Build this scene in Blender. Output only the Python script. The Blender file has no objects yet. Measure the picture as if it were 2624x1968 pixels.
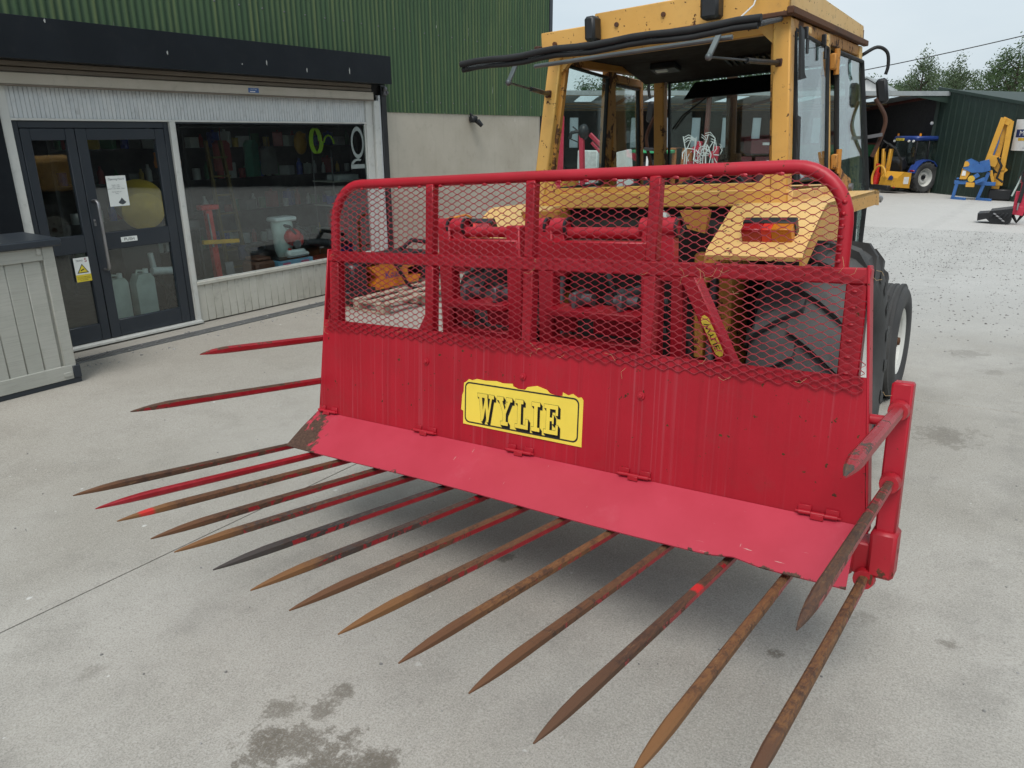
import bpy, bmesh, math, random
from mathutils import Vector, Matrix, Euler, noise as mnoise
R = math.radians
random.seed(7)
scene = bpy.context.scene
COL = scene.collection

# ------------------------------------------------------------------ camera
cam_d = bpy.data.cameras.new('camera'); cam = bpy.data.objects.new('camera', cam_d); COL.objects.link(cam)
CAMP = Vector((0, 0, 1.75))
_f = Vector((-0.54130, 0.77589, -0.32401)).normalized()
_u = Vector((-0.18539, 0.26573, 0.94606)); _r = _f.cross(_u).normalized(); _u = _r.cross(_f).normalized()
cam.matrix_world = Matrix(((_r.x, _u.x, -_f.x, CAMP.x), (_r.y, _u.y, -_f.y, CAMP.y), (_r.z, _u.z, -_f.z, CAMP.z), (0, 0, 0, 1)))
cam_d.sensor_width = 36; cam_d.lens = 36 * 1895 / 2624; cam_d.clip_start = 0.05; cam_d.clip_end = 1500
scene.camera = cam

# ------------------------------------------------------------------ world, sun, exposure
SUN_EL, SUN_ROT = R(60), R(160)
w = bpy.data.worlds.new('World'); scene.world = w; w.use_nodes = True
wn = w.node_tree; wn.nodes.clear()
sky = wn.nodes.new('ShaderNodeTexSky'); sky.sky_type = 'NISHITA'; sky.sun_disc = False
sky.sun_elevation = SUN_EL; sky.sun_rotation = SUN_ROT; sky.air_density = 1.0; sky.dust_density = 4.0; sky.ozone_density = 1.0
cloudn = wn.nodes.new('ShaderNodeTexNoise'); cloudn.inputs['Scale'].default_value = 2.2; cloudn.inputs['Detail'].default_value = 5
tc = wn.nodes.new('ShaderNodeTexCoord'); mp = wn.nodes.new('ShaderNodeMapping'); mp.inputs['Scale'].default_value = (1, 1, 3.0)
wn.links.new(tc.outputs['Generated'], mp.inputs['Vector']); wn.links.new(mp.outputs['Vector'], cloudn.inputs['Vector'])
ramp = wn.nodes.new('ShaderNodeValToRGB')
ramp.color_ramp.elements[0].position = 0.3; ramp.color_ramp.elements[0].color = (0.385, 0.45, 0.495, 1)
ramp.color_ramp.elements[1].position = 0.72; ramp.color_ramp.elements[1].color = (0.50, 0.545, 0.57, 1)
wn.links.new(cloudn.outputs['Fac'], ramp.inputs['Fac'])
scl = wn.nodes.new('ShaderNodeVectorMath'); scl.operation = 'SCALE'; scl.inputs['Scale'].default_value = 10.2
wn.links.new(ramp.outputs['Color'], scl.inputs[0])
mx = wn.nodes.new('ShaderNodeMix'); mx.data_type = 'RGBA'; mx.inputs[0].default_value = 0.88
wn.links.new(sky.outputs['Color'], mx.inputs[6]); wn.links.new(scl.outputs['Vector'], mx.inputs[7])
bg = wn.nodes.new('ShaderNodeBackground'); bg.inputs['Strength'].default_value = 0.1
wo = wn.nodes.new('ShaderNodeOutputWorld')
wn.links.new(mx.outputs[2], bg.inputs['Color']); wn.links.new(bg.outputs['Background'], wo.inputs['Surface'])
sd = bpy.data.lights.new('sun', 'SUN'); sd.energy = 1.5; sd.angle = R(28); sd.color = (1.0, 0.97, 0.93)
sun = bpy.data.objects.new('sun', sd); COL.objects.link(sun)
# Nishita: rotation 0 has the sun towards +Y, growing clockwise seen from above
_sd = Vector((math.sin(SUN_ROT) * math.cos(SUN_EL), math.cos(SUN_ROT) * math.cos(SUN_EL), math.sin(SUN_EL)))
sun.rotation_euler = (-_sd).to_track_quat('-Z', 'Y').to_euler(); sun.location = (6, -8, 14)
vs = scene.view_settings; vs.view_transform = 'Standard'; vs.look = 'None'; vs.gamma = 1; vs.exposure = 0.7; vs.use_curve_mapping = False
scene.cycles.use_adaptive_sampling = True; scene.cycles.adaptive_threshold = .02; scene.cycles.max_bounces = 6; scene.cycles.transparent_max_bounces = 16; scene.cycles.glossy_bounces = 4

# ------------------------------------------------------------------ frames
# world: X to the right of the shop front, Y along it, Z up.  MT: the tractor stands on a yard that falls 3.8 deg to the left.
MT = Matrix(((0.99783, 0, -0.06587, 0.1153), (0, 1, 0, 0), (0.06587, 0, 0.99783, 0.0038), (0, 0, 0, 1)))
def sstep(a, b, x):
    t = max(0, min(1, (x - a) / (b - a))); return t * t * (3 - 2 * t)
def gz(x, y):
    s = -0.31 if x < -4.64 else (0.066 * x - 0.0036 if x < 1 else 0.0624)
    k = sstep(12, 30, y); f = 0 if y < 6.5 else (-.044 * (y - 6.5) if y < 28 else (-.946 - .0225 * (y - 28) if y < 46 else -1.351))
    return s * (1 - k) + f

# ------------------------------------------------------------------ mesh builder
BASE = {}
class MB:
    def __init__(s): s.v = []; s.f = []; s.sm = []
    def add(s, vs, fs, smooth=False, M=None):
        o = len(s.v)
        for p in vs:
            p = Vector(p); s.v.append(M @ p if M is not None else p)
        for f in fs: s.f.append([i + o for i in f]); s.sm.append(smooth)
        return s
    def cbox(s, hx, hy, hz, c, M):
        if c <= 0:
            vs = [(x, y, z) for x in (-hx, hx) for y in (-hy, hy) for z in (-hz, hz)]
            return s.add(vs, [(0, 1, 3, 2), (4, 6, 7, 5), (0, 4, 5, 1), (2, 3, 7, 6), (0, 2, 6, 4), (1, 5, 7, 3)], False, M)
        c = min(c, hx * .8, hy * .8, hz * .8); vs = []; idx = {}
        for i, x in enumerate((-1, 1)):
            for j, y in enumerate((-1, 1)):
                for k, z in enumerate((-1, 1)):
                    for a in range(3):
                        idx[(i, j, k, a)] = len(vs)
                        vs.append((x * (hx - (c if a != 0 else 0)), y * (hy - (c if a != 1 else 0)), z * (hz - (c if a != 2 else 0))))
        fs = []
        for i in (0, 1):
            fs.append([idx[(i, 0, 0, 0)], idx[(i, 1, 0, 0)], idx[(i, 1, 1, 0)], idx[(i, 0, 1, 0)]])
            fs.append([idx[(0, i, 0, 1)], idx[(1, i, 0, 1)], idx[(1, i, 1, 1)], idx[(0, i, 1, 1)]])
            fs.append([idx[(0, 0, i, 2)], idx[(1, 0, i, 2)], idx[(1, 1, i, 2)], idx[(0, 1, i, 2)]])
            for j in (0, 1):
                fs.append([idx[(i, j, 0, 0)], idx[(i, j, 1, 0)], idx[(i, j, 1, 1)], idx[(i, j, 0, 1)]])
                fs.append([idx[(i, 0, j, 0)], idx[(i, 1, j, 0)], idx[(i, 1, j, 2)], idx[(i, 0, j, 2)]])
                fs.append([idx[(0, i, j, 1)], idx[(1, i, j, 1)], idx[(1, i, j, 2)], idx[(0, i, j, 2)]])
                for k in (0, 1): fs.append([idx[(i, j, k, a)] for a in range(3)])
        return s.add(vs, fs, False, M)
    def bx(s, x0, x1, y0, y1, z0, z1, ch=0):
        return s.cbox(abs(x1 - x0) / 2, abs(y1 - y0) / 2, abs(z1 - z0) / 2, ch, Matrix.Translation(((x0 + x1) / 2, (y0 + y1) / 2, (z0 + z1) / 2)))
    def rbx(s, c, size, rot=(0, 0, 0), ch=0):
        return s.cbox(size[0] / 2, size[1] / 2, size[2] / 2, ch, Matrix.Translation(c) @ Euler(rot).to_matrix().to_4x4())
    def beam(s, p0, p1, wd, ht, up=(0, 0, 1), ch=0):
        p0, p1 = Vector(p0), Vector(p1); d = p1 - p0; L = d.length; d.normalize(); up = Vector(up)
        if abs(d.dot(up)) > .99: up = Vector((0, 1, 0))
        x = d.cross(up).normalized(); z = x.cross(d)
        M = Matrix((x, d, z)).transposed().to_4x4(); M.translation = (p0 + p1) / 2
        return s.cbox(wd / 2, L / 2, ht / 2, ch, M)
    def tube(s, pts, r, n=8, caps=True, closed=False, smooth=True):
        pts = [Vector(p) for p in pts]; rings = []; o = len(s.v); N = len(pts)
        rs = r if isinstance(r, (list, tuple)) else [r] * N
        prev = None
        for i, p in enumerate(pts):
            if closed: d = pts[(i + 1) % N] - pts[i - 1]
            else: d = pts[min(i + 1, N - 1)] - pts[max(i - 1, 0)]
            d.normalize()
            if prev is None:
                a = Vector((0, 0, 1)) if abs(d.z) < .9 else Vector((1, 0, 0)); x = d.cross(a).normalized()
            else:
                x = (prev - d * prev.dot(d)).normalized()
            prev = x; y = d.cross(x)
            for k in range(n):
                t = 2 * math.pi * k / n; s.v.append(p + (x * math.cos(t) + y * math.sin(t)) * rs[i])
        for i in range(N if closed else N - 1):
            for k in range(n):
                a = o + i * n; b = o + ((i + 1) % N) * n
                s.f.append([a + k, a + (k + 1) % n, b + (k + 1) % n, b + k]); s.sm.append(smooth)
        if caps and not closed:
            s.f.append([o + k for k in range(n)][::-1]); s.sm.append(False)
            s.f.append([o + (N - 1) * n + k for k in range(n)]); s.sm.append(False)
        return s
    def hose(s, pts, r, n=8, k=5):
        P = [Vector(p) for p in pts]; Q = []; rs = r if isinstance(r, (list, tuple)) else None; RR = []
        for i in range(len(P) - 1):
            p0, p1, p2, p3 = P[max(i - 1, 0)], P[i], P[i + 1], P[min(i + 2, len(P) - 1)]
            for j in range(k):
                t = j / k; Q.append(.5 * ((2 * p1) + (p2 - p0) * t + (2 * p0 - 5 * p1 + 4 * p2 - p3) * t * t + (3 * p1 - p0 - 3 * p2 + p3) * t ** 3)); RR.append(rs[i] + (rs[i + 1] - rs[i]) * t if rs else r)
        Q.append(P[-1]); RR.append(rs[-1] if rs else r); return s.tube(Q, RR, n)
    def cyl(s, p0, p1, r0, r1=None, n=14, caps=True):
        return s.tube([p0, p1], [r0, r0 if r1 is None else r1], n, caps)
    def lathe(s, prof, M, n=24, closed_prof=False):
        o = len(s.v); m = len(prof)
        for k in range(n):
            t = 2 * math.pi * k / n
            for (r, h) in prof: s.v.append(M @ Vector((r * math.cos(t), r * math.sin(t), h)))
        for k in range(n):
            for i in range(m if closed_prof else m - 1):
                a = o + k * m + i; b = o + k * m + (i + 1) % m; c = o + ((k + 1) % n) * m + (i + 1) % m; d = o + ((k + 1) % n) * m + i
                s.f.append([a, b, c, d]); s.sm.append(True)
        return s
    def prism(s, pts, vec, caps=True):
        pts = [Vector(p) for p in pts]; vec = Vector(vec); n = len(pts)
        fs = [[i, (i + 1) % n, n + (i + 1) % n, n + i] for i in range(n)]
        if caps: fs += [list(range(n))[::-1], list(range(n, 2 * n))]
        return s.add(pts + [p + vec for p in pts], fs)
    def sphere(s, c, r, n=12, m=8, sc=(1, 1, 1)):
        prof = [(math.sin(math.pi * i / m) * r, -math.cos(math.pi * i / m) * r) for i in range(m + 1)]
        prof[0] = (1e-4, -r); prof[-1] = (1e-4, r)
        return s.lathe(prof, Matrix.Translation(c) @ Matrix.Diagonal((*sc, 1)), n)
    def quad(s, a, b, c, d): return s.add([a, b, c, d], [(0, 1, 2, 3)])
    def xf(s, fn): s.v = [Vector(fn(*p)) for p in s.v]; return s
    def mesh(s, name, base=(0, 0, 0), recalc=True):
        b = Vector(base); me = bpy.data.meshes.new(name)
        me.from_pydata([tuple(p - b) for p in s.v], [], s.f)
        me.polygons.foreach_set('use_smooth', s.sm)
        if recalc:
            bm = bmesh.new(); bm.from_mesh(me); bmesh.ops.recalc_face_normals(bm, faces=bm.faces); bm.to_mesh(me); bm.free()
        me.set_sharp_from_angle(angle=R(38)); me.update(); return me
    def build(s, name, mat, parent=None, recalc=True):
        base = BASE.get(parent.name, (0, 0, 0)) if parent else (0, 0, 0)
        o = bpy.data.objects.new(name, s.mesh(name, base, recalc)); o.data.materials.append(mat); COL.objects.link(o)
        if parent: o.parent = parent; BASE[o.name] = base
        return o
def tag(o, label=None, cat=None, group=None, kind=None):
    if label: o['label'] = label
    if cat: o['category'] = cat
    if group: o['group'] = group
    if kind: o['kind'] = kind
    return o
def thing(name, label, cat, base=(0, 0, 0), rotz=0, group=None, frame=None, absolute=True):
    """Empty at the thing's base. absolute=True: part coordinates are given in the frame, else relative to the base."""
    o = bpy.data.objects.new(name, None); COL.objects.link(o); o.empty_display_size = .2
    M = (frame if frame is not None else Matrix.Identity(4)) @ Matrix.Translation(base) @ Matrix.Rotation(rotz, 4, 'Z')
    o.matrix_world = M
    BASE[o.name] = tuple(base) if absolute else (0, 0, 0)
    return tag(o, label, cat, group)
def single(mb, name, mat, label, cat, base, group=None, rotz=0, absolute=False):
    me = mb.mesh(name, base if absolute else (0, 0, 0)); me.materials.append(mat)
    o = bpy.data.objects.new(name, me); COL.objects.link(o); o.location = base; o.rotation_euler = (0, 0, rotz)
    return tag(o, label, cat, group)
def piece(name, me, mat, parent, loc, rot=(0, 0, 0), sc=(1, 1, 1)):
    o = bpy.data.objects.new(name, me)
    if mat and not me.materials: me.materials.append(mat)
    COL.objects.link(o); o.parent = parent; b = Vector(BASE.get(parent.name, (0, 0, 0)))
    o.location = Vector(loc) - b; o.rotation_euler = rot; o.scale = sc; BASE[o.name] = (0, 0, 0); return o
def copy_tree(o, parent=None):
    c = o.copy(); COL.objects.link(c); c.parent = parent; BASE[c.name] = BASE.get(o.name, (0, 0, 0))
    for ch in o.children: copy_tree(ch, c)
    return c
def text_polys(txt, size, extr=0.0):
    cu = bpy.data.curves.new('txt', 'FONT'); cu.body = txt; cu.size = size; cu.align_x = 'CENTER'; cu.align_y = 'CENTER'; cu.extrude = extr
    ob = bpy.data.objects.new('txt', cu); me = bpy.data.meshes.new_from_object(ob)
    vs = [tuple(v.co) for v in me.vertices]; fs = [tuple(p.vertices) for p in me.polygons]
    bpy.data.objects.remove(ob); bpy.data.meshes.remove(me); bpy.data.curves.remove(cu)
    return vs, fs
def text_mb(txt, size, o, ax, ay, sx=1.0):
    """flat lettering at o with reading direction ax and up ay"""
    vs, fs = text_polys(txt, size); ax, ay, o = Vector(ax), Vector(ay), Vector(o)
    return MB().add([o + ax * (v[0] * sx) + ay * v[1] for v in vs], fs)

# ------------------------------------------------------------------ materials
class NT:
    def __init__(s, name):
        s.m = bpy.data.materials.new(name); s.m.use_nodes = True; s.t = s.m.node_tree; s.t.nodes.clear()
        s.out = s.n('ShaderNodeOutputMaterial')
    def n(s, typ, **kw):
        nd = s.t.nodes.new(typ)
        for k, v in kw.items():
            if hasattr(nd, k) and k not in ('inputs',): setattr(nd, k, v)
        return nd
    def set(s, nd, key, v):
        inp = nd.inputs[key]
        if isinstance(v, bpy.types.NodeSocket): s.t.links.new(v, inp)
        else:
            if inp.type == 'RGBA' and len(v) == 3: v = (*v, 1)
            inp.default_value = v
    def coord(s, kind='Object', scale=None, loc=None, rnd=False):
        if kind == 'Position': c = s.n('ShaderNodeNewGeometry').outputs['Position']
        else: c = s.n('ShaderNodeTexCoord').outputs[kind]
        if rnd:
            oi = s.n('ShaderNodeObjectInfo'); a = s.n('ShaderNodeVectorMath', operation='SCALE'); s.set(a, 'Scale', 37.0)
            cmb = s.n('ShaderNodeCombineXYZ'); s.set(cmb, 0, oi.outputs['Random']); s.set(cmb, 1, oi.outputs['Random']); s.set(cmb, 2, oi.outputs['Random'])
            s.set(a, 0, cmb.outputs[0]); b = s.n('ShaderNodeVectorMath', operation='ADD'); s.set(b, 0, c); s.set(b, 1, a.outputs[0]); c = b.outputs[0]
        if scale or loc:
            mp = s.n('ShaderNodeMapping'); s.set(mp, 'Vector', c)
            if scale: mp.inputs['Scale'].default_value = scale
            if loc: mp.inputs['Location'].default_value = loc
            c = mp.outputs[0]
        return c
    def noise(s, vec, scale, detail=4, rough=.55, dist=0):
        nd = s.n('ShaderNodeTexNoise'); s.set(nd, 'Vector', vec); s.set(nd, 'Scale', scale); s.set(nd, 'Detail', detail); s.set(nd, 'Roughness', rough); s.set(nd, 'Distortion', dist)
        return nd.outputs['Fac']
    def voro(s, vec, scale, out='Distance', feature='F1'):
        nd = s.n('ShaderNodeTexVoronoi', feature=feature); s.set(nd, 'Vector', vec); s.set(nd, 'Scale', scale); return nd.outputs[out]
    def rng(s, v, a, b, c=0., d=1., smooth=True):
        nd = s.n('ShaderNodeMapRange', interpolation_type='SMOOTHSTEP' if smooth else 'LINEAR')
        for k, x in zip(('Value', 'From Min', 'From Max', 'To Min', 'To Max'), (v, a, b, c, d)): s.set(nd, k, x)
        return nd.outputs[0]
    def math(s, op, a, b=0.5, clamp=False):
        nd = s.n('ShaderNodeMath', operation=op, use_clamp=clamp); s.set(nd, 0, a); s.set(nd, 1, b); return nd.outputs[0]
    def mix(s, f, a, b):
        nd = s.n('ShaderNodeMix', data_type='RGBA'); s.set(nd, 0, f); s.set(nd, 6, a); s.set(nd, 7, b); return nd.outputs[2]
    def sep(s, vec):
        nd = s.n('ShaderNodeSeparateXYZ'); s.set(nd, 0, vec); return nd.outputs
    def bump(s, h, strength=.2, dist=.01):
        nd = s.n('ShaderNodeBump'); s.set(nd, 'Height', h); s.set(nd, 'Strength', strength); s.set(nd, 'Distance', dist); return nd.outputs[0]
    def bsdf(s, col, rough=.5, metal=0., normal=None, spec=.5, **kw):
        nd = s.n('ShaderNodeBsdfPrincipled'); s.set(nd, 'Base Color', col); s.set(nd, 'Roughness', rough); s.set(nd, 'Metallic', metal)
        s.set(nd, 'Specular IOR Level', spec)
        if normal is not None: s.set(nd, 'Normal', normal)
        for k, v in kw.items(): s.set(nd, k.replace('_', ' '), v)
        s.t.links.new(nd.outputs[0], s.out.inputs[0]); return nd
RUST1, RUST2, RUST3 = (.10, .038, .012), (.045, .018, .010), (.22, .085, .02)
def paint(name, col, col2=None, rough=.4, rust=0., rscale=5., streak=0., streakcol=None, dirt=.15, bump=.08, spec=.5, grain=0., speck=0.):
    t = NT(name); c = t.coord('Object', rnd=True); col2 = col2 or tuple(min(1, x * 1.18 + .006) for x in col)
    base = t.mix(t.rng(t.noise(c, 2.3, 5), .35, .7), col, col2); r = rough
    if dirt: base = t.mix(t.math('MULTIPLY', t.rng(t.noise(c, 9, 6, .7), .5, .8), dirt), base, (.07, .06, .05))
    if grain:
        base = t.mix(t.math('MULTIPLY', t.rng(t.noise(t.coord('Object', (1.5, 1.5, 60), rnd=True), 3, 5), .4, .75), grain), base, tuple(x * .6 for x in col))
    if streak:
        st = t.rng(t.noise(t.coord('Object', (62, 0, .45)), 1.6, 1.5, .5), .54, .84)
        dk = t.rng(t.noise(t.coord('Object', (24, 0, .3), (5, 5, 5)), 1.3, 2, .5), .5, .75); base = t.mix(t.math('MULTIPLY', dk, .22), base, tuple(x * .66 for x in col))
        st = t.math('MULTIPLY', st, t.rng(t.noise(c, 1.4, 2), .3, .6)); base = t.mix(t.math('MULTIPLY', st, streak), base, streakcol or (.40, .13, .15))
    if rust:
        n1 = t.noise(c, rscale, 6, .74, .3); n2 = t.noise(c, rscale * 9, 4, .6)
        m = t.rng(t.math('ADD', n1, t.math('MULTIPLY', n2, .16)), .79 - rust * .28, .83 - rust * .28)
        if speck: m = t.math('MAXIMUM', m, t.rng(t.math('ADD', t.noise(c, 38, 3, .6), t.math('MULTIPLY', n1, .25)), .80 - .1 * speck, .83 - .1 * speck))
        rc = t.mix(t.rng(n2, .3, .7), RUST2, RUST1); base = t.mix(m, base, rc); r = t.rng(m, 0, 1, rough, .85)
    nb = t.bump(t.noise(c, 60, 2), bump, .004)
    t.bsdf(base, r, 0, nb, spec); return t.m
def plain(name, col, rough=.5, metal=0., spec=.5, var=.12, bump=.1, bscale=40):
    t = NT(name); c = t.coord('Object', rnd=True)
    base = t.mix(t.rng(t.noise(c, 6, 5), .3, .7), tuple(x * (1 - var) for x in col), tuple(min(1, x * (1 + var)) for x in col))
    t.bsdf(base, t.rng(t.noise(c, 14, 3), .3, .7, max(.03, rough - .08), min(1, rough + .08)), metal, t.bump(t.noise(c, bscale, 4), bump, .004) if bump else None, spec); return t.m
def glass(name, tint=(.9, .96, .94), refl=1.0, dirt=.06, dirtcol=(.5, .52, .5), rough=.02):
    t = NT(name); c = t.coord('Object', rnd=True)
    tr = t.n('ShaderNodeBsdfTransparent'); t.set(tr, 'Color', tint)
    gl = t.n('ShaderNodeBsdfGlossy'); t.set(gl, 'Color', (1, 1, 1)); t.set(gl, 'Roughness', rough)
    t.set(gl, 'Normal', t.bump(t.noise(c, 1.2, 2), .04, .02))
    lw = t.n('ShaderNodeLayerWeight'); t.set(lw, 'Blend', .5)
    fres = t.math('ADD', t.math('MULTIPLY', t.math('POWER', lw.outputs['Facing'], 5.0), .94), .042)     # Schlick, the same from both sides of the pane
    m1 = t.n('ShaderNodeMixShader'); t.set(m1, 0, t.math('MULTIPLY', fres, refl, True)); t.t.links.new(tr.outputs[0], m1.inputs[1]); t.t.links.new(gl.outputs[0], m1.inputs[2])
    df = t.n('ShaderNodeBsdfDiffuse'); t.set(df, 'Color', dirtcol)
    m2 = t.n('ShaderNodeMixShader'); t.set(m2, 0, t.math('MULTIPLY', t.rng(t.noise(t.coord('Object', (1, 1, .35), rnd=True), 5, 6, .7), .3, .75), dirt))
    t.t.links.new(m1.outputs[0], m2.inputs[1]); t.t.links.new(df.outputs[0], m2.inputs[2]); t.t.links.new(m2.outputs[0], t.out.inputs[0]); return t.m

RED = (.34, .006, .016)
M = {}
M['red'] = paint('red_paint', RED, (.42, .014, .03), .42, .10, 7, dirt=.18, speck=-.1, spec=.38)
M['red_plate'] = paint('red_plate_paint', (.33, .0055, .016), (.385, .008, .021), .5, .07, 2.5, streak=.34, dirt=.14, speck=-.1, spec=.32)
M['red_lip'] = paint('red_lip_sheen_paint', (.40, .018, .04), (.44, .024, .05), .42, .10, 3.2, dirt=.05)  # same red, lightened and pinker to carry the sky sheen in its colour
M['red_mesh'] = paint('red_mesh_paint', (.26, .012, .022), (.31, .026, .038), .42, .16, 9, dirt=.25)
M['yellow'] = paint('weathered_yellow_paint', (.58, .30, .060), (.64, .36, .095), .5, .28, 5, dirt=.2, speck=.2)
M['yellow_pale'] = paint('faded_yellow_paint', (.64, .39, .125), (.68, .45, .18), .55, .30, 5, dirt=.2, speck=.3)
M['yellow_dirty'] = paint('rusty_yellow_paint', (.42, .18, .03), (.5, .24, .05), .6, .62, 6, dirt=.4)
M['rubber'] = plain('black_rubber', (.012, .013, .014), .62, 0, .4, .3, .3, 20)
M['tyre'] = paint('tyre_rubber', (.034, .035, .036), (.072, .073, .072), .8, dirt=.35, bump=.3)
M['black'] = plain('black_plastic', (.010, .011, .013), .45)
M['dark'] = plain('dark_grease', (.012, .010, .009), .7, 0, .3, .4)
M['headlining'] = plain('brown_headlining', (.028, .020, .017), .85, 0, .2)
M['steel'] = plain('bare_steel', (.35, .35, .36), .35, .9)
M['dullsteel'] = plain('dull_steel', (.16, .16, .17), .5, .7)
M['rimwhite'] = paint('pale_rim_paint', (.55, .56, .54), (.62, .62, .58), .5, .16, 6, dirt=.25)
M['rust'] = paint('rusty_steel', (.10, .04, .015), (.05, .02, .012), .85, dirt=.3, bump=.4)
M['cabglass'] = glass('cab_glass', (.84, .92, .905), 1.0, .05, (.5, .55, .52))
M['cabglass_dirty'] = glass('dusty_cab_glass', (.86, .93, .915), 1.0, .07, (.45, .48, .45))
M['cabglass_side'] = glass('side_cab_glass', (.62, .74, .725), 1.1, .05, (.5, .55, .53))
M['shopglass'] = glass('shop_window_glass', (.90, .95, .94), 1.35, .012, (.4, .42, .4), .015)
M['white'] = plain('white_paint', (.70, .71, .70), .5, 0, .5, .06)
M['sign_yellow'] = plain('yellow_vinyl', (.78, .60, .07), .45, 0, .5, .06, 0)
M['sign_black'] = plain('black_vinyl', (.012, .012, .012), .4, 0, .5, .1, 0)
# ------------------------------------------------------------------ ground
def concrete(name, stains=(), tone=1.0):
    t = NT(name); p = t.coord('Position'); xyz = t.sep(p)
    n_big = t.noise(p, .55, 5, .6); n_mid = t.noise(p, 3.2, 5, .65); n_fine = t.noise(p, 150, 3, .75); n_agg = t.voro(p, 75)
    a, b = tuple(x * tone for x in (.30, .284, .248)), tuple(x * tone for x in (.40, .387, .352))
    col = t.mix(t.rng(n_big, .3, .7), a, b)
    col = t.mix(t.math('MULTIPLY', t.rng(n_mid, .45, .75), .4), col, tuple(x * tone for x in (.225, .214, .19)))
    # warm trodden dirt towards the shop front, pale dust at the far right
    warm = t.rng(xyz[0], -3.2, -6.6); col = t.mix(t.math('MULTIPLY', warm, .55), col, (.31, .28, .235))
    dust = t.math('MULTIPLY', t.rng(t.math('ADD', xyz[1], t.math('MULTIPLY', n_mid, 2.)), 6.5, 12.), t.rng(xyz[0], -5.5, -2.5))
    col = t.mix(t.math('MULTIPLY', dust, .62), col, (.47, .475, .465))
    far = t.rng(xyz[1], 23.2, 23.5); col = t.mix(t.math('MULTIPLY', far, .6), col, (.50, .49, .465))
    col = t.mix(t.math('MULTIPLY', t.rng(n_fine, .46, .72), .55), col, tuple(x * tone for x in (.14, .135, .125)))
    col = t.mix(t.math('MULTIPLY', t.rng(n_fine, .52, .28), .42), col, (.52, .51, .48))
    col = t.mix(t.math('MULTIPLY', t.math('MULTIPLY', t.rng(n_agg, .20, .08), t.rng(n_mid, .45, .6)), .5), col, (.11, .108, .10))
    # faint tyre tracks where machines roll in and out
    trk = None
    for tx in (-2.35, -.95, .35):
        b_ = t.rng(t.math('ABSOLUTE', t.math('ADD', t.math('SUBTRACT', xyz[0], tx), t.math('MULTIPLY', n_big, .25))), .28, .08); trk = b_ if trk is None else t.math('MAXIMUM', trk, b_)
    col = t.mix(t.math('MULTIPLY', t.math('MULTIPLY', trk, t.rng(n_mid, .35, .65)), .15), col, (.15, .145, .135))
    # pale droppings and scuffs
    spot = t.voro(t.coord('Position', (1, 1, 1), (3.3, 1.7, 0)), 3.1); jag = t.noise(p, 60, 3)
    sp = t.math('MULTIPLY', t.rng(t.math('ADD', spot, t.math('MULTIPLY', jag, .075)), .085, .06), t.rng(t.noise(p, 1.7, 1), .44, .54))
    col = t.mix(t.math('MULTIPLY', sp, .6), col, (.66, .67, .66))
    spot2 = t.voro(t.coord('Position', (1, 1, 1), (8.3, 4.7, 0)), 7.5)
    sp2 = t.math('MULTIPLY', t.rng(t.math('ADD', spot2, t.math('MULTIPLY', jag, .09)), .10, .075), t.rng(t.noise(p, 2.7, 1), .52, .62))
    col = t.mix(t.math('MULTIPLY', sp2, .6), col, (.6, .6, .58))
    # wet and oily stains, each with its own ragged outline
    wet = None; jn = t.noise(p, 7, 5, .68); jf = t.noise(p, 42, 3, .7); tot = 0.0
    for (sx, sy, ra, am) in stains:
        d = t.n('ShaderNodeVectorMath', operation='DISTANCE'); cmb = t.n('ShaderNodeCombineXYZ'); t.set(cmb, 0, xyz[0]); t.set(cmb, 1, xyz[1]); t.set(d, 0, cmb.outputs[0]); t.set(d, 1, (sx, sy, 0))
        dd = t.math('ADD', t.math('DIVIDE', d.outputs['Value'], ra), t.math('MULTIPLY', t.math('SUBTRACT', jn, .5), 4.6)); dd = t.math('ADD', dd, t.math('MULTIPLY', t.math('SUBTRACT', jf, .5), 2.6))
        mk = t.math('MULTIPLY', t.rng(dd, 1.25, .55), am); wet = mk if wet is None else t.math('MAXIMUM', wet, mk)
    rough = .86
    if wet is not None:
        wet = t.math('MULTIPLY', wet, t.rng(t.math('ADD', t.math('MULTIPLY', n_fine, .7), t.math('MULTIPLY', jf, .5)), .36, .68, .25, .95))
        col = t.mix(wet, col, t.mix(t.rng(n_fine, .35, .65), (.055, .046, .034), (.14, .122, .095))); rough = t.rng(wet, 0, 1, .86, .6)
    h = t.math('ADD', t.math('MULTIPLY', n_fine, .6), t.math('MULTIPLY', n_mid, 1.2))
    t.bsdf(col, rough, 0, t.bump(h, .14, .010), .3); return t.m
STAINS = [(-1.71, 1.08, .10, .9), (-1.63, 1.15, .085, .85), (-1.80, 1.22, .06, .75), (-1.67, 1.28, .05, .75), (-1.46, 1.13, .115, .9), (-1.36, 1.20, .095, .9), (-1.52, 1.04, .09, .85), (-1.69, 1.40, .035, .75), (-1.16, 1.14, .06, .5),
          (-.22, 4.95, .16, .55), (-.45, 5.0, .07, .4), (-.47, 2.36, .028, .9), (-.26, 2.75, .05, .35), (.02, 2.72, .03, .6), (-1.72, 2.42, .04, .8), (-.25, 7.2, .14, .4), (-.05, 6.6, .1, .35), (-2.6, .95, .05, .3)]
M['concrete'] = concrete('yard_concrete', STAINS)
M['groundsheet'] = concrete('ground_concrete', (), .98)
xs = [-260, -90, -40, -20, -12, -9, -7.6, -7.1, -6, -4.64, -3.2, -1.5, 0, 1, 2.5, 5.8, 10, 20, 45, 100, 260]
ys = [-120, -40, -15, -6, 0, 5.6, 6.5, 10, 12, 14, 16, 18, 20, 22, 23.3, 25, 28, 30, 37, 46, 60, 90, 150, 400]
g = MB(); nx = len(xs)
for y in ys:
    for x in xs: g.v.append(Vector((x, y, gz(x, y) - .016)))
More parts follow.
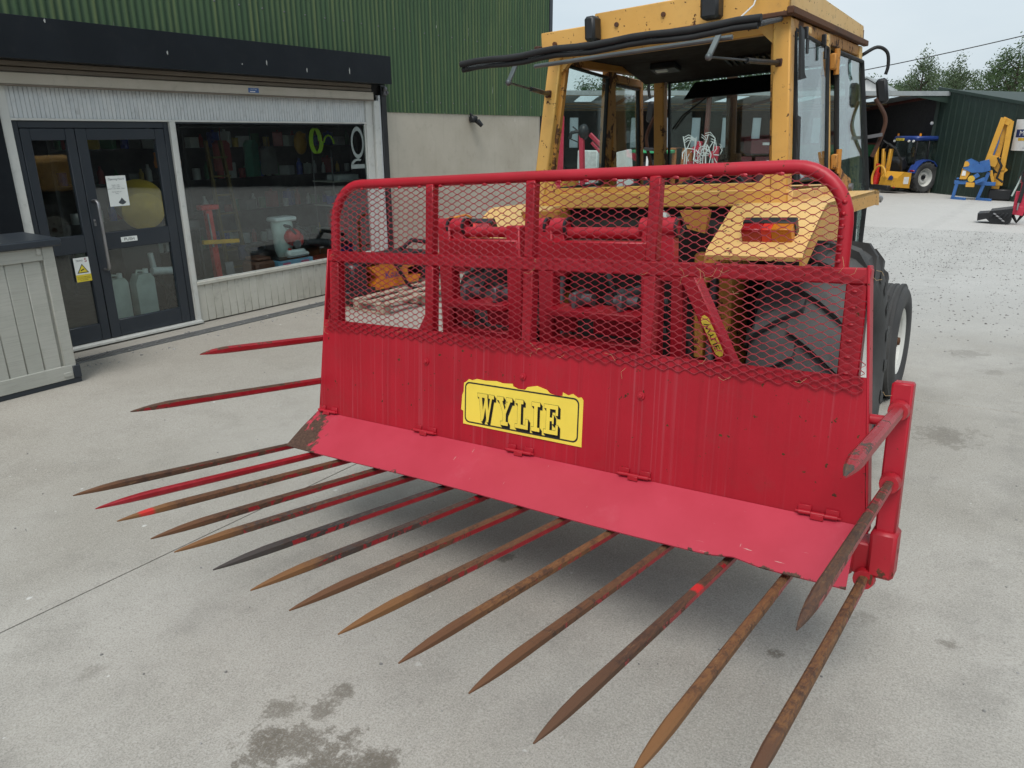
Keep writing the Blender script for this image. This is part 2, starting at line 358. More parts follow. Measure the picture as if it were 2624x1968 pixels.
for j in range(len(ys) - 1):
    for i in range(nx - 1): g.f.append([j * nx + i, j * nx + i + 1, (j + 1) * nx + i + 1, (j + 1) * nx + i]); g.sm.append(False)
ground = g.build('ground', M['groundsheet'], None, False); tag(ground, 'pale grey concrete yard floor', None, None, 'structure')
def slab(x0, x1, y0, y1):
    m = MB(); g_ = .0045; cx = [x0 + g_] + [k for k in (-4.64, 1.0) if x0 < k < x1] + [x1 - g_]; n = len(cx)
    ed = .006
    mid = [(k, 0) for k in (6.5, 12, 14, 16, 18, 20, 22) if y0 + .1 < k < y1 - .1]
    rws = [(y0 + g_, -.03), (y0 + g_, -ed), (y0 + g_ + ed, 0)] + mid + [(y1 - g_ - ed, 0), (y1 - g_, -ed), (y1 - g_, -.03)]; nr = len(rws)
    for y, dz in rws:
        for x in cx: m.v.append(Vector((x, y, gz(x, y) + dz)))
    for j in range(nr - 1):
        for i in range(n - 1): m.f.append([j * n + i, j * n + i + 1, (j + 1) * n + i + 1, (j + 1) * n + i]); m.sm.append(False)
    for i in (0, n - 1):
        m.f.append([j * n + i for j in range(nr)]); m.sm.append(False)
    return m.build('concrete_slab', M['concrete'], ground)
for (xa, xb) in ((-7.1, -3.2), (-3.2, 1.3), (1.3, 5.8)):
    for (ya, yb) in ((-6, 5.6), (5.6, 14.4), (14.4, 23.3)): slab(xa, xb, ya, yb)
# loose chippings, washed into the far right of the yard
gm = MB()
def stone(m, x, y, r, rnd):
    z = gz(x, y); vs = []
    a0 = rnd.random() * 6.28; el = .6 + rnd.random() * .5
    for k in range(6):
        a = a0 + k * 1.047; rr = r * (.75 + rnd.random() * .45); vs.append((x + rr * math.cos(a), y + rr * el * math.sin(a), z - .001))
    for k in range(6):
        a = a0 + .3 + k * 1.047; rr = r * (.5 + rnd.random() * .4); vs.append((x + rr * math.cos(a), y + rr * el * math.sin(a), z + r * (.45 + rnd.random() * .4)))
    vs.append((x, y, z + r * .8)); m.add(vs, [(k, (k + 1) % 6, 6 + (k + 1) % 6, 6 + k) for k in range(6)] + [(6 + k, 6 + (k + 1) % 6, 12) for k in range(6)])
rnd = random.Random(3)
cnt = 0
while cnt < 8500:
    y = 6.0 + 17.2 * rnd.random() ** 1.0; x = -4.6 + 6.6 * rnd.random()
    dens = sstep(6.2, 10, y) * (1 - .3 * sstep(20, 23, y)) * (.4 + .9 * max(0, mnoise.noise((x * .7, y * .5, 3)) + .25))
    if rnd.random() < dens: stone(gm, x, y, .004 + .011 * rnd.random() ** 3, rnd); cnt += 1
for k in range(420):
    x = -5.5 + 6.2 * rnd.random(); y = .8 + 5.6 * rnd.random(); stone(gm, x, y, .002 + .006 * rnd.random() ** 3, rnd)
for k in range(260):
    x = -7.3 + .5 * rnd.random(); y = 2.9 + 4.6 * rnd.random(); stone(gm, x, y, .004 + .01 * rnd.random() ** 3, rnd)
M['gravel'] = plain('grey_chippings', (.24, .238, .23), .85, 0, .3, .45)
tag(gm.build('gravel', M['gravel'], None, False), 'loose grey stone chippings scattered over the yard', 'gravel', None, 'stuff')

# ------------------------------------------------------------------ buck rake (coordinates in the tractor frame MT)
rake = thing('buck_rake', 'red buck rake with a row of long rusty tines, mesh guard and yellow sign', 'buck rake', (-1.6, 2.3, 0), frame=MT)
LEAN = R(8); _s, _c = math.sin(LEAN), math.cos(LEAN)
def rk(x, s, o): return (x, 2.285 + s * _s - o * _c, .617 + s * _c + o * _s)   # x across, s up the back plate, o out towards the tines
def rbuild(mb, name, mat, parent=None): return mb.xf(rk).build(name, M[mat] if isinstance(mat, str) else mat, parent or rake)
XL0, XR0, XL1, XR1, XL2, XR2 = -2.845, -.335, -2.80, -.380, -2.765, -.412        # plate edges at hinge, plate top, mid rail
XC = (-2.141, -1.628, -1.112)
# back plate with a little sag in the sheet
m = MB(); NXp, NSp = 24, 6
for side, off in ((0, .0), (1, -.006)):
    for j in range(NSp + 1):
        s = -.035 + .49 * j / NSp; f = j / NSp
        for i in range(NXp + 1):
            x = (XL0 + (XL1 - XL0) * f) + ((XR0 + (XR1 - XR0) * f) - (XL0 + (XL1 - XL0) * f)) * i / NXp
            wv = .0035 * math.sin(i * 1.3 + j * .8) * math.sin(math.pi * f)
            m.v.append(Vector((x, s, off + wv)))
n1 = NXp + 1; n2 = n1 * (NSp + 1)
for j in range(NSp):
    for i in range(NXp):
        a = j * n1 + i; m.f.append([a, a + 1, a + n1 + 1, a + n1]); m.sm.append(True)
        m.f.append([a + n2, a + n2 + n1, a + n2 + n1 + 1, a + n2 + 1]); m.sm.append(True)
for i in range(NXp):
    for j in (0, NSp):
        a = j * n1 + i; m.f.append([a, a + 1, a + 1 + n2, a + n2]); m.sm.append(False)
for j in range(NSp):
    for i in (0, NXp):
        a = j * n1 + i; m.f.append([a, a + n1, a + n1 + n2, a + n2]); m.sm.append(False)
back = rbuild(m, 'back_plate', 'red_plate')
for x, s in ((XC[0], .318), (XC[1], .311), (XC[2], .302)):
    m = MB(); m.lathe([(.0001, .004), (.014, .003), (.015, .001), (.015, 0)], Matrix.Translation((x, s, .001)), 16)
    m.lathe([(.0001, .009), (.006, .009), (.008, .0075), (.008, .002)], Matrix.Translation((x, s, .002)), 6); rbuild(m, 'bolt', 'red')
for (x, s, r) in ((-.86, .15, .006), (-.78, .12, .004), (-.94, .17, .005), (-2.74, .12, .004)):
    pass
# side flanges of the plate
for (xa, xb, sg, nm) in ((XL0, XL2, -1, 'side_flange'), (XR0, XR2, 1, 'side_flange')):
    m = MB(); m.beam((xa + sg * .004, -.03 if sg > 0 else 0, -.03), (xb + sg * .004, .79, -.03), .008, .058, (0, 0, 1), .002); rbuild(m, nm, 'red')
# lip, hinged to the plate: bent sheet hanging forward over the tines
lipd = Vector((0, .10, .228)); 
m = MB(); L0, L1 = rk(0, -.006, .005), (0, 2.052, .513)
nl = 30
for k, (yy, zz) in enumerate(((L0[1], L0[2]), ((L0[1] + L1[1]) / 2, (L0[2] + L1[2]) / 2 + .003), (L1[1], L1[2]), (L1[1] + .002, L1[2] - .005), ((L0[1] + L1[1]) / 2, (L0[2] + L1[2]) / 2 - .002), (L0[1], L0[2] - .005))):
    for i in range(nl + 1):
        f = i / nl; x = (-2.853 if k in (0, 5) else (-2.848 if k in (1, 4) else -2.838)) + f * (2.50)
        e = 1 if k in (2, 3) else (.4 if k in (1, 4) else 0)
        dent = .010 * math.exp(-((x + .655) / .035) ** 2) * e - .006 * math.exp(-((x + .47) / .03) ** 2) * e - .004 * math.sin(x * 4.1) * e
        m.v.append(Vector((x, yy + (.012 * math.exp(-((x + .655) / .03) ** 2)) * e, zz + dent)))
for k in range(6):
    for i in range(nl):
        a = k * (nl + 1) + i; b = ((k + 1) % 6) * (nl + 1) + i; m.f.append([a, a + 1, b + 1, b]); m.sm.append(k in (0, 1, 3, 4))
for i in (0, nl): m.f.append([k * (nl + 1) + i for k in range(6)]); m.sm.append(False)
# lip paint: red with sky sheen mixed in, worn through to brown steel at its left end and along the front edge
t = NT('red_lip_sheen_worn'); c = t.coord('Object'); xyz = t.sep(c)
n1_ = t.noise(t.coord('Object', (1, .5, 1)), 16, 7, .7, .5); nf = t.noise(c, 90, 3)
edge = t.rng(xyz[1], -.225, -.248); left = t.rng(xyz[0], -.95, -1.25); right = t.rng(xyz[0], .62, .90)
wear = t.math('ADD', t.math('MULTIPLY', t.math('ADD', t.math('MULTIPLY', left, .20), t.math('MULTIPLY', t.math('MULTIPLY', left, t.rng(xyz[1], -.02, -.24)), .34)), 1.), t.math('MULTIPLY', edge, t.math('ADD', .08, t.math('MULTIPLY', right, .13))))
mk = t.rng(t.math('ADD', n1_, wear), .70, .745)
scr = t.rng(t.noise(t.coord('Object', (3, 40, 3)), 3.4, 4, .6), .69, .73); scr = t.math('MULTIPLY', scr, t.math('MULTIPLY', right, .8)); scr = t.math('MAXIMUM', scr, t.math('MULTIPLY', t.rng(t.noise(t.coord('Object', (30, 6, 3)), 2.4, 4, .6), .70, .73), .5))
col = t.mix(t.rng(t.noise(c, 3, 5), .3, .7), (.40, .026, .048), (.45, .036, .064))  # paler, pinker than the plate: sky sheen put into the base colour
col = t.mix(t.math('MULTIPLY', t.rng(t.noise(c, 7, 6, .7), .55, .8), .3), col, (.50, .10, .13))
col = t.mix(scr, col, (.50, .36, .32)); col = t.mix(mk, col, t.mix(t.rng(nf, .3, .7), (.045, .022, .015), (.10, .055, .035)))
t.bsdf(col, t.rng(mk, 0, 1, .5, .8), 0, t.bump(t.math('ADD', t.math('MULTIPLY', t.noise(c, 2.5, 2), 8), t.math('MULTIPLY', nf, .3)), .12, .004), .5); M['lip'] = t.m
lip = m.build('lip', M['lip'], rake)
for i, x in enumerate((-2.775, -2.141, -1.628, -1.118, -.475)):
    h = MB(); w_ = .058
    for a, b in ((-w_, -.022), (-.020, .020), (.022, w_)): h.cyl((x + a, .004, .016), (x + b, .004, .012), .0072, n=10)
    h.cyl((x - w_ - .010, .004, .012), (x + w_ + .012, .004, .012), .004, n=8)
    for a in (-.042, .042): h.bx(x + a - .02, x + a + .02, .004, .026, .002, .008, .001)
    h.bx(x - .02, x + .02, -.012, .004, .018, .024, .001)
    rbuild(h, 'hinge', 'red')
M['red_worn'] = paint('worn_red_paint', RED, (.42, .02, .03), .45, .42, 10, dirt=.3)
# main tine bar under the lip, sockets
m = MB(); m.beam((-2.86, 2.30, .50), (-.36, 2.30, .50), .09, .11, (0, 0, 1), .008); m.build('tine_bar', M['red_worn'], rake)
# tines
def tine_mat(name, red_end, rust_a, rust_b, mark=None, soft=.1, tipcol=None):
    t = NT(name); c = t.coord('Object', rnd=True); xyz = t.sep(t.coord('Object'))
    tt = t.math('DIVIDE', t.math('SUBTRACT', -.0, xyz[1]), 1.24)      # 0 at the bar, 1 at the tip
    nz = t.noise(c, 14, 7, .72, .4); nf = t.noise(t.coord('Object', (60, 9, 60), rnd=True), 3, 5, .65)
    top = t.rng(t.sep(t.n('ShaderNodeNewGeometry').outputs['Normal'])[2], .3, .8)
    m_ = t.math('ADD', t.math('ADD', t.math('SUBTRACT', tt, red_end + .24), t.math('MULTIPLY', t.math('SUBTRACT', nz, .5), 2.2)), t.math('MULTIPLY', top, .58))
    mk = t.rng(m_, -soft * .3, soft * .6)
    rcol = t.mix(t.rng(nf, .38, .62), rust_a, rust_b)
    rcol = t.mix(t.math('MULTIPLY', t.rng(t.noise(c, 26, 5, .75), .5, .62), .7), rcol, (.040, .022, .016)); rcol = t.mix(t.math('MULTIPLY', t.rng(t.noise(t.coord('Object', (40, 5, 40), rnd=True), 4, 4, .7), .60, .70), .55), rcol, (.26, .15, .07))
    if tipcol: rcol = t.mix(t.rng(t.math('ADD', tt, t.math('MULTIPLY', nz, .2)), .86, .98), rcol, tipcol)
    red = t.mix(t.rng(nz, .4, .7), (.27, .008, .014), (.34, .02, .03))
    col = t.mix(mk, red, rcol)
    if mark:
        b = t.math('MULTIPLY', t.rng(tt, mark - .028, mark - .014), t.rng(tt, mark + .028, mark + .014)); b = t.math('MULTIPLY', b, t.rng(t.math('ADD', nz, top), .35, .6)); col = t.mix(t.math("MULTIPLY", b, .85), col, (.58, .014, .018))
    t.bsdf(col, t.rng(mk, 0, 1, .38, .72), 0, t.bump(t.math('ADD', nf, nz), .35, .004), .45); return t.m
BR1, BR2, OR1, OR2, BK1, BK2 = (.105, .050, .026), (.066, .034, .022), (.19, .088, .032), (.13, .058, .026), (.028, .025, .024), (.055, .046, .042)
TINES = [(-2.90, 1.118, .10, BR2, BR1, None, OR2), (-2.69, 1.099, 2.0, BR1, BR2, None, None), (-2.50, 1.084, .12, BR1, OR2, .90, OR1), (-2.278, 1.071, .30, BR1, BR2, None, OR2), (-2.10, 1.058, .34, BK2, BR1, None, OR1),
         (-1.89, 1.056, .42, BK1, BK2, None, BK2), (-1.704, 1.042, .34, BR2, BK2, None, OR1), (-1.504, 1.032, .26, OR2, BR1, None, OR2), (-1.313, 1.026, .34, BR1, OR2, None, OR1), (-1.113, 1.022, .08, OR2, OR1, None, OR2),
         (-.908, 1.028, .2, BR1, OR2, None, OR2), (-.704, .973, .26, BR1, BR2, .38, BR1), (-.519, .997, -.05, OR2, OR1, None, OR1), (-.322, 1.05, -.05, OR1, BR1, None, BR1)]
def tine_mesh(p0, p1, hw, bend=.0, wob=0):
    p0, p1 = Vector(p0), Vector(p1); d = p1 - p0; m = MB(); st = [(0, 1, 1), (.2, 1, 1), (.45, 1, 1), (.68, 1.0, 1.0), (.78, 1.0, 1.0), (.85, 1.02, .96), (.91, .88, .76), (.95, .66, .52), (.98, .38, .32), (1, .13, .13)]
    sd_ = d.cross(Vector((0, 0, 1))).normalized(); up = sd_.cross(d).normalized()
    for (t_, a, b) in st:
        c = p0 + d * t_ + up * (-hw * (1 - b) * .55 + bend * (t_ ** 2 - t_)) + sd_ * wob * math.sin(t_ * 4)
        for k in range(8):
            q = ((1, .55), (.55, 1), (-.55, 1), (-1, .55), (-1, -.55), (-.55, -1), (.55, -1), (1, -.55))[k]; m.v.append(c + sd_ * (q[0] * hw * a) + up * (q[1] * hw * b))
    for i in range(len(st) - 1):
        for k in range(8): m.f.append([i * 8 + k, i * 8 + (k + 1) % 8, i * 8 + 8 + (k + 1) % 8, i * 8 + 8 + k]); m.sm.append(False)
    m.f.append(list(range(8))[::-1]); m.sm.append(False); m.f.append(list(range(len(st) * 8 - 8, len(st) * 8))); m.sm.append(False); return m
rt = random.Random(11)
TLAB = ['leftmost tine of the low row, dark brown', 'bright red painted tine', None, None, None, 'blackened tine with only its root red']
for i, (x, yt, re_, a, b, mk, tipc) in enumerate(TINES):
    zt = .485 + .158 * (2.03 - yt); mm = tine_mesh((x, 2.29, .444), (x + (rt.random() - .5) * .03, yt, zt), .0138, (rt.random() - .3) * .02, (rt.random() - .5) * .006)
    o = mm.build('tine', tine_mat('tine_steel', re_, a, b, mk, tipcol=tipc), rake)
    sk = MB(); sk.cyl((x, 2.262, .448), (x, 2.235, .453), .033, .03, 14); sk.build('tine_socket', M['red_worn'], rake)
# right wing: socket box, upright and its two tines
UPX = -.281
def lean_pt(h, x=UPX, y0=2.30, z0=.50): return (x, y0 + h * .141, z0 + h * .99)
m = MB(); m.beam(lean_pt(-.045), lean_pt(.105), .075, .10, (0, 1, 0), .01); m.build('wing_socket', M['red_worn'], rake)
m = MB(); m.beam(lean_pt(.09), lean_pt(.565), .058, .06, (0, 1, 0), .006); m.build('wing_upright', M['red'], rake)
m = MB(); m.cyl(lean_pt(.44, -.42), lean_pt(.44, -.30), .016); m.build('wing_stay', M['red'], rake)
m = MB(); m.bx(-.40, -.31, 2.27, 2.35, .45, .56, .006); m.build('wing_bracket', M['red_worn'], rake)
def wing_tine(x, y0, z0, x1, y1, z1, mat, hw=.021):
    o = tine_mesh((x, y0, z0), (x1, y1, z1), hw, .0).build('tine', mat, rake); d = (Vector((x1, y1, z1)) - Vector((x, y0, z0))).normalized()
    c = MB(); a = Vector((x, y0, z0)); c.cyl(a + d * .005, a + d * .045, .031, .027, 14); c.build('tine_collar', M['red_worn'], rake)
wing_tine(-.281, 2.335, .985, -.262, 1.472, 1.122, tine_mat('tine_steel', .84, BR1, BK2, None, .05), .0165)
wing_tine(-.281, 2.305, .765, -.264, 1.167, .952, tine_mat('tine_steel', .46, BR1, BR2, None, .2), .0128)
# left wing folded behind the plate; its two tines show past the plate edge
m = MB(); m.beam((-2.79, 2.49, .50), (-2.79, 2.54, .99), .058, .06, (0, 1, 0), .006); m.build('wing_upright', M['red'], rake)
wing_tine(-2.84, 2.46, .955, -2.88, 1.723, 1.041, tine_mat('tine_steel', .72, BR2, BR1, None, .05), .0145)
wing_tine(-2.84, 2.44, .742, -2.88, 1.386, .887, tine_mat('tine_steel', .36, BR2, BR1, None, .2), .0145)
m = MB(); m.beam((-2.86, 2.40, .50), (-2.74, 2.52, .50), .08, .10, (0, 0, 1), .008); m.build('wing_socket', M['red_worn'], rake)
# guard frame above the plate
m = MB(); m.beam((XL2 - .01, .757, -.032), (XR2 + .012, .757, -.032), .05, .052, (0, 0, 1), .005); rbuild(m, 'mid_rail', 'red')
for x in (XL2 + .024, *XC, XR2 - .024):
    pw_ = .062 if x in (XL2 + .024, XR2 - .024) else .046; m = MB(); m.beam((x, .42, -.034), (x, .733, -.034), pw_, .046, (0, 0, 1), .004); rbuild(m, 'lower_post', 'red')
for (x, s0, s1) in ((XC[0], .765, .49),):
    m = MB(); m.prism([(x - .025, .425, -.03), (x - .025, .53, -.03), (x - .085, .425, -.03)], (0, 0, .005)); rbuild(m, 'gusset', 'red')
for x in XC:
    m = MB(); m.beam((x, .781, -.030), (x, 1.072, -.030), .042, .042, (0, 0, 1), .004); rbuild(m, 'upper_post', 'red')
TL, TR, TT, RAD = -2.742, -.488, 1.085, .17
pts = [(TL, .78, -.03), (TL, .9, -.03)]
for k in range(0, 9): a = math.pi - k * math.pi / 16; pts.append((TL + RAD + RAD * math.cos(a), TT - RAD + RAD * math.sin(a), -.03))
pts.append((-1.6, TT + .003, -.03))
for k in range(0, 9): a = math.pi / 2 - k * math.pi / 16; pts.append((TR - RAD + RAD * math.cos(a), TT - RAD + RAD * math.sin(a), -.03))
pts += [(TR, .9, -.03), (TR, .78, -.03)]
m = MB(); m.tube(pts, .0215, 16); rbuild(m, 'guard_tube', 'red')
# expanded metal mesh welded over the frame
def inside(x, s):
    if s < .77: f = max(0, (s - .4)) / .37; return (XL1 + (XL2 - XL1) * f) + .018 < x < (XR1 + (XR2 - XR1) * f) + .004
    l, r_, tp = TL - .004, TR + .012, TT - .012
    if not (l < x < r_ and s < tp): return False
    q = RAD + .004
    for cx, sg in ((TL + RAD, -1), (TR - RAD, 1)):
        if (x - cx) * sg > 0 and s > TT - RAD and (x - cx) ** 2 + (s - (TT - RAD)) ** 2 > q * q: return False
    return True
m = MB(); P_, Hh = .0570, .01265; kn = .0058; ncol = 45; x00 = -2.83
rows = int((TT + .004 - .412) / Hh)
for j in range(rows + 1):
    s0 = .412 + j * Hh; path = []
    for i in range(ncol * 2 + 1):
        x = x00 + i * P_ / 2; sg = 1 if (i + j) % 2 == 0 else -1; sv = s0 + sg * (Hh / 2 - .0009)
        path.append((x - kn, sv)); path.append((x + kn, sv))
    run = []
    def flush(run):
        if len(run) < 2: return
        o = len(m.v); wdt, dp = .0011, .0020
        for q, (x, s) in enumerate(run):
            wob = .0022 * math.sin(x * 5.1 + s * 9) + .0012 * math.sin(x * 23 + j)
            up = 0
            if 0 < q < len(run) - 1: up = 0
            tw = .0012 if (q % 2) else -.0012
            for (a, b) in ((-wdt, -dp), (wdt, -dp), (wdt, dp), (-wdt, dp)): m.v.append(Vector((x, s + a, .006 + b + wob + tw)))
        for q in range(len(run) - 1):
            for k in range(4): m.f.append([o + q * 4 + k, o + q * 4 + (k + 1) % 4, o + q * 4 + 4 + (k + 1) % 4, o + q * 4 + 4 + k]); m.sm.append(False)
    for (x, s) in path:
        if inside(x, s): run.append((x, s))
        else: flush(run); run = []
    flush(run)
rbuild(m, 'mesh_guard', 'red_mesh')
wd = MB()
for k in range(17):                                      # weld beads where the sheet meets the tube
    x = TL + .2 + (TR - TL - .4) * k / 16; wd.sphere((x, TT - .022, -.010), .008, 8, 5, (1.5, .8, .6))
    wd.sphere((x + .01, .772, -.008), .008, 8, 5, (1.5, .8, .6))
for k in range(6): wd.sphere((TR - .006, .8 + .035 * k, -.010), .008, 8, 5); wd.sphere((XR2 - .03, .46 + .05 * k, -.010), .006, 8, 5, (1.6, .8, .6)); wd.sphere((XL2 + .04, .46 + .05 * k, -.010), .006, 8, 5, (1.6, .8, .6))
rbuild(wd, 'weld_beads', 'red').__setitem__('kind', 'stuff')
st = MB(); rs = random.Random(5)
for k in range(34):                                      # bits of hay caught in the mesh
    x, s = (rs.choice((-2.2, -1.65, -1.15, -1.55, -.9, -2.75, -.45)) + rs.gauss(0, .07), rs.choice((.41, .42, .76, .7, .43)) + rs.gauss(0, .015)); a = rs.random() * 6.28; L = .015 + .04 * rs.random()
    p = [Vector((x, s, .012)), Vector((x + L * .5 * math.cos(a), s + L * .5 * math.sin(a), .015 + .006 * rs.random())), Vector((x + L * math.cos(a + .5), s + L * math.sin(a + .5), .013))]
    st.tube(p, .0005, 4)
M['hay'] = plain('dry_hay', (.42, .30, .15), .8)
rbuild(st, 'hay_wisps', 'hay').__setitem__('kind', 'stuff')

# yellow sign with the maker's name, cut-out lettering on the plate
SX0, SX1, SS0, SS1 = -1.935, -1.347, .073, .272
def sgn(u, v, o=.004): return (SX0 + u * (SX1 - SX0), SS0 + v * (SS1 - SS0), o)
top = [(1, .93)]
edge = [(0.985, .955), (.96, .94), (.92, 1.0), (.885, .955), (.845, 1.0), (.842, .93), (.80, .915), (.745, .94), (.72, 1.0), (.64, 1.05), (.565, 1.0), (.545, .935), (.49, .93), (.445, .97), (.44, 1.02), (.36, 1.0), (.30, 1.025), (.2, 1.0), (.13, 1.01), (.09, .97), (.06, .985), (.035, .92), (.015, .89), (.012, .7), (0, .62), (-.008, .3), (.012, .28), (.012, .0)]
pts = [sgn(1.0, -.02, .0035)] + [sgn(1.0, .90, .0035)] + [sgn(u, v, .0035) for u, v in edge]
m = MB(); n = len(pts)
m.v = [Vector(p) for p in pts] + [Vector((p[0], p[1], .0005)) for p in pts]; m.f = [list(range(n))] + [[i, (i + 1) % n, n + (i + 1) % n, n + i] for i in range(n)]; m.sm = [False] * len(m.f)
sign = rbuild(m, 'name_sign', 'sign_yellow')
# black rounded border
def rr(u0, u1, v0, v1, ru, rv, k=6):
    o = []
    for cu, cv, a0 in ((u1 - ru, v1 - rv, 0), (u0 + ru, v1 - rv, 90), (u0 + ru, v0 + rv, 180), (u1 - ru, v0 + rv, 270)):
        for i in range(k + 1): a = R(a0 + 90 * i / k); o.append((cu + ru * math.cos(a), cv + rv * math.sin(a)))
    return o
A = rr(.026, .972, .045, .925, .04, .12); Bq = rr(.036, .962, .075, .895, .034, .10); n = len(A); m = MB()
for i in range(n): j = (i + 1) % n; m.quad(sgn(*A[i], .0043), sgn(*A[j], .0043), sgn(*Bq[j], .0043), sgn(*Bq[i], .0043))
rbuild(m, 'border', 'sign_black', sign)
# slab-serif letters as convex strokes in a 0..w x 0..1 box
def rect(a, b, c, d): return [(a, b), (c, b), (c, d), (a, d)]
LET = {'W': (1.12, [[(.10, .9), (.30, .9), (.44, .12), (.36, 0), (.28, 0)], [(.36, 0), (.44, .12), (.64, .80), (.56, .9), (.48, .72), (.29, .1)], [(.48, .9), (.68, .9), (.80, .12), (.74, 0), (.66, 0)], [(.66, 0), (.76, 0), (1.00, .9), (.88, .9), (.68, .14)], rect(.0, .86, .40, 1), rect(.40, .86, .68, 1), rect(.76, .86, 1.12, 1)]),
       'Y': (1.0, [[(.10, .9), (.32, .9), (.60, .42), (.40, .42)], [(.90, .9), (.72, .9), (.44, .42), (.60, .42)], rect(.40, .1, .60, .46), rect(0, .86, .42, 1), rect(.60, .86, 1, 1), rect(.26, 0, .74, .14)]),
       'L': (.82, [rect(.14, .1, .36, .9), rect(0, .86, .5, 1), rect(0, 0, .82, .14), rect(.66, .0, .82, .36)]),
       'I': (.52, [rect(.15, .1, .37, .9), rect(0, .86, .52, 1), rect(0, 0, .52, .14)]),
       'E': (.86, [rect(.14, .1, .36, .9), rect(0, .86, .84, 1), rect(.70, .66, .84, 1), rect(0, 0, .86, .14), rect(.72, 0, .86, .34), rect(.3, .45, .58, .57), rect(.50, .36, .60, .66)])}
def dil(poly, d):
    c = [sum(p[k] for p in poly) / len(poly) for k in (0, 1)]; n = len(poly); out = []
    ar = sum(poly[i][0] * poly[(i + 1) % n][1] - poly[(i + 1) % n][0] * poly[i][1] for i in range(n)); sg = 1 if ar > 0 else -1
    for i in range(n):
        p, q, r_ = Vector(poly[i - 1]), Vector(poly[i]), Vector(poly[(i + 1) % n]); e1, e2 = (q - p).normalized(), (r_ - q).normalized()
        n1v, n2v = Vector((e1.y, -e1.x)) * sg, Vector((e2.y, -e2.x)) * sg; b = (n1v + n2v); L = max(.5, b.length ** 2 / 2); out.append(tuple(q + b * (d / L)))
    return out
mblk, myel = MB(), MB(); CH, CW = .118, .0765; cxp = -1.852; base_s = .098
for ch in 'WYLIE':
    wl, strokes = LET[ch]
    for li, st_ in enumerate(strokes):
        P2 = [(cxp + p[0] * CW, base_s + p[1] * CH) for p in st_]
        for k in range(5): f = k / 4; mblk.add([(p[0] + .010 * f, p[1] - .011 * f, .0046 + .00002 * li) for p in dil(P2, .0012)], [tuple(range(len(P2)))])
        myel.add([(p[0], p[1], .0052 + .00002 * li) for p in P2], [tuple(range(len(P2)))])
    cxp += wl * CW + (.016 if ch != 'I' else .019)
rbuild(mblk, 'letter_shadow', 'sign_black', sign); rbuild(myel, 'lettering', 'sign_yellow', sign)

# headstock frames behind the mesh, seen through it
def rear_frame(x0, x1, zt, zb, y):
    m = MB()
    m.beam((x0 + .03, y, zb), (x0 + .03, y + .03, zt), .075, .07, (0, 1, 0), .006); m.build('headstock_post', M['red'], rake)
    m = MB(); m.beam((x1 - .03, y, zb), (x1 - .03, y + .03, zt), .075, .07, (0, 1, 0), .006); m.build('headstock_post', M['red'], rake)
    m = MB(); m.beam((x0, y + .02, 1.36), (x1, y + .02, 1.36), .07, .11, (0, 0, 1), .006); m.build('headstock_beam', M['red'], rake)
    m = MB(); m.beam((x0 + .06, y, 1.115), (x1 - .06, y, 1.115), .16, .03, (0, 0, 1), .004); m.build('headstock_shelf', M['red'], rake)
    for (a, b) in ((x0 + .07, x0 + .17), (x0 + .26, x1 - .07)):
        m = MB(); m.bx(a, b, y - .01, y + .02, 1.02, 1.095, .004); m.build('headstock_plate', M['red'], rake)
    m = MB(); m.beam((x0 + .06, y, .965), (x1 - .06, y, .965), .09, .06, (0, 0, 1), .005); m.build('headstock_beam', M['red'], rake)
    for k in (.33, .72):
        xx = x0 + (x1 - x0) * k; m = MB(); m.bx(xx - .012, xx + .012, y - .04, y + .08, 1.13, 1.2, .004); m.cyl((xx - .05, y + .03, 1.16), (xx + .06, y + .03, 1.16), .026); m.build('pin_lug', M['dullsteel'], rake)
    m = MB(); m.cyl((x0 + .07, y + .03, zt - .03), (x1 - .07, y + .03, zt - .03), .024); m.build('cross_tube', M['red'], rake)
rear_frame(-2.36, -1.90, 1.475, .9, 2.74); rear_frame(-1.79, -1.235, 1.475, .9, 2.74)
for x in (-2.345, -2.255, -1.80, -1.70, -1.28, -1.20):
    m = MB(); m.cyl((x - .035, 2.77, 1.47), (x + .035, 2.77, 1.47), .038, n=16); m.beam((x, 2.77, 1.26), (x, 2.77, 1.46), .06, .05, (0, 1, 0), .004); m.build('roller_arm', M['red'], rake)
    m = MB(); m.lathe([(.030, -.006), (.041, -.006), (.041, .006), (.030, .006)], Matrix.Translation((x + .04, 2.77, 1.47)) @ Matrix.Rotation(R(90), 4, 'Y'), 18, True); m.build('seal_ring', M['black'], rake)
m = MB(); m.beam((-1.15, 2.74, .85), (-1.15, 2.76, 1.30), .05, .05, (0, 1, 0), .004); m.build('headstock_post', M['red'], rake)
m = MB(); m.beam((-1.10, 2.73, 1.30), (-.90, 2.72, .90), .06, .07, (0, 1, 0), .005); dg = m.build('diagonal_stay', M['red'], rake)
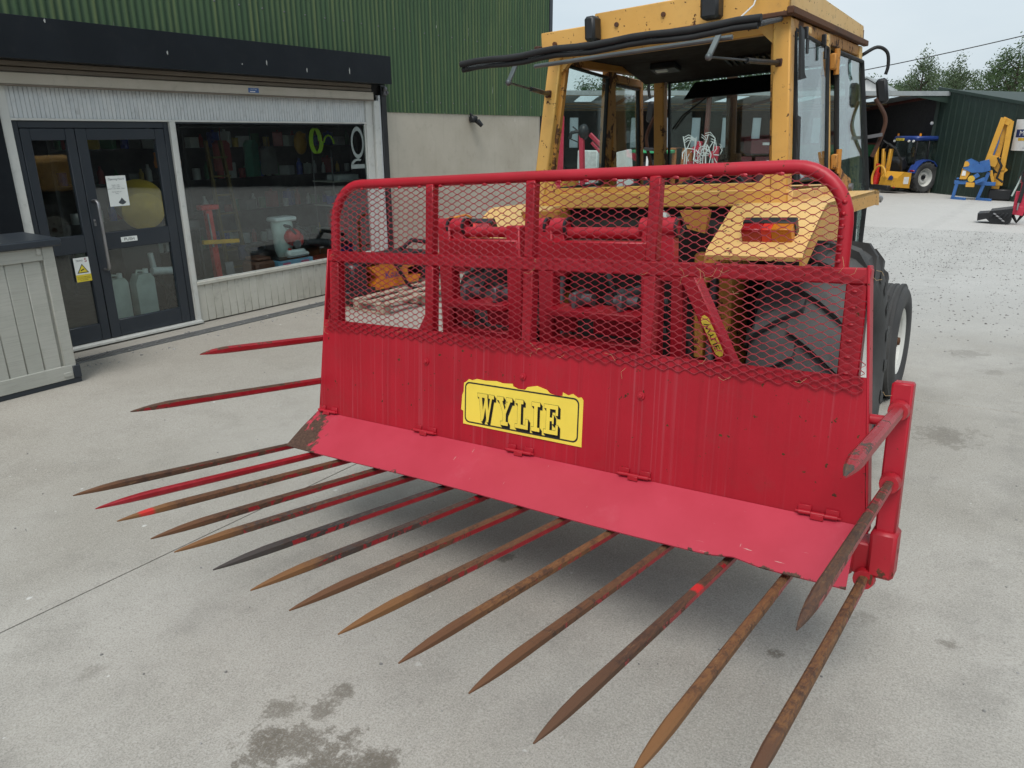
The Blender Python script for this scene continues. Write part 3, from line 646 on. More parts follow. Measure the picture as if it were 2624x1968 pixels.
# little lozenge sticker on the stay
d_ = (Vector((-.90, 2.72, .90)) - Vector((-1.10, 2.73, 1.30))).normalized(); sx_ = d_.cross(Vector((0, 1, 0))).normalized(); o_ = Vector((-.985, 2.683, 1.07))
m = MB(); m.add([o_ + d_ * a + sx_ * b for a, b in ((-.085, -.006), (-.07, -.017), (.07, -.017), (.085, -.006), (.085, .006), (.07, .017), (-.07, .017), (-.085, .006))], [tuple(range(8))])
stk = m.build('sticker', M['sign_yellow'], dg); text_mb('WYLIE', .030, o_ + Vector((0, -.0015, 0)), d_, -sx_, 1.3).build('lettering', M['sign_black'], stk)
m = MB(); m.tube([(-1.9, 2.80, 1.40), (-1.98, 2.9, 1.44), (-2.12, 3.0, 1.36), (-2.05, 3.1, 1.2)], .022, 10); m.build('hydraulic_hose', M['rubber'], rake)
for k, (x, z) in enumerate(((-1.46, 1.30), (-1.40, 1.31), (-1.34, 1.31))):
    m = MB(); m.cyl((x, 2.86, z), (x, 3.0, z), .026, n=12); m.cyl((x, 2.84, z), (x, 2.87, z), .016, n=10); m.build('hose_coupling', M['dullsteel'], rake)
m = MB(); m.beam((-2.1, 2.84, .62), (-1.1, 2.84, .62), .09, .09, (0, 0, 1), .006); m.build('headstock_beam', M['red_worn'], rake)
for x in (-2.05, -1.15):
    m = MB(); m.beam((x, 2.30, .52), (x, 2.86, .62), .06, .09, (0, 0, 1), .005); m.build('carrier_arm', M['red_worn'], rake)
    m = MB(); m.beam((x, 2.76, .60), (x, 2.76, .95), .07, .06, (0, 1, 0), .005); m.build('headstock_post', M['red_worn'], rake)
for x in (-2.36, -1.235, -1.9, -1.79):
    m = MB(); m.beam((x, 2.5, .80), (x, 2.74, .93), .05, .06, (0, 0, 1), .005); m.build('carrier_arm', M['red_worn'], rake)
# ------------------------------------------------------------------ yellow tractor (frame MT)
trac = thing('yellow_tractor', 'old yellow industrial tractor with a rusty square cab and open rear window', 'tractor', (-1.61, 4.3, 0), frame=MT)
def tb(mb, name, mat, parent=None): return mb.build(name, M[mat] if isinstance(mat, str) else mat, parent or trac)
CX = -1.61
def wheel(x, y, z, rad, wid, rim, name, side, lug=True, front=False):
    """side +1: outer face towards +X"""
    Mx = Matrix.Translation((x, y, z)) @ Matrix.Rotation(R(90), 4, 'Y')   # local z -> +x
    h = wid / 2; hubm = MB()
    s = side
    # rim dish
    prof = [(.0001, s * h * .15), (rim * .38, s * h * .15), (rim * .42, s * h * .30), (rim * .5, s * h * .34), (rim * .56, s * h * .10), (rim * .86, s * h * .02), (rim * .9, s * h * .62), (rim * .97, s * h * .72), (rim * 1.03, s * h * .80), (rim * 1.03, s * h * .66), (rim * .94, s * h * .5), (rim * .94, -s * h * .7), (rim * .6, -s * h * .6)]
    hubm.lathe(prof, Mx, 36); rim_o = hubm.build('rim', M['rimwhite'], trac)
    nb = 8 if not front else 6
    nm_ = MB().lathe([(.0001, s * .02), (.011, s * .02), (.013, 0)], Matrix.Rotation(R(90), 4, 'Y'), 6).mesh('wheel_nut'); nm_.materials.append(M['rust'])
    for k in range(nb):
        a = 2 * math.pi * k / nb; piece('wheel_nut', nm_, None, rim_o, Mx @ Vector((rim * .46 * math.cos(a), rim * .46 * math.sin(a), s * h * .34)))
    b = MB()
    b.lathe([(.0001, s * (h * .15 + .07)), (rim * .12, s * (h * .15 + .065)), (rim * .16, s * h * .15)], Mx, 14)
    b.build('hub', M['rust'], rim_o)
    t_ = MB(); cr = rad - (.035 if lug else .0)
    prof = [(rim * 1.0, h * .70), (rim * 1.06, h * .86), (rim + (cr - rim) * .35, h * .98), (rim + (cr - rim) * .7, h * .99), (cr - .03, h * .90), (cr - .008, h * .72), (cr, h * .35), (cr + .004, 0)]
    prof = prof + [(r, -hh) for (r, hh) in prof[-2::-1]]
    t_.lathe(prof, Mx, 48); ty = t_.build('tyre', M['tyre'], trac)
    if lug:
        nl_ = 20; lm = MB()
        for k in range(nl_):
            for sg in (1, -1):
                a0 = 2 * math.pi * (k + (.5 if sg < 0 else 0)) / nl_
                secs = []
                for q, (hh, da, rtop) in enumerate(((-.02, .0, cr + .036), (h * .4, .10, cr + .036), (h * .78, .19, cr + .026), (h * 1.0, .25, cr - .03), (h * 1.01, .27, cr - .085))):
                    secs.append((sg * hh, a0 + da, rtop))
                o = len(lm.v)
                for (hh, a, rt_) in secs:
                    wa = .052 / rad
                    for (da, rr_) in ((-wa * .75, rt_ - .055), (-wa * .5, rt_), (wa * .5, rt_), (wa * .75, rt_ - .055)):
                        lm.v.append(Mx @ Vector((rr_ * math.cos(a + da), rr_ * math.sin(a + da), hh)))
                for i in range(len(secs) - 1):
                    for j in range(4): lm.f.append([o + i * 4 + j, o + i * 4 + (j + 1) % 4, o + i * 4 + 4 + (j + 1) % 4, o + i * 4 + 4 + j]); lm.sm.append(False)
                lm.f.append([o, o + 1, o + 2, o + 3]); lm.sm.append(False); e = o + len(secs) * 4 - 4; lm.f.append([e, e + 1, e + 2, e + 3]); lm.sm.append(False)
        lm.build('tread_lugs', M['tyre'], ty)
    else:
        lm = MB()
        for hh in (-.62, -.2, .2, .62):
            lm.lathe([(cr - .012, (hh - .13) * h), (cr + .007, (hh - .10) * h), (cr + .007, (hh + .10) * h), (cr - .012, (hh + .13) * h)], Mx, 48)
        lm.build('tread_ribs', M['tyre'], ty)
    return ty
for sx, sd_ in ((-.785, 1), (-2.435, -1)): wheel(sx, 3.60, .66, .665, .40, .36, 'rear', sd_)
for sx, sd_ in ((-.805, 1), (-2.415, -1)): wheel(sx, 5.67, .395, .395, .205, .225, 'front', sd_, False, True)
# running gear
m = MB(); m.cyl((-2.4, 3.6, .66), (-.8, 3.6, .66), .11, n=16); m.bx(-1.95, -1.27, 3.28, 4.5, .42, .95, .05); m.bx(-1.85, -1.37, 4.4, 6.4, .5, .92, .05); tb(m, 'rear_axle', 'dark')
m = MB(); m.cyl((-2.4, 5.67, .40), (-.85, 5.67, .40), .05, n=12); m.bx(-1.75, -1.47, 5.5, 5.85, .38, .55, .02); tb(m, 'front_axle', 'yellow_dirty')
m = MB(); m.bx(-1.93, -1.29, 4.98, 6.55, .92, 1.44, .06); tb(m, 'bonnet', 'yellow')
m = MB(); m.bx(-1.95, -1.27, 6.55, 6.66, .62, 1.40, .04); tb(m, 'grille', 'black')
m = MB(); m.bx(-2.02, -1.20, 3.34, 3.60, .80, 1.44, .03); tb(m, 'rear_housing', 'dark')
for (x, z, r) in ((-1.42, 1.475, .035),):
    m = MB(); m.cyl((x, 3.16, z), (x - .04, 3.3, z - .02), r, n=16); m.cyl((x + .008, 3.13, z), (x, 3.17, z), .022, n=12); tb(m, 'filter_canister', 'rimwhite')
for (x0, x1, z0, z1, y) in ((-2.12, -2.06, .9, 1.5, 3.22), (-1.16, -1.10, .7, 1.35, 3.22), (-1.30, -1.24, .8, 1.3, 3.28)):
    m = MB(); m.bx(x0, x1, y, y + .25, z0, z1, .01); tb(m, 'support_bracket', 'yellow_dirty')
m = MB(); m.prism([(-2.20, 3.2, 1.5), (-1.98, 3.2, 1.5), (-1.98, 3.2, 1.28), (-2.10, 3.2, 1.28)], (0, .03, 0)); tb(m, 'support_bracket', 'yellow_dirty')
m = MB(); m.prism([(-1.34, 3.2, 1.5), (-1.20, 3.2, 1.5), (-1.22, 3.2, 1.40), (-1.30, 3.2, 1.42)], (0, .03, 0)); tb(m, 'support_bracket', 'yellow_dirty')
for x in (-2.02, -1.2):
    m = MB(); m.beam((x, 3.5, .55), (x * .98 - .03, 2.86, .55), .05, .09, (0, 0, 1), .01); tb(m, 'lower_link', 'dark')
    m = MB(); m.cyl((x, 3.2, .58), (x, 3.3, 1.25), .02, n=10); tb(m, 'lift_rod', 'dullsteel')
    m = MB(); m.beam((x, 3.55, 1.30), (x, 3.12, 1.22), .05, .07, (0, 0, 1), .01); tb(m, 'lift_arm', 'yellow_dirty')
for k, (x, z) in enumerate(((-1.75, 1.2), (-1.62, 1.32), (-1.5, 1.15), (-1.85, 1.35))):
    m = MB(); m.hose([(x, 3.33, z), (x + .03, 3.2, z + .06), (x + .1, 3.14, z - .05), (x + .12, 3.2, z - .22)], .013, 8); tb(m, 'hydraulic_hose', 'rubber')
for k, (x, z) in enumerate(((-1.70, 1.08), (-1.60, 1.10), (-1.48, 1.05))):
    m = MB(); m.cyl((x, 3.2, z), (x, 3.36, z), .03, n=12); tb(m, 'hose_coupling', 'dullsteel')
# fenders
def fender(x0, x1, sgn_):
    prof = [(2.985, 1.335), (3.0, 1.355), (3.30, 1.505), (3.34, 1.515), (4.42, 1.50), (4.50, 1.49)]
    m = MB(); th = .018
    up = [(y, z) for y, z in prof]; lo = [(y + .006, z - th) for y, z in prof][::-1]
    m.prism([(x0, y, z) for y, z in up + lo], (x1 - x0, 0, 0)); f = tb(m, 'fender', 'yellow_pale')
    xo = x1 if sgn_ > 0 else x0
    m = MB(); m.prism([(xo, y, z - .001) for y, z in prof] + [(xo, y + .02, z - .075) for y, z in prof][::-1], (-.012 * sgn_, 0, 0)); m.build('fender_flange', M['yellow'], f)
    return f
fR = fender(-1.135, -.745, 1); fL = fender(-2.475, -2.085, -1)
M['lens_red'] = plain('red_lens', (.30, .008, .012), .25, 0, .6, .1); M['lens_red2'] = plain('bright_red_lens', (.62, .03, .02), .25, 0, .6, .1); M['lens_amber'] = plain('amber_lens', (.45, .14, .01), .25, 0, .6, .1)
def tail(xc, mir):
    sl = math.atan2(.15, .30); q = Matrix.Translation((xc, 3.12, 1.425)) @ Matrix.Rotation(sl, 4, 'X')
    def bq(name, a, b, mat, par=None, y0=-.075, y1=.0, z=.050):
        m = MB(); m.cbox((b - a) / 2, (y1 - y0) / 2, z, .003, q @ Matrix.Translation(((a + b) / 2, (y0 + y1) / 2, .0))); return m.build(name, M[mat], par or trac)
    # turned so that the lenses face backwards
    s = 1 if not mir else -1
    hs = bq('tail_lamp', -.105, .105, 'black', None, -.03, .01, .055)
    for a, b, mt in ((-.10, -.02, 'lens_red'), (-.02, .02, 'lens_red2'), (.02, .10, 'lens_amber')):
        a, b = (a, b) if not mir else (-b, -a); bq('lens', a, b, mt, hs, -.075, -.028)
tail(-.905, False); tail(-2.40, True)
# cab: posts, roof, sills
ZS, ZR = 1.565, 2.275
def post(p0, p1, w_, d_, mat='yellow', nm='cab_post'): m = MB(); m.beam(p0, p1, w_, d_, (0, 1, 0), .006); return tb(m, nm, mat)
RL = ((-2.235, 3.44, 1.50), (-2.165, 3.57, ZR)); RR = ((-.965, 3.44, 1.50), (-1.025, 3.57, ZR))
post(*RL, .075, .07); post(*RR, .075, .07)
# weatherstrip channel on the inside of each rear post
for (a, b, sg) in ((RL[0], RL[1], 1), (RR[0], RR[1], -1)):
    m = MB(); m.beam((a[0] + sg * .045, a[1] + .02, a[2]), (b[0] + sg * .045, b[1] + .02, b[2]), .02, .035, (0, 1, 0), .004); tb(m, 'post_lip', 'yellow_dirty')
    m = MB(); m.prism([(b[0] + sg * .03, b[1] - .02, ZR - .005), (b[0] + sg * .13, b[1] - .02, ZR - .005), (b[0] + sg * .03, b[1] - .03, ZR - .10)], (0, .03, 0)); tb(m, 'corner_gusset', 'yellow')
    m = MB(); m.prism([(a[0] + sg * .03, a[1] - .01, 1.57), (a[0] + sg * .13, a[1] - .01, 1.57), (a[0] + sg * .03, a[1] + .005, 1.68)], (0, .03, 0)); tb(m, 'corner_gusset', 'yellow')
BL = ((-2.27, 4.23, 1.50), (-2.215, 4.23, ZR)); BRp = ((-.945, 4.18, 1.50), (-1.0, 4.20, ZR))
post(*BL, .05, .09, 'yellow_dirty'); post(*BRp, .035, .05, 'yellow_pale')
post((-2.215, 4.95, 1.45), (-2.205, 4.93, ZR), .07, .07, 'yellow_dirty'); post((-.965, 4.98, 1.45), (-1.0, 4.95, ZR), .045, .06, 'yellow_pale')
m = MB(); m.beam((-2.27, 3.44, 1.535), (-.93, 3.44, 1.535), .05, .075, (0, 0, 1), .006); tb(m, 'rear_sill', 'yellow')
m = MB(); m.beam((-2.2, 3.47, 1.585), (-1.0, 3.47, 1.585), .03, .03, (0, 0, 1), .004); tb(m, 'sill_angle', 'yellow')
for x in (-2.29, -.925):
    m = MB(); m.beam((x, 3.42, 1.53), (x + (.02 if x < -1.6 else -.02), 5.0, 1.475), .03, .07, (0, 0, 1), .004); tb(m, 'side_sill', 'yellow_pale')
m = MB(); m.beam((-2.25, 4.97, 1.46), (-.95, 4.97, 1.46), .05, .09, (0, 0, 1), .006); tb(m, 'front_sill', 'yellow_dirty')
# roof: fascia panels, skin, gutter
m = MB(); m.bx(-2.235, -1.895, 3.515, 3.545, 2.285, 2.372, .004); rf = tb(m, 'roof_fascia', 'yellow')
m = MB(); m.bx(-1.91, -.985, 3.495, 3.525, 2.285, 2.415, .004); tb(m, 'roof_fascia', 'yellow')
m = MB(); m.prism([(-.985, 3.50, 2.31), (-.985, 3.50, 2.425), (-.985, 5.0, 2.385), (-.985, 5.04, 2.31)], (-.025, 0, 0)); tb(m, 'roof_fascia', 'yellow_pale')
m = MB(); m.prism([(-2.235, 3.55, 2.31), (-2.235, 3.55, 2.375), (-2.235, 5.0, 2.375), (-2.235, 5.04, 2.31)], (.025, 0, 0)); tb(m, 'roof_fascia', 'yellow')
m = MB(); m.bx(-2.235, -.985, 5.0, 5.03, 2.29, 2.37, .004); tb(m, 'roof_fascia', 'yellow_dirty')
m = MB(); m.bx(-2.20, -1.02, 3.55, 4.99, 2.345, 2.362); tb(m, 'roof_skin', 'yellow')
m = MB(); m.beam((-.975, 3.48, 2.295), (-.975, 5.05, 2.295), .03, .03, (0, 0, 1), .004); tb(m, 'roof_gutter', 'rust')
m = MB(); m.beam((-2.25, 3.50, 2.285), (-.97, 3.50, 2.285), .03, .02, (0, 0, 1), .004); tb(m, 'roof_gutter', 'rust')
m = MB(); m.beam((-2.245, 3.48, 2.295), (-2.245, 5.05, 2.295), .03, .03, (0, 0, 1), .004); tb(m, 'roof_gutter', 'rust')
for (p0, p1) in (((-2.20, 3.58, 2.25), (-1.0, 3.58, 2.25)), ((-2.205, 3.58, 2.25), (-2.205, 4.95, 2.25)), ((-1.01, 3.58, 2.25), (-1.01, 4.95, 2.25)), ((-2.20, 4.95, 2.24), (-1.0, 4.95, 2.24))):
    m = MB(); m.beam(p0, p1, .05, .055, (0, 0, 1), .005); tb(m, 'roof_rail', 'yellow_dirty' if p0[1] > 3.6 or p1[1] > 4 else 'yellow')
# headlining: shallow tray with a moulded front, vents, lamp
m = MB(); m.prism([(-2.17, 3.62, 2.262), (-2.17, 4.30, 2.255), (-2.17, 4.62, 2.17), (-2.17, 4.90, 2.20), (-2.17, 4.90, 2.30), (-2.17, 3.62, 2.30)], (1.13, 0, 0)); hl = tb(m, 'headlining', 'headlining')
for k in range(9): m = MB(); m.beam((-1.56 + k * .034, 4.36, 2.231), (-1.56 + k * .034, 4.46, 2.205), .014, .012, (0, 0, 1)); m.build('vent_slot', M['black'], hl)
m = MB(); m.rbx((-1.92, 4.36, 2.225), (.16, .10, .035), (R(-12), 0, 0), .006); lampb = m.build('dome_lamp', M['black'], hl)
m = MB(); m.rbx((-1.93, 4.33, 2.208), (.07, .03, .012), (R(-12), 0, 0), .003); m.build('lamp_lens', M['white'], lampb)
m = MB(); m.prism([(-1.93, 4.84, 2.17), (-1.93, 4.66, 2.065), (-1.93, 4.665, 2.06), (-1.93, 4.87, 2.16)], (.90, 0, 0)); tb(m, 'sun_visor', 'black')
# roof lamps on brackets
for (x0, x1, z0, z1) in ((-1.925, -1.868, 2.285, 2.395), (-1.345, -1.262, 2.30, 2.405)):
    m = MB(); m.bx(x0, x1, 3.41, 3.49, z0, z1, .012); tb(m, 'roof_lamp', 'black')
for (x, z) in ((-1.79, 2.35), (-1.55, 2.36), (-1.13, 2.38), (-2.15, 2.31)):
    m = MB(); m.cyl((x, 3.502 if x < -1.91 else 3.487, z), (x, 3.55, z), .011, n=10); tb(m, 'fixing_bolt', 'rust')
m = MB(); m.tube([(-1.12, 3.49, 2.41), (-1.105, 3.46, 2.38), (-1.12, 3.45, 2.33), (-1.17, 3.44, 2.29)], .0035, 6); tb(m, 'wire', 'white')
# rear window: swung up on its hinges, held by gas struts
HA, HB, NB, NA = Vector((-2.14, 3.51, 2.268)), Vector((-1.02, 3.51, 2.268)), Vector((-.865, 2.72, 2.147)), Vector((-2.115, 2.72, 2.147))
m = MB(); m.prism([HA, HB, NB, NA], (0, 0, .006)); tb(m, 'rear_window', 'cabglass')
def lerp(a, b, t): return a + (b - a) * t
def wav(a, b, dz, n=16, amp=.004): return [lerp(a, b, i / n) + Vector((0, .003 * math.sin(i * 1.9), dz + amp * math.sin(i * 1.35))) for i in range(n + 1)]
m = MB(); m.tube(wav(NA + Vector((-.03, 0, 0)), NB + Vector((.01, 0, 0)), .016), .013, 10); tb(m, 'window_seal', 'rubber')
m = MB(); m.tube(wav(NA + Vector((-.03, .012, 0)), NB, -.006), .011, 10); tb(m, 'window_seal', 'rubber')
m = MB(); m.tube(wav(NA, HA, .0, 6, 0), .010, 8); tb(m, 'window_seal', 'rubber')
m = MB(); m.tube(wav(NB, HB, .0, 6, 0), .010, 8); tb(m, 'window_seal', 'rubber')
m = MB(); m.cyl(lerp(NA, NB, .15) + Vector((0, .25, .0)), lerp(NA, NB, .86) + Vector((0, .25, .005)), .009, n=8); tb(m, 'window_bar', 'dullsteel')
for sx, (bt, bb, se) in enumerate(((Vector((-1.95, 2.86, 2.155)), Vector((-1.955, 2.80, 2.075)), Vector((-2.19, 3.50, 2.075))), (Vector((-1.085, 2.95, 2.165)), Vector((-1.105, 2.90, 2.085)), Vector((-1.02, 3.52, 2.095))))):
    m = MB(); m.beam(bt, bb, .022, .010, (0, 1, 0), .002); m.sphere(bb, .014, 10, 6); tb(m, 'strut_bracket', 'dullsteel')
    mid = lerp(bb, se, .5); m = MB(); m.cyl(bb, mid, .005, n=8); m.cyl(mid, se, .011, n=10); tb(m, 'gas_strut', 'black')
    m = MB(); m.rbx(se, (.03, .04, .035), (0, 0, 0), .004); tb(m, 'strut_mount', 'rust')
# side and front glass
def pane(pts, nm='side_window', mat='cabglass', par=None, th=(-.005, 0, 0)): m = MB(); m.prism(pts, th); return m.build(nm, M[mat], par or trac)
def seal(pts, r=.011, par=None, closed=True): m = MB(); m.tube(pts, r, 6, closed=closed); return m.build('window_seal', M['rubber'], par or trac)
qr = [(-.925, 3.52, 1.60), (-.935, 4.12, 1.585), (-.975, 4.155, 2.20), (-.99, 3.62, 2.235)]; p_ = pane(qr, 'quarter_window', 'cabglass_side'); seal([Vector(p) + Vector((-.002, 0, 0)) for p in qr], .012, p_)
# right door: one tall pane of glass in a black rubber edge, its foot narrowed to clear the fender
dr = [(-.915, 4.25, 1.56), (-.955, 4.25, 2.19), (-.968, 4.93, 2.19), (-.90, 5.0, 1.50), (-.90, 4.9, .95), (-.90, 4.74, .95), (-.90, 4.70, 1.40)]
p_ = pane(dr, 'door_window', 'cabglass_side'); door_r = p_; seal([Vector(p) + Vector((.002, 0, 0)) for p in dr], .013, p_)
for z in (1.66, 2.14):
    m = MB(); m.rbx((-.918 if z < 2 else -.955, 4.21, z), (.03, .055, .075), (0, 0, 0), .006); m.cyl((-.905 if z < 2 else -.945, 4.23, z - .06), (-.905 if z < 2 else -.945, 4.23, z + .06), .014, n=10); m.build('door_hinge', M['yellow_dirty'], p_)
m = MB(); m.prism([(-.90, 4.30, 1.60), (-.90, 4.22, 1.63), (-.90, 4.24, 1.53), (-.90, 4.46, 1.475), (-.90, 4.52, 1.50), (-.90, 4.48, 1.56)], (.010, 0, 0)); hb = m.build('hinge_plate', M['yellow_dirty'], p_)
m = MB(); m.cyl((-.89, 4.455, 1.515), (-.872, 4.455, 1.515), .024, n=16); m.build('plate_button', M['dullsteel'], hb)
m = MB(); m.hose([(-.885, 4.86, 1.43), (-.84, 4.84, 1.44), (-.80, 4.90, 1.43), (-.82, 5.02, 1.40)], [.012, .013, .012, .008], 8); m.cyl((-.885, 4.85, 1.43), (-.86, 4.85, 1.43), .028, n=14); m.build('door_handle', M['steel'], p_)
for yy in (3.70, 4.03):
    m = MB(); m.rbx((-.965, yy, 2.225), (.02, .02, .05), (0, 0, 0), .003); m.cyl((-.955, yy, 2.14), (-.958, yy + .01, 2.20), .007, n=8); tb(m, 'window_catch', 'black')
    m = MB(); m.bx(-.975, -.955, yy + .03, yy + .06, 2.225, 2.25, .002); tb(m, 'catch_block', 'yellow_pale')
# torn rubber strip hanging at the rear of the quarter window
for (z0, z1, dx) in ((2.02, 2.235, .0), (1.60, 1.88, .02)):
    m = MB(); m.prism([(-.955 + (2.235 - z0) * .05, 3.535, z0), (-.955, 3.545, z1), (-.955, 3.60 + dx, z1 - .01), (-.94, 3.585, z0 + .03), (-.935, 3.60, z0 + .01)], (.010, 0, 0)); tb(m, 'torn_seal', 'rubber')
ql = [(-2.235, 3.56, 1.59), (-2.245, 4.16, 1.59), (-2.20, 4.17, 2.19), (-2.18, 3.63, 2.225)]; p_ = pane(ql, 'quarter_window', 'cabglass_dirty'); seal(ql, .013, p_)
# left door hangs slightly open: yellow framed glass
DL = Vector((-2.235, 4.28, 0)); ang = R(10)
def dl(d, z, o=0): return (DL.x - d * math.sin(ang) - o, DL.y + d * math.cos(ang), z)
m = MB(); 
for a, b in (((0, 1.5), (0, 2.22)), ((0, 2.2), (.62, 2.2)), ((.62, 2.22), (.62, 1.5)), ((.62, 1.52), (0, 1.52))): m.beam(dl(*a), dl(*b), .045, .04, (1, 0, 0), .004)
ld = tb(m, 'door_frame', 'yellow_dirty')
pane([dl(.02, 1.53), dl(.6, 1.53), dl(.6, 2.18), dl(.02, 2.18)], 'door_window', 'cabglass_dirty', ld); seal([dl(.035, 1.55), dl(.585, 1.55), dl(.585, 2.165), dl(.035, 2.165)], .014, ld)
ws = [(-2.16, 4.97, 1.53), (-1.01, 4.97, 1.53), (-1.05, 4.95, 2.20), (-2.15, 4.95, 2.20)]; p_ = pane(ws, 'windscreen', 'cabglass_dirty', None, (0, .006, 0)); seal(ws, .016, p_)
m = MB(); m.tube([(-1.85, 4.93, 2.10), (-2.05, 4.935, 1.98), (-2.12, 4.94, 1.9)], .006, 6); tb(m, 'wiper_arm', 'black')
# inside: seat, wheel, console
m = MB(); m.bx(-1.83, -1.39, 4.0, 4.35, 1.18, 1.30, .04); m.rbx((-1.61, 3.94, 1.40), (.46, .10, .30), (R(-10), 0, 0), .04); tb(m, 'seat', 'black')
sw = [Vector((-1.70 + .19 * math.cos(a), 4.55 + .17 * math.sin(a), 1.52 + .07 * math.sin(a))) for a in [k * math.pi / 10 for k in range(20)]]
m = MB(); m.tube(sw, .013, 8, closed=True)
for k in (0, 7, 13): m.cyl(sw[k], (-1.70, 4.55, 1.51), .008, n=6)
m.cyl((-1.70, 4.55, 1.52), (-1.66, 4.85, 1.15), .025, n=10); tb(m, 'steering_wheel', 'black')
m = MB(); m.bx(-1.95, -1.25, 4.72, 4.94, .95, 1.50, .04); dsh = tb(m, 'dashboard', 'black')
m = MB(); m.sphere((-1.58, 4.70, 1.52), .07, 14, 8, (1.3, .5, .5)); m.build('gauge_cluster', M['dullsteel'], dsh)
m = MB(); m.bx(-1.50, -1.12, 4.2, 4.6, 1.0, 1.42, .03); tb(m, 'side_console', 'black')
m = MB(); m.bx(-2.15, -2.0, 4.0, 4.6, 1.0, 1.50, .03); tb(m, 'side_console', 'black')
m = MB(); m.bx(-2.2, -1.0, 3.5, 4.95, .92, .96); tb(m, 'cab_floor', 'dark')
m = MB(); m.bx(-2.2, -1.02, 3.46, 3.5, .95, 1.5); tb(m, 'rear_bulkhead', 'dark')
m = MB(); m.rbx((-2.08, 3.75, 1.56), (.16, .12, .05), (0, 0, .4), .02); m.rbx((-1.9, 3.7, 1.555), (.22, .14, .035), (0, 0, -.3), .015); tb(m, 'loose_rags', 'black')
# exhaust stack ahead of the windscreen
m = MB(); m.cyl((-1.83, 5.25, 1.44), (-1.83, 5.25, 1.72), .075, n=18); m.cyl((-1.83, 5.25, 1.72), (-1.83, 5.25, 2.30), .036, n=14); tb(m, 'exhaust_stack', 'rust')
# mirrors / horns on stalks at both front corners
for sx, x in ((1, -.965), (-1, -2.26)):
    m = MB(); m.hose([(x - .09 * sx, 5.0, 2.20), (x - .02 * sx, 5.03, 2.235), (x + .05 * sx, 5.06, 2.27), (x + .10 * sx, 5.09, 2.24), (x + .11 * sx, 5.1, 2.17), (x + .10 * sx, 5.1, 2.12)], .010, 8); st_ = tb(m, 'mirror_arm', 'rubber')
    m = MB(); m.rbx((x + .09 * sx, 5.1, 2.03), (.062, .045, .14), (0, R(-8 * sx), 0), .014); m.build('mirror_head', M['black'], st_)
    m = MB(); m.hose([(x + .06 * sx, 5.08, 1.99), (x + .12 * sx, 5.09, 1.88), (x + .11 * sx, 5.08, 1.78), (x + .07 * sx, 5.06, 1.66)], .012, 8); m.build('grab_hose', M['rust'], st_)
    m = MB(); m.beam((x, 5.03, 1.77), (x + .12 * sx, 5.05, 1.785), .015, .02, (0, 0, 1)); m.build('arm_stay', M['dullsteel'], st_)
# ------------------------------------------------------------------ shop building (world frame)
XF, ZF = -7.60, -.31
shop = thing('shop_building', 'green corrugated shop building with a dark fascia, glazed doors and display window', 'building', (XF, 5.5, ZF))
def sb(mb, name, mat, parent=None): return mb.build(name, M[mat] if isinstance(mat, str) else mat, parent or shop)
# materials
t = NT('green_corrugated_sheet'); p = t.coord('Position'); xyz = t.sep(p)
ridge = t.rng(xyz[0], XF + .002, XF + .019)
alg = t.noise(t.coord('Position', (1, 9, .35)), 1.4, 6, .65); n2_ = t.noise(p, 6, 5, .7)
col = t.mix(ridge, (.029, .064, .031), (.052, .102, .043)); col = t.mix(t.math('MULTIPLY', t.rng(alg, .42, .72), t.math('MULTIPLY', ridge, .75)), col, (.14, .175, .065))  # lighting painted in: paler ridges, darker hollows; then yellowish algae streaks
col = t.mix(t.math('MULTIPLY', t.rng(n2_, .5, .8), .35), col, (.03, .045, .03))
dp = t.rng(t.noise(t.coord('Position', (1, 22, 2.2)), 1.0, 3, .5), .735, .76); col = t.mix(t.math('MULTIPLY', dp, .8), col, (.5, .5, .46))
t.bsdf(col, .55, 0, t.bump(n2_, .1, .01), .4); M['cladding'] = t.m
t = NT('rendered_block_wall'); p = t.coord('Position'); n1_ = t.noise(p, .9, 5, .6); n2_ = t.noise(p, 7, 6, .7); n3_ = t.noise(p, 120, 3, .7)
col = t.mix(t.rng(n1_, .3, .7), (.40, .365, .30), (.48, .445, .375)); col = t.mix(t.math('MULTIPLY', t.rng(n2_, .5, .8), .35), col, (.27, .245, .20))
col = t.mix(t.math('MULTIPLY', t.rng(t.noise(t.coord('Position', (1, 14, .5)), 1.2, 4), .55, .8), .25), col, (.22, .20, .17)); col = t.mix(t.math('MULTIPLY', t.rng(n3_, .5, .8), .25), col, (.2, .19, .16))
dp = t.rng(t.noise(t.coord('Position', (1, 26, 5)), .8, 2, .5), .745, .765); col = t.mix(t.math('MULTIPLY', dp, .7), col, (.7, .7, .68))
t.bsdf(col, .9, 0, t.bump(t.math('ADD', n3_, n2_), .25, .006), .2); M['render'] = t.m
M['fascia'] = paint('dark_fascia_board', (.006, .0085, .012), (.009, .012, .016), .4, dirt=.08, bump=.05, spec=.25)
M['frame_dark'] = paint('anthracite_frame', (.020, .027, .036), (.026, .033, .042), .42, dirt=.15)
M['frame_white'] = paint('off_white_trim', (.55, .56, .53), (.60, .60, .56), .45, dirt=.35)
M['clad_white'] = paint('white_tongue_and_groove', (.53, .56, .57), (.60, .62, .62), .5, dirt=.35)
M['clad_cream'] = paint('cream_boarding', (.46, .45, .39), (.52, .51, .45), .55, dirt=.4)
M['shutter'] = paint('shutter_bar_beige', (.42, .385, .315), (.47, .43, .36), .5, dirt=.3)
M['shutter_slat'] = paint('shutter_slat_brown', (.15, .125, .095), (.19, .16, .125), .55, dirt=.4)
M['pipe_black'] = plain('black_downpipe', (.013, .014, .016), .4)
M['interior'] = plain('interior_wall', (.12, .125, .125), .8); M['interior_floor'] = plain('shop_floor', (.10, .095, .085), .6)
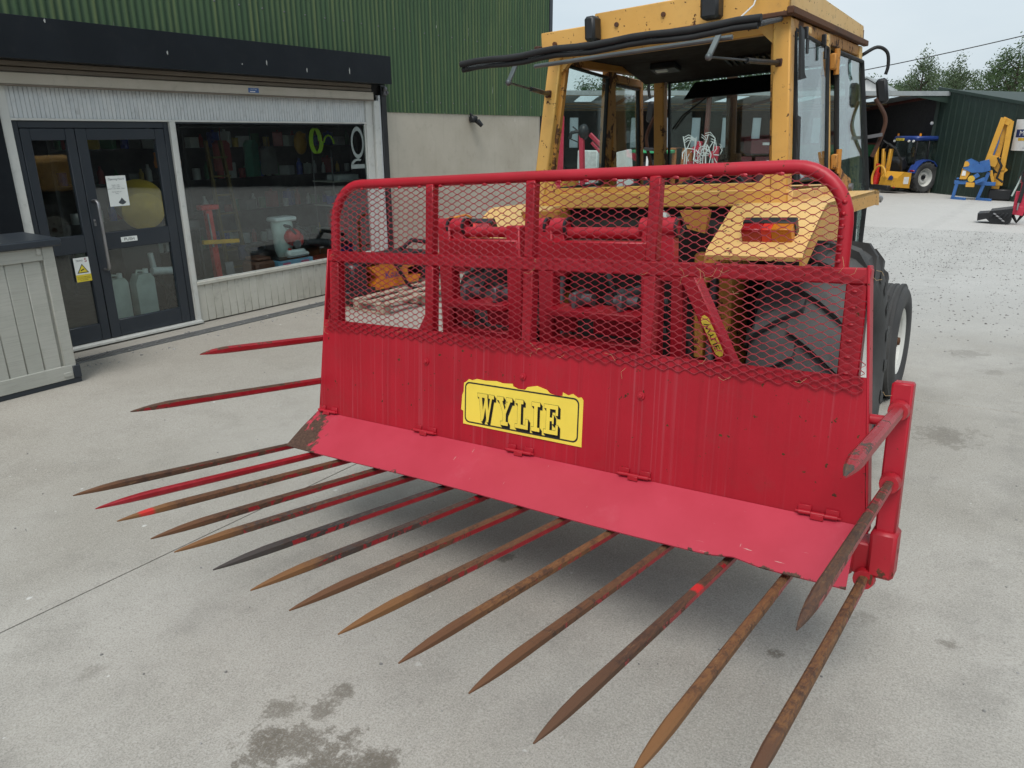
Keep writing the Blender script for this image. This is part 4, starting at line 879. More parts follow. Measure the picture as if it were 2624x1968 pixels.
# corrugated cladding sheets, each about a metre wide
def sheet(y0, y1, z0, z1):
    m = MB(); n = max(2, int(round((y1 - y0) / .0127))); lap = random.uniform(0, .004)
    for i in range(n + 1):
        y = y0 + (y1 - y0) * i / n; x = XF + .010 + lap + .0095 * math.sin(2 * math.pi * y / .0762)
        for z in (z0, z1): m.v.append(Vector((x, y, z)))
    for i in range(n): m.f.append([2 * i, 2 * i + 2, 2 * i + 3, 2 * i + 1]); m.sm.append(True)
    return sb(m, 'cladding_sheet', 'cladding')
y = -3.048
while y < 12.0:
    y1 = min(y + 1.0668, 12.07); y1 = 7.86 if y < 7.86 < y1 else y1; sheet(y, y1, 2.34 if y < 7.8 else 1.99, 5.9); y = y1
fx = MB(); yy = -2.9
while yy < 12.0:
    for zz in (2.14, 3.05, 3.95, 4.85):
        if zz > 2.5 or yy > 7.9: fx.lathe([(.0001, .009), (.008, .006), (.012, 0)], Matrix.Translation((XF + .0195, round(yy / .0762) * .0762 + .019, zz)) @ Matrix.Rotation(R(90), 4, 'Y'), 6)
    yy += .3048
sb(fx, 'cladding_fixings', 'dullsteel').__setitem__('kind', 'stuff')
m = MB(); m.bx(XF - .2, XF, -3.0, 2.86, ZF, 2.33); sb(m, 'block_wall', 'render')
m = MB(); m.bx(XF - .2, XF, 7.86, 11.75, ZF, 2.05); sb(m, 'block_wall', 'render')
m = MB(); m.bx(XF - .2, XF - .012, -3.0, 12.05, 2.05, 5.9); sb(m, 'cladding_rail', 'dark')
m = MB(); m.bx(XF - .15, XF + .03, 12.0, 12.09, 1.95, 5.9); sb(m, 'corner_flashing', 'frame_dark')
m = MB(); m.bx(-20, XF - .2, 11.85, 12.05, ZF, 5.9); sb(m, 'end_wall', 'cladding')
m = MB(); m.prism([(XF + .25, -3.2, 5.85), (-14, -3.2, 7.6), (-14, -3.2, 7.7), (XF + .25, -3.2, 5.95)], (0, 15.5, 0)); sb(m, 'roof', 'frame_dark')
# right-hand corner: pilaster, cable conduits and junction box
m = MB(); m.bx(XF - .18, XF - .03, 11.75, 12.02, ZF, 2.0); sb(m, 'corner_pier', 'frame_white')
for (yy, r, mt, z0) in ((11.78, .016, 'pipe_black', ZF), (11.83, .022, 'pipe_black', ZF), (11.91, .014, 'frame_white', 1.15), (11.955, .012, 'dullsteel', ZF), (12.0, .03, 'frame_dark', ZF), (12.05, .03, 'frame_dark', ZF)):
    m = MB(); m.cyl((XF + .01, yy, z0), (XF + .01, yy, 2.0), r, n=10); sb(m, 'conduit', mt)
m = MB(); m.bx(XF - .02, XF + .05, 11.87, 11.96, 1.08, 1.2, .008); jb = sb(m, 'junction_box', 'frame_white')
m = MB(); m.bx(XF + .05, XF + .058, 11.905, 11.94, 1.11, 1.17, .002); m.build('box_switch', M['black'], jb)
# fascia box over the shop front
FX = -7.29
m = MB(); m.bx(FX - .012, FX, -3.0, 7.69, 2.325, 2.665, .003); sb(m, 'fascia_board', 'fascia')
m = MB(); m.bx(XF - .02, FX - .013, -3.0, 7.69, 2.645, 2.66); sb(m, 'fascia_top', 'fascia')
m = MB(); m.bx(XF - .02, FX - .013, -3.0, 7.69, 2.33, 2.345); sb(m, 'fascia_soffit', 'fascia')
m = MB(); m.bx(XF + .02, FX - .013, 7.672, 7.688, 2.346, 2.644); sb(m, 'fascia_end', 'fascia')
m = MB()
spl = MB(); rs = random.Random(9)
for (yy, zz, l) in ((4.55, 2.46, .035), (5.72, 2.44, .05), (6.28, 2.40, .045), (6.95, 2.42, .07), (3.45, 2.63, .03), (5.4, 2.42, .015)):
    k = [(FX + .0015, yy - .006, zz), (FX + .0015, yy - .009, zz + l * .5), (FX + .0015, yy, zz + l), (FX + .0015, yy + .008, zz + l * .6), (FX + .0015, yy + .004, zz - l * .2)]
    spl.add(k, [(0, 1, 2, 3, 4)])
mcol0 = plain('dry_droppings', (.34, .35, .34), .8); M['droppings'] = mcol0; sb(spl, 'bird_droppings', 'droppings').__setitem__('kind', 'stuff')
# roller shutter, rolled up: last slats and the bottom rail
for k in range(2):
    m = MB(); m.bx(XF + .045, XF + .065, 2.86, 7.56, 2.235 + k * .05, 2.280 + k * .05, .008); sb(m, 'shutter_slat', 'shutter_slat')
m = MB(); m.bx(XF + .03, XF + .085, 2.86, 7.57, 2.135, 2.232, .006); sr = sb(m, 'shutter_bottom_rail', 'shutter')
m = MB(); m.bx(XF + .03, XF + .09, 2.86, 7.57, 2.12, 2.136, .003); m.build('rail_lip', M['shutter_slat'], sr)
M['blue_label'] = plain('blue_label', (.06, .14, .36), .4)
m = MB(); m.bx(XF + .085, XF + .0865, 5.61, 5.75, 2.155, 2.205); lb = m.build('maker_label', M['blue_label'], sr)
text_mb('SHUTTERS', .018, (XF + .088, 5.68, 2.19), (0, 1, 0), (0, 0, 1)).build('lettering', M['white'], lb)
m = MB(); m.bx(XF + .0868, XF + .0872, 5.63, 5.70, 2.162, 2.172); m.build('label_bar', M['white'], lb)
# panel above doors and window: narrow tongue-and-groove boards
bm_ = MB(); bm_.bx(-.006, .006, -.0185, .0185, -.145, .145, .0035); bme = bm_.mesh('board'); 
k = 0; yy = 3.17
while yy < 7.5:
    piece('board', bme, M['clad_white'], shop, (XF - .012 + random.uniform(-.0008, .0008), yy, 2.0)); yy += .0385; k += 1
m = MB(); m.bx(XF - .04, XF - .02, 3.1, 7.52, 1.855, 2.15); sb(m, 'panel_backing', 'dark')
m = MB(); m.bx(XF - .02, XF + .012, 3.15, 7.53, 1.838, 1.858, .002); sb(m, 'head_trim', 'frame_white')
# jambs and posts
for (y0, y1, mt, xo, z1) in ((3.06, 3.15, 'frame_white', .02, 2.15), (4.645, 4.705, 'frame_white', .02, 1.84), (7.475, 7.60, 'frame_white', .015, 2.15), (7.60, 7.70, 'frame_white', .05, 2.13), (7.70, 7.745, 'clad_white', .03, 2.2), (2.86, 3.06, 'fascia', .045, 2.3)):
    m = MB(); m.bx(XF - .06, XF + xo, y0 + .001, y1 - .001, ZF, z1, .004); sb(m, 'jamb', mt)
m = MB(); m.bx(XF - .05, XF + .045, 7.75, 7.855, ZF, 2.33, .01); sb(m, 'shutter_guide', 'pipe_black')
m = MB(); m.sphere((XF + .07, 7.80, 2.28), .035, 10, 6); m.bx(XF + .03, XF + .08, 7.77, 7.84, 2.2, 2.26, .006); m.sphere((XF + .08, 7.83, 2.235), .022, 8, 6); sb(m, 'shutter_bracket', 'dullsteel')
# window: glass, sill, boarding below
m = MB(); m.bx(XF - .016, XF - .010, 4.705, 7.475, .145, 1.838); win = sb(m, 'window_glass', 'shopglass')
for a in ((4.705, 4.725, .145, 1.838), (7.455, 7.475, .145, 1.838), (4.725, 7.455, 1.822, 1.838), (4.725, 7.455, .145, .157)):
    m = MB(); m.bx(XF - .022, XF - .004, *a, .001); sb(m, 'glazing_bead', 'frame_dark' if a[2] > 1 else 'frame_white')
m = MB(); m.bx(XF - .03, XF + .025, 4.706, 7.474, .105, .144, .004); sb(m, 'window_sill', 'clad_cream')
bm2 = MB(); bm2.bx(-.008, .008, -.0485, .0485, -.2075, .2075, .005); bme2 = bm2.mesh('lower_board')
yy = 4.755
while yy < 7.47:
    piece('lower_board', bme2, M['clad_cream'], shop, (XF - .004 + random.uniform(-.001, .001), yy, -.105)); yy += .0985
m = MB(); m.bx(XF - .04, XF - .02, 4.7, 7.48, ZF, .105); sb(m, 'panel_backing', 'dark')
# vinyl letters on the glass, cropped by the frame
ring = MB(); vo = Vector((XF - .007, 7.31, 1.60))
def arc(m, c, r0, r1, a0, a1, n=28, sx=1.0, sz=1.0):
    for i in range(n):
        a, b = R(a0 + (a1 - a0) * i / n), R(a0 + (a1 - a0) * (i + 1) / n)
        m.quad(*[(c.x, c.y + rr_ * math.cos(q) * sx, c.z + rr_ * math.sin(q) * sz) for rr_, q in ((r0, a), (r1, a), (r1, b), (r0, b))])
arc(ring, vo, .115, .155, 0, 360, 36, .75, 1.3); arc(ring, Vector((XF - .007, 7.30, 1.32)), .10, .155, 60, 180, 14, .8, .5)
ring.quad((XF - .007, 7.17, 1.27), (XF - .007, 7.42, 1.27), (XF - .007, 7.42, 1.325), (XF - .007, 7.17, 1.325))
M['frosted'] = plain('frosted_vinyl', (.20, .235, .225), .6); ring.build('vinyl_lettering', M['frosted'], win)
# ---- doors
DXO = XF - .01
def dframe(nm, y0, y1, z0, z1, mat='frame_dark', par=None, x0=None, x1=None, ch=.004):
    m = MB(); m.bx(DXO - .05 if x0 is None else x0, DXO if x1 is None else x1, y0, y1, z0, z1, ch); return m.build(nm, M[mat], par or shop)
fr = dframe('door_surround', 3.151, 3.205, ZF + .03, 1.837); dframe('door_surround', 4.59, 4.644, ZF + .03, 1.837); dframe('door_surround', 3.206, 4.589, 1.775, 1.837)
m = MB(); m.bx(XF - .08, XF + .06, 3.10, 4.70, ZF, ZF + .028, .004); sb(m, 'threshold', 'frame_white')
def door(y0, y1, st, label):
    zb, zt = ZF + .036, 1.77; o = dframe('door_leaf', y0, y0 + st, zb, zt); o['label'] = label
    dframe('stile', y1 - st, y1, zb, zt, par=o)
    for nm, a, b in (('top_rail', zt - .105, zt), ('lock_rail', .615, .785), ('bottom_rail', zb, zb + .17)): dframe(nm, y0 + st + .0005, y1 - st - .0005, a, b, par=o, x0=DXO - .048, x1=DXO - .003)
    for a, b in ((zb + .17, .615), (.785, zt - .105)):
        m = MB(); m.bx(DXO - .032, DXO - .026, y0 + st, y1 - st, a, b); m.build('door_pane', M['shopglass'], o)
    return o
dA = door(3.21, 3.685, .085, 'narrow fixed leaf of the shop doors'); dB = door(3.692, 4.586, .10, 'wide leaf of the shop doors with a steel pull handle')
m = MB(); m.tube([(DXO, 3.74, 1.10), (DXO + .05, 3.745, 1.105), (DXO + .075, 3.75, 1.085), (DXO + .078, 3.75, 1.03), (DXO + .078, 3.75, .48), (DXO + .072, 3.75, .445), (DXO + .05, 3.745, .43), (DXO, 3.74, .43)], .015, 12); m.build('pull_handle', M['steel'], dB)
m = MB(); m.bx(DXO, DXO + .006, 3.715, 3.735, .86, .925, .001); lk = m.build('lock_plate', M['steel'], dB); m = MB(); m.cyl((DXO + .006, 3.725, .90), (DXO + .009, 3.725, .90), .007, n=10); m.build('keyhole', M['black'], lk)
M['paper'] = plain('white_paper', (.74, .77, .74), .7, 0, .3, .04, 0); M['ink'] = plain('grey_ink', (.07, .08, .09), .7, 0, .2, .1, 0); M['warn_yellow'] = plain('warning_yellow', (.72, .58, .05), .5, 0, .4, .05, 0); M['warn_red'] = plain('dark_red_print', (.32, .02, .05), .5, 0, .4, .05, 0)
m = MB(); m.bx(DXO - .003, DXO + .0005, 3.955, 4.125, .675, .725, .0005); ps = m.build('push_sign', M['paper'], dB)
text_mb('PUSH', .042, (DXO + .002, 4.04, .70), (0, 1, 0), (0, 0, 1), 1.1).build('lettering', M['sign_black'], ps)
# opening-hours sheet taped to the glass
px, y0, y1, z0, z1 = DXO - .022, 3.915, 4.115, 1.03, 1.325
m = MB(); m.bx(px, px + .001, y0, y1, z0, z1); pp = m.build('hours_notice', M['paper'], dB); X1 = px + .0022; yc = (y0 + y1) / 2
text_mb('Opening Hours', .026, (X1, yc, 1.293), (0, 1, 0), (0, 0, 1)).build('lettering', M['ink'], pp)
for tx, zz in (('Monday - Friday', 1.235), ('8.30am - 5.30pm', 1.218), ('(closed for lunch 1.00pm - 2.00pm)', 1.201), ('Saturday 8.30-1pm', 1.170), ('closed', 1.153)):
    text_mb(tx, .0125, (X1, yc - .012, zz), (0, 1, 0), (0, 0, 1)).build('lettering', M['ink'], pp)
lg = MB(); c = Vector((X1, yc + .028, 1.075)); lg.add([c + Vector((0, a, b)) for a, b in ((-.04, -.008), (-.022, .008), (0, .036), (.022, .008), (.04, -.008), (.03, -.02), (0, -.032), (-.03, -.02))], [tuple(range(8))]); lgo = lg.build('logo', M['ink'], pp)
lg = MB(); lg.add([c + Vector((.0006, a, b)) for a, b in ((-.034, -.006), (.034, -.006), (.034, .004), (-.034, .004))], [(0, 1, 2, 3)]); lg.build('logo_band', M['paper'], lgo) if False else None
# camera warning sticker on the narrow leaf
y0, y1, z0, z1 = 3.455, 3.600, .34, .575; m = MB(); m.bx(DXO - .003, DXO - .0015, y0, y1, z0, z1); wp = m.build('warning_sticker', M['paper'], dA); X1 = DXO - .0003; yc = (y0 + y1) / 2
m = MB(); m.quad((X1, y0, z0), (X1, y1, z0), (X1, y1, z0 + .07), (X1, y0, z0 + .07)); m.build('yellow_band', M['warn_yellow'], wp)
m = MB(); m.add([(X1, yc - .055, z0 + .085), (X1, yc + .055, z0 + .085), (X1, yc, z0 + .175)], [(0, 1, 2)]); tr = m.build('triangle', M['sign_black'], wp)
m = MB(); m.add([(X1 + .0007, yc - .043, z0 + .092), (X1 + .0007, yc + .043, z0 + .092), (X1 + .0007, yc, z0 + .162)], [(0, 1, 2)]); m.build('triangle_field', M['warn_yellow'], wp)
m = MB(); m.add([(X1 + .0014, yc + a, z0 + b) for a, b in ((-.022, .112), (.012, .128), (.016, .119), (-.018, .103))], [(0, 1, 2, 3)]); m.build('camera_mark', M['sign_black'], wp)
text_mb('TRIPLE', .022, (X1, yc - .018, z1 - .03), (0, 1, 0), (0, 0, 1)).build('lettering', M['ink'], wp); text_mb('S', .055, (X1, yc + .042, z1 - .03), (0, 1, 0), (0, 0, 1)).build('lettering', M['warn_red'], wp)
for tx, zz in (('CCTV IN OPERATION', .385), ('24 HOUR RECORDING', .37), ('IN PROGRESS', .355)): text_mb(tx, .0125, (X1 + .0005, yc, zz), (0, 1, 0), (0, 0, 1)).build('lettering', M['sign_black'], wp)
# sensor lamp on the rendered wall
m = MB(); m.rbx((XF + .06, 9.75, 1.92), (.10, .13, .10), (0, 0, 0), .02); m.cyl((XF + .11, 9.78, 1.90), (XF + .17, 9.83, 1.82), .045, .03, 12); m.cyl((XF + .05, 9.75, 1.96), (XF, 9.75, 2.0), .02, n=8)
single(m, 'sensor_lamp', M['black'], 'small black sensor lamp on the rendered wall under the green sheeting', 'lamp', (XF + .05, 9.75, 1.92), absolute=True)
# drain channel along the shop front
M['grating'] = plain('galvanised_grating', (.20, .205, .205), .6, .5)
dr_ = thing('drain_channel', 'long slotted drain channel in the concrete below the shop window', 'drain', (-7.22, 5, ZF))
m = MB(); m.bx(-7.29, -7.275, 2.6, 9.0, ZF - .03, ZF - .003); m.bx(-7.165, -7.15, 2.6, 9.0, ZF - .03, ZF - .003); m.build('channel_edge', M['grating'], dr_)
m = MB(); yy = 2.6
while yy < 9.0: m.bx(-7.276, -7.164, yy, yy + .011, ZF - .014, ZF - .005); yy += .026
m.build('grating_bars', M['grating'], dr_).__setitem__('kind', 'stuff')
# ---- room behind the glass
m = MB(); m.bx(-13.2, XF - .07, -1, 11.8, ZF - .02, ZF + .012); sb(m, 'shop_floor', 'interior_floor')
m = MB(); m.bx(-13.3, -13.2, -1, 11.8, ZF, 2.6); sb(m, 'inner_wall', 'interior')
m = MB(); m.bx(-13.2, XF - .21, 11.6, 11.8, ZF, 2.6); sb(m, 'inner_wall', 'interior')
m = MB(); m.bx(-13.2, XF - .21, -1.1, -.9, ZF, 2.6); sb(m, 'inner_wall', 'interior')
m = MB(); m.bx(-13.2, XF - .02, -1, 11.8, 2.34, 2.38); sb(m, 'shop_ceiling', 'interior')

# ------------------------------------------------------------------ kiosk-like boarded counter at the far left
M['kiosk'] = paint('grey_painted_wood', (.37, .375, .335), (.42, .42, .38), .6, dirt=.12, grain=.35)
kio = thing('boarded_counter', 'pale grey boarded counter with a dark top beside the shop doors', 'counter', (-6.9, 1.8, ZF))
KX = -6.55
m = MB(); m.bx(-7.10, KX - .03, .7, 2.80, ZF + .03, .86); m.build('carcass', M['kiosk'], kio)
bmk = MB(); bmk.bx(-.010, .010, -.0655, .0655, -.475, .475, .006); kme = bmk.mesh('panel_board')
yy = 2.66
while yy > .8: piece('panel_board', kme, M['kiosk'], kio, (KX - .022 + random.uniform(-.0015, .0015), yy, .28)); yy -= .134
def kb(nm, *a, mat='kiosk', ch=.004): m = MB(); m.bx(*a, ch); return m.build(nm, M[mat], kio)
kb('corner_post', KX - .05, KX + .004, 2.745, 2.835, ZF + .10, .862); kb('top_rail', KX - .03, KX + .006, .7, 2.744, .755, .862); kb('bottom_rail', KX - .03, KX + .008, .7, 2.80, ZF + .045, ZF + .165)
kb('rail_bracket', KX + .006, KX + .016, 2.70, 2.735, .80, .86); kb('rail_end', KX + .0085, KX + .016, 2.72, 2.79, ZF + .07, ZF + .11)
kb('plinth', -7.12, KX + .002, .68, 2.86, ZF, ZF + .044, mat='frame_dark'); kb('plinth_block', KX - .05, KX + .012, 2.80, 2.862, ZF + .044, ZF + .155, mat='frame_dark')
kb('counter_top', -7.16, KX + .05, .66, 2.89, .862, .925, mat='frame_dark', ch=.012)
# ------------------------------------------------------------------ goods behind the shop window (world frame)
def mcol(n, c, r=.45, **k):
    if n not in M: M[n] = plain(n, c, r, **k)
    return M[n]
mcol('orange_paint', (.62, .20, .012), .4); mcol('red_gloss', (.50, .018, .015), .3); mcol('white_plastic', (.62, .66, .65), .4); mcol('milky_plastic', (.48, .56, .52), .4); mcol('brown_case', (.13, .045, .022), .6); mcol('navy', (.012, .02, .07), .5); mcol('card_blue', (.16, .38, .55), .6); mcol('card_pink', (.62, .12, .24), .6)
mcol('yellow_gloss', (.70, .38, .015), .35); mcol('green_cloth', (.015, .17, .11), .8); mcol('grey_cloth', (.16, .17, .17), .8); mcol('lime_hose', (.38, .62, .03), .4); mcol('wood', (.36, .25, .14), .7); mcol('tin_white', (.55, .58, .58), .4); mcol('blue_gloss', (.02, .07, .42), .3); mcol('tin_red', (.34, .03, .03), .4); mcol('tin_green', (.04, .16, .07), .4); mcol('tin_yellow', (.55, .38, .06), .4); mcol('shelf_grey', (.10, .105, .11), .6, metal=.2); mcol('ladder_yellow', (.16, .11, .02), .6); mcol('tub_yellow', (.62, .40, .045), .5)
# shelving racks at the back, every tin its own object
def rack(y0, y1, x, label, seed, zs=(.10, .60, 1.08, 1.52)):
    rk_ = thing('shelf_rack', label, 'shelving', (x, (y0 + y1) / 2, ZF + .012))
    for yy in (y0, y1):
        m = MB(); m.bx(x - .2, x + .2, yy - .02, yy + .02, ZF + .012, 1.95); m.build('upright', M['shelf_grey'], rk_)
    for z in zs: m = MB(); m.bx(x - .2, x + .2, y0 + .021, y1 - .021, z - .02, z); m.build('shelf', M['shelf_grey'], rk_)
    return rk_
rack(6.3, 9.6, -10.2, 'long grey shelf rack seen through the middle of the shop window', 1); rack(4.6, 6.2, -10.4, 'short grey shelf rack behind the red trolley jack', 2); rack(9.75, 11.4, -10.2, 'grey shelf rack at the far right inside the shop', 3)
rs = random.Random(21)
def tin_mesh(kind):
    m = MB()
    if kind == 0: m.lathe([(.0001, 0), (.05, 0), (.052, .004), (.052, .146), (.05, .15), (.0001, .15)], Matrix.Identity(4), 14)
    elif kind == 1: m.bx(-.07, .07, -.05, .05, 0, .20, .008); m.cyl((0, 0, .2), (0, 0, .225), .018, n=10)
    elif kind == 2: m.bx(-.09, .09, -.08, .08, 0, .13, .004)
    else: m.lathe([(.0001, 0), (.038, 0), (.038, .13), (.016, .17), (.016, .20), (.0001, .20)], Matrix.Identity(4), 12)
    return m.mesh('tin')
TM = [tin_mesh(k) for k in range(4)]; TN = ['paint_tin', 'oil_can', 'cardboard_box', 'spray_bottle']; mats = ['tin_white', 'tin_white', 'tin_red', 'blue_gloss', 'tin_green', 'tin_yellow', 'grey_cloth', 'milky_plastic']
cache = {}
for (y0, y1, x, lab) in ((6.4, 9.5, -10.1, 'the long rack'), (4.7, 6.1, -10.3, 'the short rack'), (9.85, 11.3, -10.1, 'the far rack')):
    for zi, z in enumerate((.10, .60, 1.08, 1.52)):
        yy = y0 + rs.random() * .1
        while yy < y1:
            k = rs.randrange(4); mt = rs.choice(mats); key = (k, mt)
            if key not in cache: me = TM[k].copy(); me.materials.clear(); me.materials.append(M[mt]); cache[key] = me
            o = bpy.data.objects.new(TN[k], cache[key]); COL.objects.link(o); o.location = (x + rs.random() * .12, yy, z + .001); sc_ = .8 + .5 * rs.random(); o.scale = (sc_, sc_, sc_); o.rotation_euler = (0, 0, rs.random())
            shn = ('bottom', 'second', 'third', 'top')[zi]; cw = {'tin_white': 'white', 'tin_red': 'red', 'blue_gloss': 'blue', 'tin_green': 'green', 'tin_yellow': 'yellow', 'grey_cloth': 'grey', 'milky_plastic': 'milky'}[mt]
            tag(o, f'{cw} {TN[k].replace("_", " ")} on the {shn} shelf of {lab} in the shop', TN[k].split('_')[1], f'goods on the {shn} shelf of {lab}')
            yy += .13 * sc_ + .015 + .05 * rs.random()
# trolley jack / stand: red upright on a foot with arms
j = thing('jack_stand', 'red steel upright stand with arms behind the left of the shop window', 'jack stand', (-8.3, 5.45, ZF + .012))
m = MB(); m.beam((-8.3, 5.47, ZF + .03), (-8.3, 5.42, .84), .085, .07, (1, 0, 0), .006); m.build('mast', M['red_gloss'], j)
m = MB(); m.bx(-8.36, -8.24, 5.31, 5.55, .84, .90, .01); m.build('head', M['red_gloss'], j)
m = MB(); m.bx(-8.5, -8.1, 5.25, 5.30, ZF + .012, ZF + .06, .008); m.bx(-8.5, -8.1, 5.60, 5.65, ZF + .012, ZF + .06, .008); m.bx(-8.34, -8.26, 5.29, 5.61, ZF + .02, ZF + .055); m.build('foot', M['black'], j)
m = MB(); m.beam((-8.22, 5.25, .47), (-8.22, 5.75, .44), .05, .05, (0, 0, 1), .006); m.build('cross_arm', M['yellow_gloss'], j)
m = MB(); m.cyl((-8.24, 5.40, .40), (-8.24, 5.38, .80), .012, n=8); m.build('ram', M['steel'], j)
m = MB(); m.bx(-8.46, -8.40, 5.12, 5.36, .62, .73, .01); m.cyl((-8.43, 5.1, .61), (-8.43, 5.42, .61), .01, n=8); m.cyl((-8.43, 5.12, ZF + .012), (-8.43, 5.12, .62), .01, n=8); m.cyl((-8.43, 5.36, ZF + .012), (-8.43, 5.36, .62), .01, n=8)
single(m, 'folding_step', M['dullsteel'], 'light grey folding step left of the red jack stand', 'step', (-8.43, 5.24, ZF + .012), absolute=True)
# display plinth for the window goods
m = MB(); m.bx(-8.55, -7.72, 4.85, 7.44, ZF + .012, -.012, .004); single(m, 'display_plinth', M['shelf_grey'], 'low dark plinth under the goods in the shop window', 'plinth', (-8.1, 6.1, ZF + .012), absolute=True)
bxo = thing('carton', 'blue and pink printed carton under the mist blower', 'carton', (-8.1, 6.40, -.012))
m = MB(); m.bx(-8.24, -7.97, 6.13, 6.70, -.012, .135, .003); m.build('box', M['card_blue'], bxo)
for a, b in ((6.20, 6.32), (6.50, 6.63)):
    m = MB(); m.bx(-7.9695, -7.9685, a, b, .02, .11); m.build('print_patch', M['card_pink'], bxo)
    text_mb('KIPOR', .04, (-7.967, (a + b) / 2, .07), (0, 1, 0), (0, 0, 1)).build('lettering', M['white'], bxo)
mb_ = thing('mist_blower', 'white and red backpack mist blower with a black corrugated tube', 'mist blower', (-8.12, 6.45, .135))
m = MB(); m.bx(-8.27, -8.0, 6.18, 6.66, .135, .16, .006); m.build('base_frame', M['black'], mb_)
m = MB(); m.lathe([(.0001, .16), (.10, .16), (.13, .25), (.15, .45), (.16, .58), (.15, .62), (.0001, .62)], Matrix.Translation((-8.18, 6.40, 0)) @ Matrix.Diagonal((.7, 1, 1, 1)), 20); m.build('chemical_tank', M['milky_plastic'], mb_)
m = MB(); m.bx(-8.29, -8.07, 6.24, 6.58, .62, .68, .02); m.build('tank_lid', M['white_plastic'], mb_)
m = MB(); m.sphere((-8.07, 6.47, .42), .13, 16, 10, (.8, 1, .85)); m.bx(-8.12, -8.0, 6.42, 6.62, .30, .45, .03); m.build('engine_cowl', M['red_gloss'], mb_)
m = MB(); m.cyl((-8.0, 6.47, .33), (-7.97, 6.47, .33), .055, n=18); m.build('recoil_starter', M['dullsteel'], mb_)
m = MB(); m.bx(-8.06, -7.96, 6.30, 6.60, .162, .26, .025); m.bx(-8.06, -7.97, 6.57, 6.66, .162, .215, .02); m.build('fuel_tank', M['white_plastic'], mb_)
m = MB(); m.cyl((-8.01, 6.36, .26), (-8.01, 6.36, .285), .022, n=12); m.build('fuel_cap', M['red_gloss'], mb_)
m = MB(); m.tube([(-8.1, 6.60, .44), (-8.07, 6.68, .36)], .05, 12); tp = [Vector((-8.08, 6.66 + .03 * k, .34 - .006 * k)) for k in range(14)]; m.tube(tp, [.062 if k % 2 else .052 for k in range(14)], 14); m.build('corrugated_tube', M['black'], mb_)
m = MB(); m.cyl((-8.08, 7.06, .26), (-8.08, 7.22, .235), .045, n=14); m.build('nozzle', M['dullsteel'], mb_)
m = MB(); m.tube([(-8.18, 6.30, .60), (-8.02, 6.40, .56), (-7.98, 6.46, .46)], .02, 8); m.tube([(-8.18, 6.58, .60), (-8.05, 6.72, .45), (-8.02, 6.74, .35)], .012, 8); m.build('hoses', M['black'], mb_)
m = MB(); m.bx(-8.30, -7.98, 5.80, 6.10, -.012, .17, .03); m.bx(-8.28, -8.0, 5.84, 6.06, .17, .22, .02); single(m, 'tool_case', M['brown_case'], 'brown tool case on the window plinth left of the mist blower', 'case', (-8.14, 5.95, -.012), absolute=True)
m = MB(); pts = [Vector((-8.25 + .02 * math.sin(k), 6.02 + .14 * math.cos(k * .52), .30 + .05 * math.sin(k * .52) + .008 * (k // 12))) for k in range(36)]; m.tube(pts, .022, 8); single(m, 'hose_coil', M['black'], 'black coiled hose lying on the brown tool case', 'hose', (-8.2, 6.0, .22), absolute=True)
m = MB(); m.bx(-8.35, -8.28, 5.80, 6.1, .17, .36, .02); single(m, 'blue_case', M['navy'], 'dark blue flat case leaning behind the brown tool case', 'case', (-8.32, 5.95, .17), absolute=True)
m = MB(); m.rbx((-7.95, 5.40, .12), (.015, .11, .25), (0, R(-8), 0), .003); single(m, 'metal_sheet', M['dullsteel'], 'small bare metal sheet leaning inside the window near the jack stand', 'sheet', (-7.95, 5.40, -.01), absolute=True)
m = MB(); m.rbx((-8.15, 7.05, .03), (.40, .42, .08), (0, 0, .1), .01); single(m, 'red_toolbox', M['tin_red'], 'flat dark red toolbox under the mist blower nozzle', 'toolbox', (-8.15, 7.05, -.01), absolute=True)
m = MB(); m.bx(-8.05, -7.80, 5.0, 5.30, -.012, .02, .005); m.rbx((-7.9, 5.12, .03), (.16, .08, .06), (0, 0, .5), .012); single(m, 'hand_tools', M['dullsteel'], 'dull metal hand tools in the lower left corner of the window', 'tools', (-7.92, 5.15, -.012), absolute=True)
ld_ = thing('step_ladder', 'yellow step ladder standing inside behind the jack stand', 'ladder', (-9.4, 6.4, ZF + .012))
for dy in (-.14, .14):
    m = MB(); m.beam((-9.3, 6.46 + dy * 1.2, ZF + .02), (-9.5, 6.42 + dy * .8, 1.62), .04, .06, (1, 0, 0), .004); m.build('rail', M['ladder_yellow'], ld_)
for k in range(7): z = -.1 + .25 * k; m = MB(); m.beam((-9.3 - .2 * (z + .3) / 1.9, 6.31, z), (-9.3 - .2 * (z + .3) / 1.9, 6.59, z), .07, .025, (0, 0, 1)); m.build('tread', M['ladder_yellow'], ld_)
def hang(nm, mat, lab, cat, x, y, z0, z1, w_):
    m = MB(); pts = []
    for k, (f, ww) in enumerate(((0, .95), (.3, 1), (.7, .9), (.88, .95), (1, .5))):
        z = z0 + (z1 - z0) * f
        for a in range(10): t_ = a * math.pi / 5; m.v.append(Vector((x + .07 * math.sin(t_) * (1 + .2 * math.sin(a * 2.3)), y + w_ / 2 * ww * math.cos(t_), z)))
    for k in range(4):
        for a in range(10): m.f.append([k * 10 + a, k * 10 + (a + 1) % 10, k * 10 + 10 + (a + 1) % 10, k * 10 + 10 + a]); m.sm.append(True)
    m.f.append(list(range(10))); m.sm.append(False); m.f.append(list(range(40, 50))); m.sm.append(False)
    m.cyl((x, y, z1), (x, y, z1 + .12), .006, n=6); m.tube([(x, y, z1 + .12), (x + .02, y, z1 + .15), (x, y, z1 + .17)], .005, 6); single(m, nm, M[mat], lab, cat, (x, y, z0), absolute=True)
